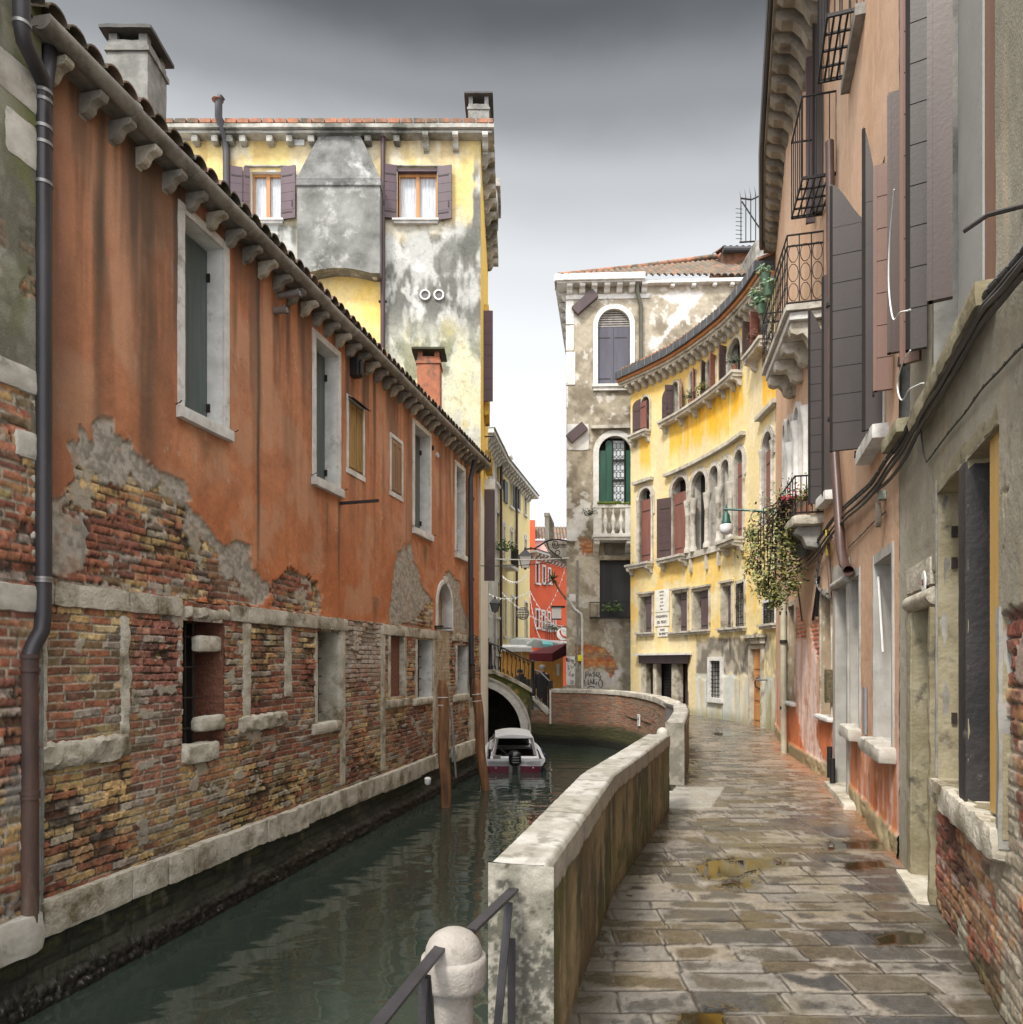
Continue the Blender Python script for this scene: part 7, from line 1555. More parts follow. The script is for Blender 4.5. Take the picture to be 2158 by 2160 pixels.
# lower little balcony and the hanging creeper
lb = (rs(1738), rs(1738)+1.5, .42, 3.78); ob = MB().rbox(R.at, lb[0], lb[1], -.1, lb[2], lb[3]-.16, lb[3], .1, .012, 7, .03).build('balcony', stone_y, pink, smooth=35)
for k in range(2): MB().prism(lambda a, b, c: R.at(lb[0]+.25+k*.9+b, a, lb[3]-.16+c), [(0, 0), (.34, 0), (.36, -.1), (.26, -.16), (.2, -.3), (0, -.34)], -.10, .10).build('corbel', stone_g, ob, bevel=.02)
ironbal('railing', lb[0]+.03, lb[1]-.03, lb[2]-.04, lb[3], lb[3]+.55, ob, 7, scroll=False)
rnd = random.Random(5); cr_ = thing('hanging_creeper', 'big straggling creeper, rust and olive, hanging from the small balcony beside the green lamp', 'plant', tuple(PX(1620, 1180, 11.3)))
def clumps(name, specs, m, lf, per):
    mb = MB()
    for x, y, d, r in specs:
        c0 = PX(x, y, d)
        for i in range(per):
            v = Vector((rnd.gauss(0, .5), rnd.gauss(0, .45), rnd.gauss(0, .6)))*r; p = c0+v; a_ = Vector((rnd.gauss(0, 1), rnd.gauss(0, 1), rnd.gauss(0, .7))).normalized(); b_ = a_.orthogonal().normalized(); l = lf*rnd.uniform(.6, 1.4)
            mb.add([p-a_*l*.5, p+b_*l*.38, p+a_*l*.5, p-b_*l*.38], [(0, 1, 2, 3)])
    return mb.build(name, m, cr_, recalc=False)
pts = [(1665, 1050, 11.2, .26), (1640, 1062, 11.4, .26), (1690, 1062, 10.9, .20), (1650, 1090, 11.3, .28), (1680, 1100, 11, .2), (1620, 1100, 11.5, .24), (1605, 1130, 11.6, .24), (1640, 1135, 11.4, .28), (1665, 1140, 11.2, .22), (1590, 1165, 11.6, .22), (1620, 1175, 11.5, .26), (1650, 1180, 11.3, .26), (1672, 1190, 11.2, .18), (1592, 1200, 11.6, .20), (1615, 1220, 11.5, .22), (1655, 1220, 11.3, .22), (1632, 1250, 11.4, .18), (1672, 1235, 11.2, .14), (1610, 1245, 11.5, .14), (1640, 1265, 11.4, .12), (1585, 1130, 11.7, .12), (1705, 1045, 10.8, .12)]
clumps('foliage', pts[:7]+pts[10:12], leaf_r, .055, 40); clumps('foliage', pts, mat('leaf_mid', (.14, .18, .05), (.07, .10, .03), 12, .5, 0), .055, 38); clumps('foliage', pts[3:]+pts[8:], leaf_y, .058, 42); clumps('foliage', pts[5:], mat('leaf_pale', (.36, .37, .15), (.18, .22, .07), 9, .5, 0), .055, 24); clumps('foliage', pts, leaf_d, .05, 26)  # dark leaves mixed through to paint depth shade inside the creeper
mb = MB()
for i in range(26):
    x = rnd.uniform(1600, 1680); d = 11.3; y0 = rnd.uniform(1060, 1120); mb.tube([PX(1665+rnd.uniform(-20, 25), 1050, d-.2), PX(x, y0, d), PX(x+rnd.uniform(-10, 6), y0+rnd.uniform(60, 150), d+.1)], .008, 4)
mb.build('stem', iron, cr_)
fl = thing('flower_box', 'terracotta flower box with red flowers on the small balcony by the brown shutter', 'planter', tuple(R.at(lb[0]+.4, .3, lb[3])))
MB().rbox(R.at, lb[0]+.1, lb[0]+.7, .15, .35, lb[3], lb[3]+.2, .1, .004, 2, .01).build('box', tile_m, fl); plantlet('flowers', '', R.at(lb[0]+.35, .32, lb[3]+.3), .22, 60, mat('red_petal', (.45, .02, .03), (.25, .01, .02), 9, .5, 0), 8, .05, parent=fl)
# pipes
def pipeR(name, label, pts, r, m, o=.08, coll=()):
    t = thing(name, label, 'drainpipe', tuple(at_px(*pts[-1], o, R))); MB().tube([at_px(x, y, o, R) for x, y in pts]+([at_px(pts[-1][0]+2, pts[-1][1]+3, -.05, R)] if label.startswith('brown') else []), r, 12).build('pipe', m, t, smooth=50)
    for x, y in coll: MB().tube([at_px(x, y, o, R), at_px(x, y+7, o, R)], r*1.25, 10).build('clamp', iron, t)
    return t
pipeR('downpipe', 'brown downpipe ending in an elbow above the grey stone doorway of the peach house', [(1750, 300), (1753, 600), (1757, 900), (1770, 1100), (1774, 1160), (1781, 1190), (1790, 1204)], .055, mat('brown_metal_pipe', (.10, .055, .045), (.06, .035, .03), 4, .4, .1), .10, ((1754, 640), (1757, 880)))
pipeR('downpipe', 'cream downpipe with black bands standing against the far end of the peach house', [(1652, 1240), (1653, 1400), (1654, 1590)], .055, mat('cream_pipe', (.55, .50, .36), (.4, .37, .28), 4, .6, .1), .09, ((1652, 1290), (1653, 1350), (1653, 1490)))
pipeR('downpipe', 'slim rusty pipe with a yellow sleeve between the peeling windows of the peach house', [(1747, 1120), (1749, 1200), (1752, 1262)], .022, pipe_r, .05)
tag(MB().tube([at_px(1746, 1118, .05, R), at_px(1748, 1172, .05, R)], .03, 8).build('pipe_sleeve', mat('yellow_plastic', (.75, .55, .03))), 'bright yellow plastic sleeve around the slim rusty pipe', 'pipe sleeve')
# cables
def cat(P, i, t):
    a, b, c, d = P[max(i-1, 0)], P[i], P[i+1], P[min(i+2, len(P)-1)]; return .5*((2*b)+(c-a)*t+(2*a-5*b+4*c-d)*t*t+(3*b-a-3*c+d)*t**3)
def cableR(name, label, lines, r, m, o=.05, bands=0):
    t = thing(name, label, 'cable', tuple(at_px(*lines[0][0], o, R)))
    for k, ln in enumerate(lines):
        P3 = [at_px(x, y, o+.02*(k % 3), R) for x, y in ln]; D = []
        for i in range(len(P3)-1):
            for j in range(4): w = j/4; D.append(cat(P3, i, w)+Vector((0, 0, .003*math.sin((i*4+j)*.9+k*2))))
        D.append(P3[-1]); MB().tube(D, r*(1-.15*(k % 2)), 6).build('strand', m if k % 3 != 2 else pipem, t, smooth=60)
        if bands and k == 0:
            q = MB()
            for i in range(0, len(D)-1, 2): p = D[i]; q.tube([p-Vector((.0, 0, r*1.4)), p+Vector((-r*1.2, 0, 0)), p+Vector((0, 0, r*2.2))], r*.35, 4)
            q.build('clip', ironb, t)
    return t
cb = mat('black_cable', (.030, .030, .032), (.05, .05, .05), 9, .5, .1); cg = mat('grey_cable', (.22, .21, .19), (.13, .12, .11), 9, .7, .2)
main = [(2200, 480), (2158, 534), (2110, 590), (2069, 637), (2030, 705), (1988, 779), (1960, 823), (1933, 866), (1900, 930), (1870, 972), (1838, 1020), (1808, 1050), (1762, 1092), (1712, 1160), (1675, 1188)]
off = lambda dx, dy, ln=main: [(x+dx, y+dy) for x, y in ln]
cableR('cable_bundle', 'thick bundle of black cables clipped diagonally across the right-hand house fronts', [main, off(2, 12), off(3, 22), off(1, -7), [(2180, 590)]+off(8, 38)[1:10]+off(4, 20)[10:]], .015, cb, .05, 1)
for k in range(2): pass
cableR('clipped_cable', 'thin cable with clips running above the deep stone window of the beige house', [[(2158, 730), (2120, 768), (2075, 817), (2037, 868), (2000, 915), (1954, 975)], [(1954, 975), (1947, 950), (1941, 880)]], .006, cb, .02, 1)
cableR('clipped_cable', 'thin dark cable sagging from the junction box towards the peach doorway', [[(1868, 1080), (1855, 1092), (1845, 1100), (1815, 1130), (1790, 1155)]], .006, cb, .02, 1)
cableR('white_cable', 'white cable looping loose between the brown shutters', [[(1886, 400), (1876, 520), (1875, 610), (1884, 672), (1900, 660), (1920, 653)], [(1920, 740), (1902, 770), (1893, 815), (1903, 845), (1920, 820), (1948, 808)]], .005, white_p, .30)
cableR('ribbed_hose', 'grey banded hose curving down to the barred window of the peach house', [[(1756, 1130), (1735, 1165), (1725, 1200), (1723, 1230), (1735, 1250), (1752, 1262)]], .022, galv, .05, 1)
for x0, y0, x1, y1 in ((1728, 1216, 1715, 1308), (1726, 1245, 1723, 1300), (1683, 1240, 1692, 1310)): MB().tube([at_px(x0, y0, .04, R), at_px(x1, y1, .03, R)], .022 if x0 != 1683 else .012, 6).build('cut_pipe', ironb, pink)
jb = thing('junction_box', 'pale green junction box with a coil of loose wire hanging below it', 'junction box', tuple(at_px(1868, 1045, .05, R))); s_, z_ = R.px(1869, 1045)
MB().rbox(R.at, s_-.06, s_+.06, 0, .07, z_-.045, z_+.045, .1, .002, 1, .008).build('box', mat('pale_green_plastic', (.33, .38, .32)), jb); q = MB()
for k in range(5): q.tube([R.at(s_+.05*math.cos(w)*(1-.1*k), .05+.008*k, z_-.17+.11*math.sin(w)) for w in np.linspace(0, 6.28, 14)], .006, 4)
q.build('coil', mat('old_wire', (.16, .13, .10)), jb)
s_, z_ = R.px(1755, 1445); MB().rbox(R.at, s_-.08, s_+.08, .0, .09, z_-.25, z_+.22, .1, .002, 1, .01).build('letterbox', mat('brass_panel', (.25, .21, .12), (.1, .09, .06), 30, .4, .2, metal=.5), pink)
s_, z_ = R.px(1828, 1500); MB().rbox(R.at, s_-.05, s_+.09, .0, .03, z_-.25, z_+.25, .1, .002, 1, .006).build('meter_door', mat('blue_grey_paint', (.25, .27, .30)), pink)
for x, yb, yt in ((1750, 1640, 1575), (1756, 1655, 1600)): MB().tube([at_px(x, yb, .08, R), at_px(x, yt, .08, R)], .035, 8).build('stand_pipe', ironb, pink)
q = MB(); s_, z_ = R.px(2100, 445, .1); q.tube([R.at(s_, 0, z_), R.at(s_+.04, .12, z_+.01), R.at(s_+.08, .2, z_-.02)], .010, 6); q.parts('shutter_hook', iron, beige)
for x, y in ((1824, 952), (1866, 820), (1925, 752)): q = MB(); s_, z_ = R.px(x, y, .05); q.tube([R.at(s_, 0, z_), R.at(s_, .14, z_), R.at(s_, .14, z_-.06)], .012, 6); q.parts('shutter_hook', ironb, pink if x < 1890 else beige)
# green lamp on its long arm
lp = thing('street_lamp', 'green and white hanging lamp on a long thin arm over the street', 'street lamp', tuple(PX(1531, 1100, 12.8))); LD = 12.8; c0 = PX(1532, 1074, LD)
MB().tube([PX(1528, 1074, LD), PX(1570, 1076, 12.6), PX(1655, 1080, 12.3)], .020, 8).build('arm', mat('lamp_green', (.02, .10, .075), (.015, .06, .045), 5, .4, .1), lp)
q = MB()
for k, r in enumerate((.09, .055, .07)): cx_ = PX(1595+k*14, 1090-3*(k % 2), 12.5); q.tube([cx_+Vector((r*math.cos(w), 0, r*math.sin(w))) for w in np.linspace(0, 6.28, 12)], .008, 5)
q.build('scroll', ironb, lp)
MB().lathe(c0, [(.010, .08), (.015, .03), (.022, 0), (.022, -.05), (.045, -.08), (.062, -.11), (.07, -.20), (.085, -.23), (.085, -.26)], 18).build('hood', _M['lamp_green'], lp, smooth=50)
MB().lathe(c0, [(.08, -.26), (.112, -.28), (.116, -.35), (.10, -.41), (.05, -.44), (.01, -.45)], 18).build('globe', mat('opal_glass', (.78, .78, .78), (.68, .68, .68), 2, .25, 0), lp, smooth=50)
# ================================================================ bridge
BY = 25.0; bx = lambda x: (x-CX)/F_*BY; bz = lambda y: H-(y-HY)/F_*BY; fB = lambda a, b, c: Vector((a, BY-b, c))
bg_ = thing('bridge', 'small humped stone bridge with mossy spandrel and pale arch ring over the canal', 'bridge', (0, BY, WATER))
ax, az, ri, ro = -1.30, -.75, 1.62, 1.92
def elps(r, k=.98, a0=.0, a1=math.pi, n=28): return [(ax+r*math.cos(a0+(a1-a0)*i/n), az+r*k*math.sin(a0+(a1-a0)*i/n)) for i in range(n+1)]
topl = [(-4.2, bz(1440)), (-2.6, bz(1416)), (bx(1043), bz(1419)), (bx(1058), bz(1425)), (bx(1087), bz(1438)), (bx(1122), bz(1458))]
def fn_sp(X, Z):
    n = fbm(X*2, Z*2, 5, 400); n3 = fbm(X*14, Z*14, 4, 401); c = mixc(C(.26, .22, .13), C(.085, .095, .025), ss(.38, .55, n)); c = mixc(c, C(.42, .26, .08), ss(.62, .74, fbm(X*2+4, Z*1.5, 4, 402))*.6); c = mixc(c, C(.03, .035, .02), ss(-.5, -.9, Z))
    return c*(.75+.5*n3)[:, None], .02*(n3-.5)+.03*(n-.5), .9+0*X
tl = np.array(topl)
sheet('spandrel', np.arange(-4.2, .72, .03), np.arange(WATER-.2, 1.35, .03), fn_sp, lambda X, h, Z: np.stack([X, BY-h, Z], 1), bg_, vmoss, lambda A, B: (B < np.interp(A, tl[:, 0], tl[:, 1])) & (((A-ax)/ri)**2+((B-az)/(ri*.98))**2 > 1) & ~((np.abs(A-ax) < ri) & (B < az)))
mb = MB(); mb.ring(fB, elps(ro), elps(ri), -.3, .05); mb.build('arch_ring', stone_w, bg_, smooth=30); MB().ring(fB, elps(ro+.05), elps(ro-.03), -.1, .09).build('arch_moulding', stone, bg_)
MB().ring(fB, elps(ri+.25), elps(ri+.02), -2.8, -.3).build('vault', mat('dark_vault', (.07, .065, .05), (.03, .03, .025), 3, .9, .5), bg_)
MB().ring(fB, [(x, z+.09) for x, z in topl], [(x, z-.05) for x, z in topl], -.3, .09).build('coping', stone_y, bg_, bevel=.01)
MB().ring(fB, [(x, z-.06) for x, z in topl], [(x, z-.5) for x, z in topl], -2.8, -.3).build('deck', stone_g, bg_)
MB().box(WF, -3.6, .72, 27.45, 27.7, WATER-.3, .98).build('added_dark_wall', _M.get('dark_vault') or dark, bg_); MB().box(WF, .42, .72, 25.3, 27.5, WATER-.3, .3).build('side_wall', _M.get('dark_vault') or dark, bg_)  # dark wall added behind the arch so its opening reads dark
bxr = MB(); bxr.rbox(WF, bx(1113), bx(1124), BY-.08, BY+.4, WATER-.2, bz(1470), .1, .01, 3, .02); bxr.build('pier', _M['mossy_quay'], bg_)
def rl(name, pts, r, m, par, o=0): return MB().tube([fB(bx(x), o, bz(y)) for x, y in pts], r, 6).build(name, m, par)
rg = thing('bridge_railing', 'black wrought iron railing with scrolled bars climbing over the small bridge', 'railing', (0, BY, 0))
rl('top_rail', [(990, 1352), (1017, 1352), (1035, 1357), (1061, 1367), (1101, 1387), (1123, 1396)], .032, ironb, rg)
for i in range(11):
    x = 1026+i*8.9; yt = np.interp(x, [1017, 1035, 1061, 1101, 1123], [1352, 1357, 1367, 1387, 1396]); yb = np.interp(x+5, [1017, 1043, 1058, 1087, 1122], [1408, 1411, 1417, 1431, 1450])
    P3 = [fB(bx(x-3+6*t+2.2*math.sin(t*6.28)), 0, bz(yt+(yb-yt)*t)) for t in np.linspace(0, 1, 11)]; MB().tube(P3, .014, 5).build('scroll_bar', ironb, rg)
    q = MB()
    for yy_, s_ in ((yt+7, 1), (yb-7, -1)): q.tube([fB(bx(x+s_*2.2*math.cos(w)), 0, bz(yy_+2.6*math.sin(w))) for w in np.linspace(0, 6.28, 9)], .012, 4)
    q.build('scroll', ironb, rg)
for x, y0, y1 in ((1034, 1356, 1412), (1017, 1352, 1410), (1124, 1394, 1468)): q = MB(); q.lathe((bx(x), BY, 0), [(.10, bz(y1)), (.10, bz(y1-8)), (.065, bz(y1-10)), (.055, bz(y0+4)), (.08, bz(y0+2)), (.05, bz(y0)), (.01, bz(y0-3))], 10); q.build('post', ironb, rg, smooth=50)
# flight of steps and rail coming down towards the curved wall
st2 = thing('bridge_steps', 'pale stone string of the bridge stairs running down to the curved brick wall', 'steps', (bx(1140), BY, -.4))
P0, P1 = PX(1128, 1472, 24.95), PX(1158, 1506, 24.6)
for k in range(6): p = P0.lerp(P1, k/5); MB().rbox(WF, p.x-.10, p.x+.12, p.y+.15, p.y+1.9, p.z-.45, p.z, .2, .006, k, .01).build('step', stone, st2)
MB().add(*bar(P0, P1+Vector((.03, 0, 0)), .22, .12)).build('string', stone, st2, bevel=.01)
wb = thing('abutment_wall', 'mossy brick wall beneath the bridge stairs, between arch and curved wall', 'wall', (bx(1140), BY, WATER)); Wp = Path([(bx(1120), 24.92), (1.36, 24.5)], 1)
wallsheet('brickwork', Wp, 0, Wp.len, WATER-.3, .0, .02, fn_wallb, wb, vstone, px=1.5, mx=.03)
MB().tube([PX(1161, 1455, 24.4), PX(1161, 1527, 24.4)], .03, 8).build('white_pipe', white_p, wb)
r2 = thing('stair_railing', 'black iron stair railing with a pale handrail, between bridge and curved wall', 'railing', (bx(1145), BY-.1, -.3))
MB().tube([PX(1128, 1414, 24.9), PX(1140, 1418, 24.8), PX(1162, 1440, 24.5)], .03, 6).build('handrail', galv, r2)
for k in range(9): x = 1129+k*4; yt = np.interp(x, [1128, 1140, 1162], [1414, 1419, 1440]); MB().tube([PX(x, yt, 24.8), PX(x, 1472+(x-1128)*.9, 24.8)], .02, 5).build('bar', ironb, r2)
MB().box(WF, *[v for v in (PX(1157, 1438, 24.5).x, PX(1166, 1438, 24.5).x)], 24.45, 24.6, PX(0, 1452, 24.5).z, PX(0, 1436, 24.5).z).build('post', ironb, r2)
# ground of the square beyond
MB().add([(-8, 27.6, -.28), (14, 27.6, -.28), (14, 70, -.28), (-8, 70, -.28)], [(0, 1, 2, 3)]).build('square', mat('worn_paving', (.25, .23, .2), (.17, .16, .14), 3, .6, .3), kind='structure')
# ================================================================ mooring posts
for i, (x0, y0, x1, y1, lb) in enumerate(((933, 1434, 940, 1703, 'leaning round wooden mooring post in front of the walled-up doorway'), (1003, 1432, 1022, 1667, 'round wooden mooring post beside the white boat, under the far downpipe'))):
    Y = F_*(H-WATER)/(y1-HY); a = Vector(((x1-CX)/F_*Y, Y, WATER)); b = PX(x0, y0, Y); r = .100
    t = thing('mooring_post', lb, 'mooring post', tuple(a), group='wooden mooring posts in the canal'); mid_ = [a.lerp(b, k/8)+Vector((.02*math.sin(k*1.3+i), .02*math.cos(k*1.7), 0)) for k in range(-3, 9)]
    up_ = (b-a).normalized(); P3 = mid_[:-1]+[b-up_*.16, b-up_*.02, b]
    MB().tube(P3, [r*.94]*4+[r*.97, r*1.02, r*1.04, r*1.0, r, r*1.05, r*1.02, r*1.0, r*.72, r*.62], 20).build('shaft', pole_m, t, smooth=50); q = MB()
    for f_ in (.50, .58, .845, .88)[2:] if False else (.80, .86): c_ = a.lerp(b, f_); q.tube([c_, c_+up_*.014], r*1.07, 20)
    q.build('band', white_p, t)
tag(MB().lathe(PX(902, 1648, 12.6), [(.03, -.06), (.055, -.03), (.06, .05), (.03, .07)], 14).build('mooring_float', white_p, smooth=50), 'little white float hanging on the wall beside the leaning post', 'float')
hp = [PX(x, y, 13.9) for x, y in ((944, 1560), (946, 1492), (949, 1489), (952, 1494), (956, 1560), (962, 1640))]
tag(MB().tube(hp, .022, 8).build('bent_pipe', galv, smooth=50), 'thin bent metal pipe dipping into the water beside the leaning mooring post', 'pipe')
# ================================================================ boat
navy_f = mat('navy_plastic', (.03, .04, .09), None, 3, .4, .05)
bt = thing('motorboat', 'small white cabin motorboat with dark red lower hull and black outboard motor', 'boat', (.07, 18.1, WATER)); bc = Vector((.075, 18.15, WATER)); fb = rot(bc, R_(1.5))
st = []; N = 14
for i in range(N+1):
    t = i/N; y = 4.9*t; w = .70*(1-max(0, (t-.35)/.65)**2.2)+.012; zg = .31+.20*t**1.5; wl = w*(.88-.25*t)
    st.append([(-.001*0, y, -.25), (wl*.72, y, -.20), (wl, y, .0), (w*.955, y, .165+.05*t), (w*.96, y, .17+.05*t), (w+.045, y, zg-.03), (w+.05, y, zg+.02), (w-.03, y, zg+.03)])
def hull(i0, i1):
    mb = MB()
    for sgn in (1, -1):
        vs = [fb(sgn*x, y, z) for S_ in st for x, y, z in S_[i0:i1]]; m = i1-i0
        mb.add(vs, [(a*m+j, a*m+j+1, (a+1)*m+j+1, (a+1)*m+j) for a in range(N) for j in range(m-1)])
    S_ = st[0][i0:i1]; mb.add([fb(x, y, z) for x, y, z in S_]+[fb(-x, y, z) for x, y, z in S_[::-1]], [tuple(range(2*len(S_)))])
    return mb
red_h = mat('dark_red_gelcoat', (.13, .012, .03), (.10, .01, .025), 2, .3, .05); wh = mat('white_gelcoat', (.80, .80, .81), (.68, .68, .69), 2.5, .28, .05, dirt=(.3, .3, .28), dirt_s=4, dirt_t=.72); blk_p = mat('black_plastic', (.012, .012, .014), None, 3, .22, .05)
hull(0, 4).build('lower_hull', red_h, bt, recalc=True); hull(4, 8).build('upper_hull', wh, bt, smooth=50)
MB().add([fb(s_*st[i][7][0], st[i][7][1], st[i][7][2]-.01) for i in range(5, N+1) for s_ in (1, -1)], [(2*k, 2*k+1, 2*k+3, 2*k+2) for k in range(N-5)]).build('foredeck', wh, bt)
MB().box(fb, -.66, .66, .05, 1.9, .06, .08).build('cockpit_floor', stone_g, bt)
q = MB(); q.box(fb, -.66, -.30, .0, .30, .16, .29); q.box(fb, .30, .66, .0, .30, .16, .29); q.box(fb, -.68, .68, .0, .05, .15, .30); q.build('stern_bench', wh, bt, bevel=.012)
MB().box(fb, -.14, .14, -.02, .02, -.1, .25).build('engine_well', galv, bt)
Z0, Z1 = .33, .84; q = MB()
def quad3(a, b, c, d, th=.03):
    a, b, c, d = map(Vector, (a, b, c, d)); n = (b-a).cross(d-a).normalized()*th; v = [a, b, c, d, a+n, b+n, c+n, d+n]; return [fb(*p) for p in v], [(0, 1, 2, 3), (7, 6, 5, 4), (0, 4, 5, 1), (1, 5, 6, 2), (2, 6, 7, 3), (3, 7, 4, 0)]
for s_ in (1, -1):
    q.add(*quad3((s_*.60, .35, Z0-.05), (s_*.52, .50, Z0-.05), (s_*.40, .62, Z1), (s_*.46, .45, Z1), .03)); q.add(*quad3((s_*.60, .35, Z0-.04), (s_*.60, 2.6, Z0), (s_*.46, 2.2, Z0+.16), (s_*.57, .45, Z0+.14), .03))
q.add(*quad3((-.60, .36, Z0-.05), (.60, .36, Z0-.05), (.60, .40, Z0+.01), (-.60, .40, Z0+.01), .04)); q.build('cabin_frame', wh, bt, bevel=.01)
rf = [( x, Z1+.07*(1-(x/.48)**2)) for x in np.linspace(-.48, .48, 11)]; MB().prism(lambda a, b, c: fb(a, b, c), rf+[(.46, Z1-.035), (-.46, Z1-.035)], .40, 2.2).build('cabin_roof', wh, bt, bevel=.012)
q = MB()
for s_ in (1, -1): q.add(*quad3((s_*.575, .5, Z0+.12), (s_*.58, 2.3, Z0+.12), (s_*.45, 2.1, Z1-.02), (s_*.455, .6, Z1-.02), .012))
q.add(*quad3((-.5, 2.5, Z0), (.5, 2.5, Z0), (.44, 2.15, Z1), (-.44, 2.15, Z1), .012)); q.build('window', mat('smoked_glass', (.01, .011, .012), None, 2, .08, 0, spec=.7), bt)
q = MB(); q.rbox(lambda a, b, c: fb(a, b, c), -.145, .145, -.42, -.02, .22, .56, .06, .008, 2, .06); en = q.build('outboard_motor', blk_p, bt, smooth=60)
MB().box(fb, -.06, .06, -.30, -.12, -.35, .24).build('leg', blk_p, en, bevel=.01); MB().tube([fb(-.10, -.1, .40), fb(-.22, .18, .46), fb(-.34, .42, .55)], [.022, .018, .025], 8).build('tiller', blk_p, en)
q = MB(); [q.box(fb, -.06, .10, -.43, -.415, z, z+.018) for z in (.30, .36, .42)]; q.build('stripes', galv, en)
q = MB(); [q.tube([fb(s_*.46, -.008, .12), fb(s_*.46, -.02, .12)], .016, 8) for s_ in (1, -1)]; q.parts('fitting', wh, bt)
for s_, y_ in ((-1, .9), (1, 1.1), (1, 2.2)): MB().lathe(fb(s_*.80, y_, .02), [(.01, 0), (.06, .03), (.07, .10), (.07, .24), (.05, .30), (.015, .33)], 10).build('fender', (white_p if y_ < 1 else navy_f), bt, smooth=50)
MB().tube([fb(-.50, .12, .31)]+[fb(-.44+.09*math.cos(w), .14+.09*math.sin(w), .31+.004*w) for w in np.linspace(0, 25, 50)], .011, 5).build('rope_coil', mat('grey_rope', (.25, .24, .22)), bt)
MB().tube([fb(-.66, .35, .34), fb(-.66, .40, .47), fb(-.62, 2.6, .55), fb(-.40, 3.8, .66)], .011, 6).build('grab_rail', galv, bt)
MB().tube([fb(-.70, .5, .33), fb(-.80, .45, .28), fb(-.95, .2, .5), PX(1012, 1500, 15.7)], .012, 5).build('mooring_line', mat('grey_rope', (.25, .24, .22)), bt)
# ================================================================ far row of houses beyond the bridge
B1 = Path([(-1.25, 31.5), (-.62, 36.3)], 1); B2 = Path([(-.62, 36.3), (1.10, 44.2)], 1)
wy = mat('cream_yellow_render', (.82, .70, .36), (.78, .64, .30), .8, .85, .2, 20); wg = mat('pale_grey_render', (.70, .69, .64), (.50, .49, .44), 1.2, .85, .3, 20, dirt=(.30, .29, .26), dirt_s=.9, dirt_t=.6)
bkg = mat('blackish_green_paint', (.018, .028, .032), None, 2, .5, .1); rr = mat('red_render', (.62, .10, .035), (.52, .08, .03), .9, .85, .2, 20); pkr = mat('pink_render', (.66, .42, .38), (.58, .36, .32), .9, .85, .2)
def farhouse(name, label, P, zt_, m, wins, grp=None, dep=6, arch=(), zbot=-.3, frm=stone_w):
    t = thing(name, label, 'house', (P.P[0][0], P.P[0][1], 0), group=grp); mb = MB()
    mb.box(P.at, 0, P.len, -dep, -.25, zbot, zt_); mb.build('rear_wall', m, t); H2 = []
    for i, (x0, x1, yt, yb) in enumerate(wins):
        a = P.px(x0, yt); b = P.px(x1, yb); H2.append((a[0], b[0], P.px((x0+x1)/2, yb)[1], P.px((x0+x1)/2, yt)[1]))
    U = sorted({0, P.len} | {u for h in H2 for u in h[:2] if 0 < u < P.len}); V = sorted({zbot, zt_} | {v for h in H2 for v in h[2:] if zbot < v < zt_}); w = MB()
    for i in range(len(U)-1):
        for j in range(len(V)-1):
            uc, vc = (U[i]+U[i+1])/2, (V[j]+V[j+1])/2
            if not any(h[0] < uc < h[1] and h[2] < vc < h[3] for h in H2): w.box(P.at, U[i], U[i+1], -.2, 0, V[j], V[j+1])
    w.build('wall', m, t)
    for i, h in enumerate(H2):
        o = MB().box(P.at, h[0], h[1], -.22, -.16, h[2], h[3]).build('window', bkg if i % 3 else glass, t); q = MB(); f_ = .12
        q.box(P.at, h[0]-f_, h[0], 0, .04, h[2], h[3]+f_); q.box(P.at, h[1], h[1]+f_, 0, .04, h[2], h[3]+f_); q.box(P.at, h[0], h[1], 0, .04, h[3], h[3]+f_); q.box(P.at, h[0]-f_*1.5, h[1]+f_*1.5, 0, .12, h[2]-f_, h[2])
        if i in arch: r = (h[1]-h[0])/2; q.ring(P.at, archpts(h[0], h[1], h[3], h[3]+r, .12), archpts(h[0], h[1], h[3], h[3]+r), 0, .05); q.prism(P.at, archpts(h[0], h[1], h[3], h[3]+r), .005, .02)
        q.build('frame', frm, o)
    return t, H2
k3_ = .1708; z3 = lambda x0, x1, y0, y1: (980+x0*k3_, 980+x1*k3_, 900+y0*k3_, 900+y1*k3_); z5 = lambda x0, x1, y0, y1: (1000+x0*.1449, 1000+x1*.1449, 1280+y0*.1449, 1280+y1*.1449)
z7 = lambda x0, x1, y0, y1: (700+x0*.2846, 700+x1*.2846, 1200+y0*.2846, 1200+y1*.2846)
t1, h1 = farhouse('white_house', 'narrow pale grey house front with dark shutters just past the tall yellow house', B1, 11.4, wg, [z3(385, 440, 490, 730), z3(390, 455, 1090, 1500), z7(1130, 1160, 100, 340), z7(1225, 1248, 110, 360), z5(150, 215, 450, 900), z5(330, 400, 470, 690), z3(240, 340, 380, 620)])
t2, h2 = farhouse('yellow_terrace_house', 'pale yellow house with white arched windows and roof terrace, far down the canal', B2, 11.55, wy, [z3(555, 590, 700, 990), z3(630, 660, 740, 1020), z3(735, 758, 850, 1090), z3(472, 492, 1240, 1640), z3(565, 588, 1300, 1640), z3(630, 648, 1330, 1660), z3(740, 760, 1395, 1520), z7(1275, 1290, 200, 500), z7(1330, 1348, 210, 540), z7(1430, 1448, 250, 540)], arch=(3, 4, 5, 6))
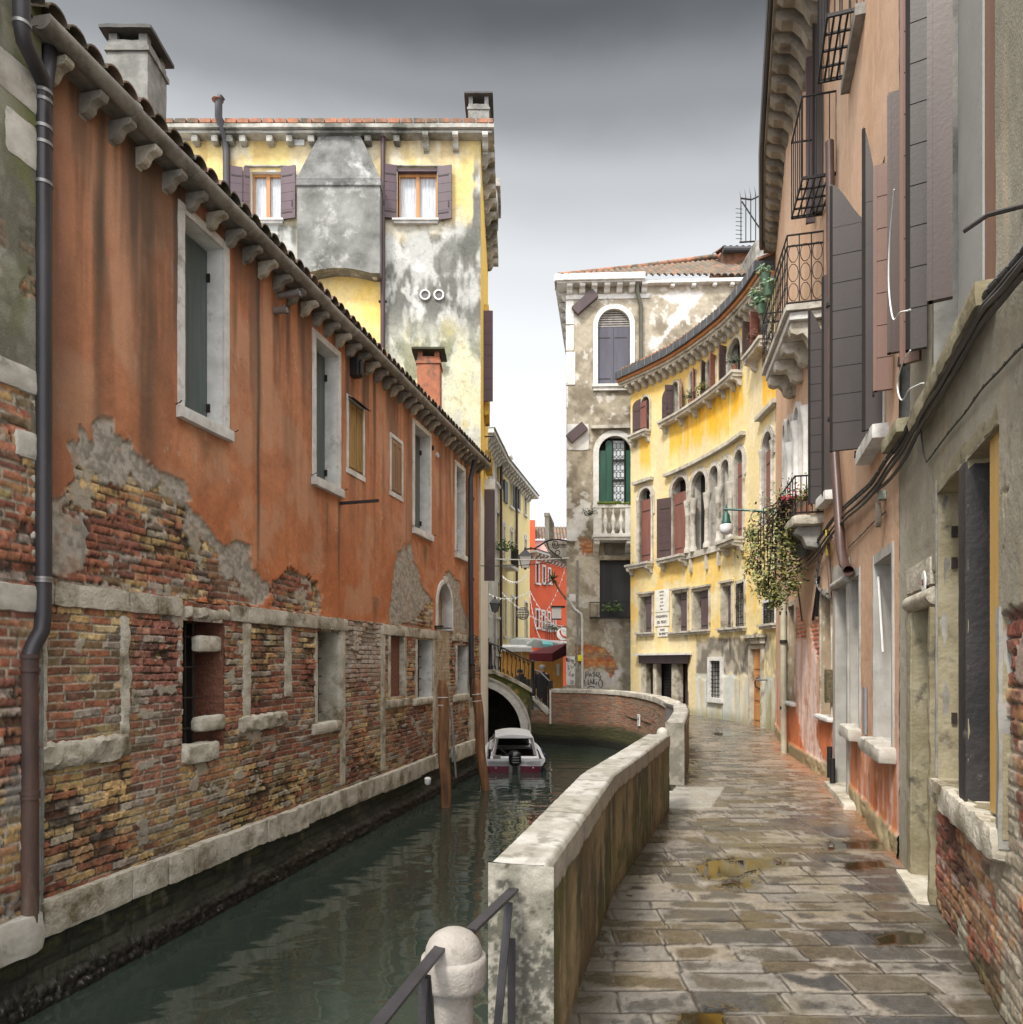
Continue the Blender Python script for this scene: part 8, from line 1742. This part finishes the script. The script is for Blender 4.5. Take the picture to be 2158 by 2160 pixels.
for P, t, nm in ((B1, t1, wg), (B2, t2, wy)):
    MB().box(P.at, 0, P.len+(.3 if P is B2 else 0), -.3, .5, 11.45, 11.62).build('cornice', stone_w, t); MB().box(P.at, 0, P.len+(.3 if P is B2 else 0), -6, .55, 11.62, 11.68).build('roof', stone_g, t); n = int(P.len/.55)
    for k in range(n): MB().prism(lambda a, b, c: P.at(.3+k*.55+b, a, 11.45+c), corbel_poly(.42, .36), -.09, .09).build('corbel', stone_w, t)
    for s_ in np.arange(.3, P.len, 2.2): MB().box(P.at, s_, s_+.6, -1.6, -1.0, 11.68, 13.7).build('attic_pier', nm, t); MB().box(P.at, s_+.6, s_+2.2, -1.5, -1.4, 11.68, 13.3).build('attic_window', glass, t); MB().box(P.at, s_-.1, s_+.7, -1.7, -.9, 13.7, 13.85).build('pier_cap', stone_w, t)
    MB().box(P.at, .3, P.len, -1.7, -.95, 13.3, 13.5).build('attic_beam', white_p, t)
for (x0, x1, y0, y1), P, t in ((z3(440, 487, 500, 750), B1, t1), (z3(478, 520, 650, 920), B2, t2), (z3(592, 612, 720, 1005), B2, t2), (z3(655, 675, 770, 1030), B2, t2)):
    a = P.px(x0, y0); b = P.px(x1, y1); MB().box(P.at, max(0, a[0]), b[0], .02, .08, P.px(x0, y1)[1], a[1]).build('shutter', bkg, t)
for x, P, t in ((1058.5, B1, t1), (1085.5, B2, t2)): s_ = min(P.s_at(x), P.len-.1); MB().tube([P.at(s_, .12, 11.3), P.at(s_, .12, -.2)], .07, 8).build('downpipe', pipe_r, t)
for (x, y, P, t) in ((1062, 1195, B2, t2),):
    s_, z_ = P.px(x, y); ob = MB().box(P.at, s_-.8, s_+.9, 0, .6, z_-.15, z_).build('balcony', stone_w, t); q = MB(); [q.tube([P.at(u, .58, z_), P.at(u, .58, z_+.95)], .02, 4) for u in np.linspace(s_-.78, s_+.88, 12)]; q.tube([P.at(s_-.8, .58, z_+.95), P.at(s_+.9, .58, z_+.95)], .03, 4); q.build('railing', ironb, ob)
plantlet('window_plant', 'pale green plant on a high balcony of the narrow grey house', B1.at(B1.len-1.2, .5, B1.px(1050, 1165)[1]), .6, 110, leaf_g, 71, .18)
R2 = Path([(1.18, 46), (2.9, 49.3), (4.6, 52.6)], 1)
t3, h3 = farhouse('red_house', 'bright red house front with tall white-framed windows and a flowered balcony', R2, 8.45, rr, [z3(880, 910, 1690, 1930), z3(965, 990, 1730, 1930), z3(1035, 1055, 1760, 1930), z5(900, 935, 50, 300), z5(990, 1020, 70, 320), z5(1075, 1100, 90, 340), z5(1160, 1180, 100, 340)])
MB().box(R2.at, 0, R2.len, -.3, .5, 8.45, 8.6).build('cornice', stone_w, t3); MB().add([R2.at(0, .6, 8.62), R2.at(R2.len, .6, 8.62), R2.at(R2.len, -5, 10.4), R2.at(0, -5, 10.4)], [(0, 1, 2, 3)]).build('roof', tile_m, t3)
for k in range(12): MB().prism(lambda a, b, c: R2.at(.3+k*.55+b, a, 8.45+c), corbel_poly(.42, .36), -.09, .09).build('corbel', stone_w, t3)
s0, zb_ = R2.px(1132, 1350); ob = MB().box(R2.at, s0, R2.len, 0, .7, zb_-.15, zb_).build('balcony', stone_w, t3); q = MB(); [q.tube([R2.at(u, .66, zb_), R2.at(u, .66, zb_+.95)], .022, 4) for u in np.linspace(s0, R2.len, 26)]; q.build('railing', ironb, ob)
for k in range(5): plantlet('balcony_flowers', 'flowering plants on the red house balcony above the canopies', R2.at(s0+.5+k*.9, .7, zb_+.7), .42, 60, (leaf_d, leaf_g, leaf_r)[k % 3], 90+k, .16, group='plants along the red house balcony')
t4 = thing('pink_house', 'pinkish house with a tiled roof rising behind the red house', 'house', (1.5, 57, 0)); p0, p1 = PX(1119, 1140, 57), PX(1200, 1140, 57)
MB().box(WF, p0.x, p1.x+3, 57, 62, -.2, p0.z).build('wall', pkr, t4); roofsheet('roof', (p0.x-.3, 56.8, p0.z), (p1.x+3, 56.8, p0.z), (p0.x-.3, 58.8, PX(0, 1112, 58.8).z), t4, .06, .09, 9)
MB().box(WF, p0.x-.3, p0.x+.35, 56.4, 58, p0.z-8, PX(0, 1100, 57).z).build('party_wall', rr, t4)
# hoarding, canopies, umbrella
hz_ = thing('plywood_hoarding', 'bare orange plywood hoarding behind the bridge railing', 'hoarding', (.9, 31, -.28)); ply = mat('orange_plywood', (.68, .36, .09), (.58, .28, .06), 8, .7, .3, 40, stretch=(1, 1, .5)); zt_ = PX(0, 1374, 31).z
xs = np.linspace(PX(1057, 0, 31).x, PX(1188, 0, 31).x, 4)
for i in range(3): MB().box(WF, xs[i]+.004, xs[i+1]-.004, 31+.01*(i % 2), 31.04+.01*(i % 2), -.28, zt_).build('panel', ply, hz_)
MB().box(WF, PX(1174, 0, 31).x, PX(1180, 0, 31).x, 30.98, 30.995, PX(0, 1425, 31).z, PX(0, 1400, 31).z).build('poster', white_p, hz_)
kn = thing('cafe_canopy', 'pale corrugated canopy roofs over the hoarding in front of the red house', 'canopy', (.9, 32, 2)); corr = mat('grey_plastic_sheet', (.42, .45, .44), (.32, .35, .34), 3, .35, .1)
def cpy(pts, d0, d1, m, nm):
    q = MB(); n = len(pts); vs = [PX(x, y, d0) for x, y in pts]; dz_ = Vector((0, d1-d0, .15)); q.add(vs+[v+dz_ for v in vs], [tuple(range(n)), tuple(range(2*n-1, n-1, -1))]+[(i, (i+1) % n, n+(i+1) % n, n+i) for i in range(n)]); return q.build(nm, m, kn)
cpy([(1059, 1365), (1122, 1366), (1124, 1375), (1057, 1374)], 30.6, 32.5, white_p, 'awning'); cpy([(1072, 1353), (1088, 1348), (1122, 1349), (1118, 1360), (1078, 1363)], 33, 35, corr, 'sheet'); cpy([(1112, 1360), (1127, 1349), (1160, 1354), (1190, 1360), (1180, 1368), (1125, 1366)], 31.5, 33.5, corr, 'sheet')
cpy([(1144, 1358), (1166, 1361), (1164, 1366), (1150, 1366)], 31.2, 31.4, mat('turquoise_film', (.2, .6, .62), None, 2, .4, .05), 'side_panel')
um = thing('awning', 'dark maroon awning sloping out above the plywood by the grey house', 'awning', tuple(PX(1160, 1380, 29))); q = MB(); mar = mat('maroon_canvas', (.13, .008, .015), (.09, .006, .012), 3, .75, .2)
v = [PX(1116, 1378, 28.4), PX(1165, 1378, 28.2), PX(1196, 1357, 30.5), PX(1150, 1365, 31), PX(1116, 1394, 28.4), PX(1165, 1396, 28.2), PX(1196, 1382, 30.5)]; q.add(v, [(0, 1, 2, 3), (0, 4, 5, 1), (1, 5, 6, 2)]); q.build('canvas', mar, um)
aw = tag(MB().box(WF, PX(1017, 0, 30).x, PX(1030, 0, 30).x, 29.5, 30.5, PX(0, 1368, 30).z, PX(0, 1350, 30).z).build('shop_awning', mat('cerise_canvas', (.55, .02, .08), None, 3, .7, .1)), 'small bright red awning left of the bridge railing', 'awning')
sg = thing('phone_sign', 'round white sign with a red telephone handset beside the grey house', 'sign', tuple(PX(1187, 1338, 33))); c0 = PX(1188, 1337, 33); r = .29
MB().prism(lambda a, b, c: c0+Vector((a, b, c)), [(r*math.cos(t), r*math.sin(t)) for t in np.linspace(0, 6.283, 25)[:-1]], 0, .08).build('disc', white_p, sg)
MB().tube([c0+Vector((-.14, -.01, .14)), c0+Vector((-.12, -.02, .0)), c0+Vector((-.02, -.02, -.10)), c0+Vector((.12, -.01, -.15))], [.045, .025, .025, .045], 7).build('handset', mat('signal_red', (.7, .02, .02), None, 2, .5, 0), sg)
# lanterns
def lantern(t, c, s=1.0, gm=None):
    c = Vector(c); gl = gm or _M['opal_glass']; q = MB(); n = 4
    w0, w1, h = .13*s, .24*s, .42*s; cs = [(1, 1), (-1, 1), (-1, -1), (1, -1)]
    q.add([c+Vector((x*w0, y*w0, 0)) for x, y in cs]+[c+Vector((x*w1, y*w1, h)) for x, y in cs], [(3, 2, 1, 0), (4, 5, 6, 7)]+[(i, (i+1) % 4, 4+(i+1) % 4, 4+i) for i in range(4)]); q.build('lamp_glass', gl, t)
    q = MB(); [q.tube([c+Vector((x*w0, y*w0, 0)), c+Vector((x*w1, y*w1, h))], .014*s, 4) for x, y in cs]; q.tube([c+Vector((0, 0, -.06*s)), c+Vector((0, 0, .0))], .05*s, 6)
    q.add([c+Vector((x*w1*1.15, y*w1*1.15, h)) for x, y in cs]+[c+Vector((x*w1*.3, y*w1*.3, h+.22*s)) for x, y in cs], [(0, 1, 5, 4), (1, 2, 6, 5), (2, 3, 7, 6), (3, 0, 4, 7), (4, 5, 6, 7), (3, 2, 1, 0)]); q.tube([c+Vector((0, 0, h+.2*s)), c+Vector((0, 0, h+.36*s))], [.06*s, .02*s], 6); q.build('lamp_cap', ironb, t)
l1 = thing('street_lantern', 'black framed lantern on a big scrolled iron bracket from the grey house corner', 'street lamp', tuple(PX(1108, 1199, 26))); lantern(l1, PX(1108, 1198, 26), .95)
q = MB(); sc_ = lambda pts: [PX(x, y, 26) for x, y in pts]; q.tube(sc_([(1108, 1172), (1108, 1160), (1112, 1158), (1128, 1157), (1140, 1150), (1150, 1143), (1164, 1138), (1180, 1138), (1196, 1141)]), .03, 6); q.tube(sc_([(1153, 1143), (1158, 1158), (1170, 1168), (1185, 1178)]), .025, 6)
q.tube([PX(1172+8*math.cos(w)*(1-w/14), 1148+10*math.sin(w)*(1-w/14), 26) for w in np.linspace(0, 11, 26)], .02, 5); q.tube([PX(1176+5*math.cos(w), 1166+5*math.sin(w), 26) for w in np.linspace(0, 6.28, 14)], .018, 5); q.parts('bracket', ironb, l1)
l2 = thing('street_lantern', 'grey-glazed lantern on a tall grey post at the left end of the bridge', 'street lamp', tuple(PX(1043, 1400, 27))); lantern(l2, PX(1044, 1291, 27), .75, glass); MB().tube([PX(1043, 1296, 27), PX(1043, 1420, 27)], .05, 8).build('post', slat_m, l2)
l3 = thing('wall_lantern', 'square lit-looking white lantern under the palm on the side of the grey house', 'street lamp', tuple(PX(1174, 1300, 26.8))); c_ = PX(1174, 1305, 26.8); MB().box(WF, c_.x-.16, c_.x+.16, 26.7, 27.0, c_.z, c_.z+.40).build('lamp_glass', _M['opal_glass'], l3); q = MB(); q.box(WF, c_.x-.19, c_.x+.3, 26.65, 27.05, c_.z+.40, c_.z+.46); q.box(WF, c_.x-.18, c_.x+.18, 26.68, 27.02, c_.z-.03, c_.z); q.build('lamp_cap', ironb, l3)
# strings of lights, wire ball and overhead wires
def wire(name, label, a, b, sag, r, m, grp=None, bulbs=0):
    a, b = Vector(a), Vector(b); P3 = [a.lerp(b, t)-Vector((0, 0, sag*4*t*(1-t))) for t in np.linspace(0, 1, 13)]; t = thing(name, label, 'cable', tuple(a), group=grp); MB().tube(P3, r, 4).build('wire', m, t)
    if bulbs:
        q = MB()
        for k in range(bulbs): p = a.lerp(b, (k+.5)/bulbs)-Vector((0, 0, sag*4*((k+.5)/bulbs)*(1-(k+.5)/bulbs))); q.lathe(p-Vector((0, 0, .05)), [(.01, -.04), (.03, 0), (.01, .04)], 5)
        q.build('bulbs', white_p, t, kind=None)
wire('overhead_wire', 'dark wire stretched from the orange wall to the grey house', PX(975, 1192, 17.5), PX(1195, 1180, 26.4), .10, .012, ironb); wire('overhead_wire', 'pale wire stretched level behind the black bracket lantern', PX(1018, 1178, 24), PX(1200, 1177, 26.4), .05, .018, white_p)
for i, (a, b) in enumerate((((1059, 1250), (1190, 1320)), ((1117, 1245), (1193, 1330)), ((1020, 1245), (1117, 1247)), ((1117, 1250), (1140, 1345)), ((1060, 1215), (1117, 1205)), ((1140, 1300), (1192, 1200)))): wire('light_string', 'thin white festoon light string crossing the street between yellow and red houses', PX(*a, 32), PX(*b, 31), .35, .012, white_p, 'festoon light strings', 12)
for x, y, d, r, lb in ((1103, 1294, 30, .25, 'hanging wire-frame light ball in front of the pale yellow house'), (1156, 1318, 33, .22, 'hanging wire-frame light ball in front of the red house')):
    q = MB(); c_ = PX(x, y, d)
    for k in range(6): w0 = k*math.pi/6; q.tube([c_+Vector((r*math.cos(w0)*math.sin(w), r*math.sin(w0)*math.sin(w), r*math.cos(w))) for w in np.linspace(0, 6.283, 17)], .014, 4, caps=False)
    for zz_ in (-.6, -.2, .2, .6): q.tube([c_+Vector((r*math.sqrt(1-zz_**2)*math.cos(w), r*math.sqrt(1-zz_**2)*math.sin(w), r*zz_)) for w in np.linspace(0, 6.283, 17)], .014, 4, caps=False)
    tag(q.build('light_ball', slat_m), lb, 'light ball')
pm = thing('spiky_plant', 'spiky palm-like potted plant leaning out from the side of the grey house', 'plant', tuple(PX(1192, 1262, 27))); MB().tube([PX(1195, 1265, 27), PX(1180, 1245, 27), PX(1168, 1225, 27)], [.05, .04, .035], 6).build('trunk', wood_b, pm)
c_ = PX(1166, 1222, 27); q = MB(); rnd = random.Random(3)
for k in range(46):
    v = Vector((rnd.gauss(0, 1), rnd.gauss(0, .7), rnd.gauss(.35, .8))).normalized(); l = rnd.uniform(.32, .55); s_ = v.cross(Vector((0, 0, 1))).normalized()*.022; e = c_+v*l-Vector((0, 0, .10)); m_ = c_+v*l*.55; q.add([c_-s_, c_+s_, m_+s_, e, m_-s_], [(0, 1, 2, 4), (4, 2, 3)])
q.build('fronds', leaf_g, pm, recalc=False)
# ================================================================ people
def person(label, base, face, coat, pose, headm=None, h=1.68, hat=None, hairm=None):
    """one skinned body; coat, hair and hat are its children"""
    t = bpy.data.meshes.new('person'); ob = bpy.data.objects.new('person', t); COL.objects.link(ob); ob.location = base; BASE[ob.name] = Vector(base); tag(ob, label, 'person')
    s = h/1.75; J = {'pel': (0, 0, .95), 'wai': (0, 0, 1.12), 'che': (0, .0, 1.32), 'nec': (0, -.01, 1.47), 'jaw': (0, -.03, 1.56), 'hea': (0, -.03, 1.66), 'top': (0, -.02, 1.74),
        'shl': (.17, 0, 1.40), 'ell': (.24, .02, 1.13), 'hal': (.24, -.10, .90), 'shr': (-.17, 0, 1.40), 'elr': (-.24, .02, 1.13), 'har': (-.24, -.10, .90),
        'hil': (.10, 0, .90), 'knl': (.11, -.03, .50), 'anl': (.11, .02, .09), 'tol': (.12, -.16, .03), 'hir': (-.10, 0, .90), 'knr': (-.11, -.03, .50), 'anr': (-.11, .02, .09), 'tor': (-.12, -.16, .03)}
    J.update(pose); rad = dict(pel=.14, wai=.125, che=.15, nec=.055, jaw=.07, hea=.095, top=.06, shl=.075, ell=.05, hal=.035, shr=.075, elr=.05, har=.035, hil=.09, knl=.06, anl=.042, tol=.035, hir=.09, knr=.06, anr=.042, tor=.035)
    E = 'pel-wai wai-che che-nec nec-jaw jaw-hea hea-top che-shl shl-ell ell-hal che-shr shr-elr elr-har pel-hil hil-knl knl-anl anl-tol pel-hir hir-knr knr-anr anr-tor'.split(); K = list(J); ca, sa = math.cos(face), math.sin(face)
    W3 = {k: (s*(v[0]*ca-v[1]*sa), s*(v[0]*sa+v[1]*ca), s*v[2]) for k, v in J.items()}; t.from_pydata([W3[k] for k in K], [tuple(K.index(q) for q in e.split('-')) for e in E], []); t.materials.append(headm)
    md = ob.modifiers.new('skin', 'SKIN'); md.use_smooth_shade = True; ly = t.skin_vertices[0].data if t.skin_vertices else None
    if ly is None: bm = bmesh.new(); bm.from_mesh(t); bm.verts.layers.skin.verify(); bm.to_mesh(t); bm.free(); ly = t.skin_vertices[0].data
    for i, k in enumerate(K): ly[i].radius = (rad[k]*s, rad[k]*s)
    ly[0].use_root = True; ob.modifiers.new('sub', 'SUBSURF').levels = 2; ob.modifiers['sub'].render_levels = 2
    B_ = Vector(base); w = lambda k: B_+Vector(W3[k])
    def cloth(name, chain, m): q = MB(); q.tube([w(k) for k, r in chain], [r*s for k, r in chain], 14); q.build(name, m, ob, smooth=60)
    q = MB(); q.lathe(B_, [(.19*s, .55*s), (.20*s, .80*s), (.185*s, .98*s), (.18*s, 1.15*s), (.205*s, 1.30*s), (.19*s, 1.41*s), (.10*s, 1.49*s), (.07*s, 1.51*s)], 18, .06); q.build('coat', coat, ob, smooth=60)
    for a in 'lr': cloth('sleeve', [('sh'+a, .095), ('el'+a, .07), ('ha'+a, .05)], coat); cloth('trouser_leg', [('hi'+a, .11), ('kn'+a, .08), ('an'+a, .065)], cb); cloth('shoe', [('an'+a, .055), ('to'+a, .045)], ironb)
    if hat or hairm: q = MB(); c_ = w('hea'); q.lathe(c_+Vector((0, 0, 0)), [(.115*s, -.04*s), (.122*s, .02*s), (.11*s, .07*s), (.06*s, .11*s), (.01, .118*s)], 14); q.build('hat' if hat else 'hair', hat or hairm, ob, smooth=60)
    f = Vector((math.sin(face), -math.cos(face), 0)); q = MB(); c_ = w('hea'); q.tube([c_+f*.085*s, c_+f*.125*s-Vector((0, 0, .03*s))], [.012*s, .018*s], 6); q.build('nose', headm, ob, smooth=60)
    return ob
skin = mat('skin_tone', (.48, .27, .19), (.40, .21, .15), 6, .55, .05); coat_m = mat('black_wool', (.018, .018, .02), (.03, .03, .032), 20, .9, .3); navy = mat('dark_navy_cloth', (.022, .025, .035), (.035, .038, .05), 20, .85, .3)
fy = -.28
person('person in a black coat and knitted hat holding a phone behind the bridge railing', (PX(1098, 0, 26.6).x, 27.75, fy), R_(-20), coat_m, {'ell': (.27, -.10, 1.18), 'hal': (.12, -.12, 1.58), 'elr': (-.24, -.06, 1.12), 'har': (-.05, -.22, 1.15)}, skin, 1.62, hat=coat_m)
person('grey-haired person seen from behind in a long dark coat', (PX(1144, 0, 27.8).x, 27.9, fy), R_(165), navy, {}, skin, 1.78, hairm=mat('grey_hair', (.3, .29, .28), (.2, .19, .18), 20, .8, .3))
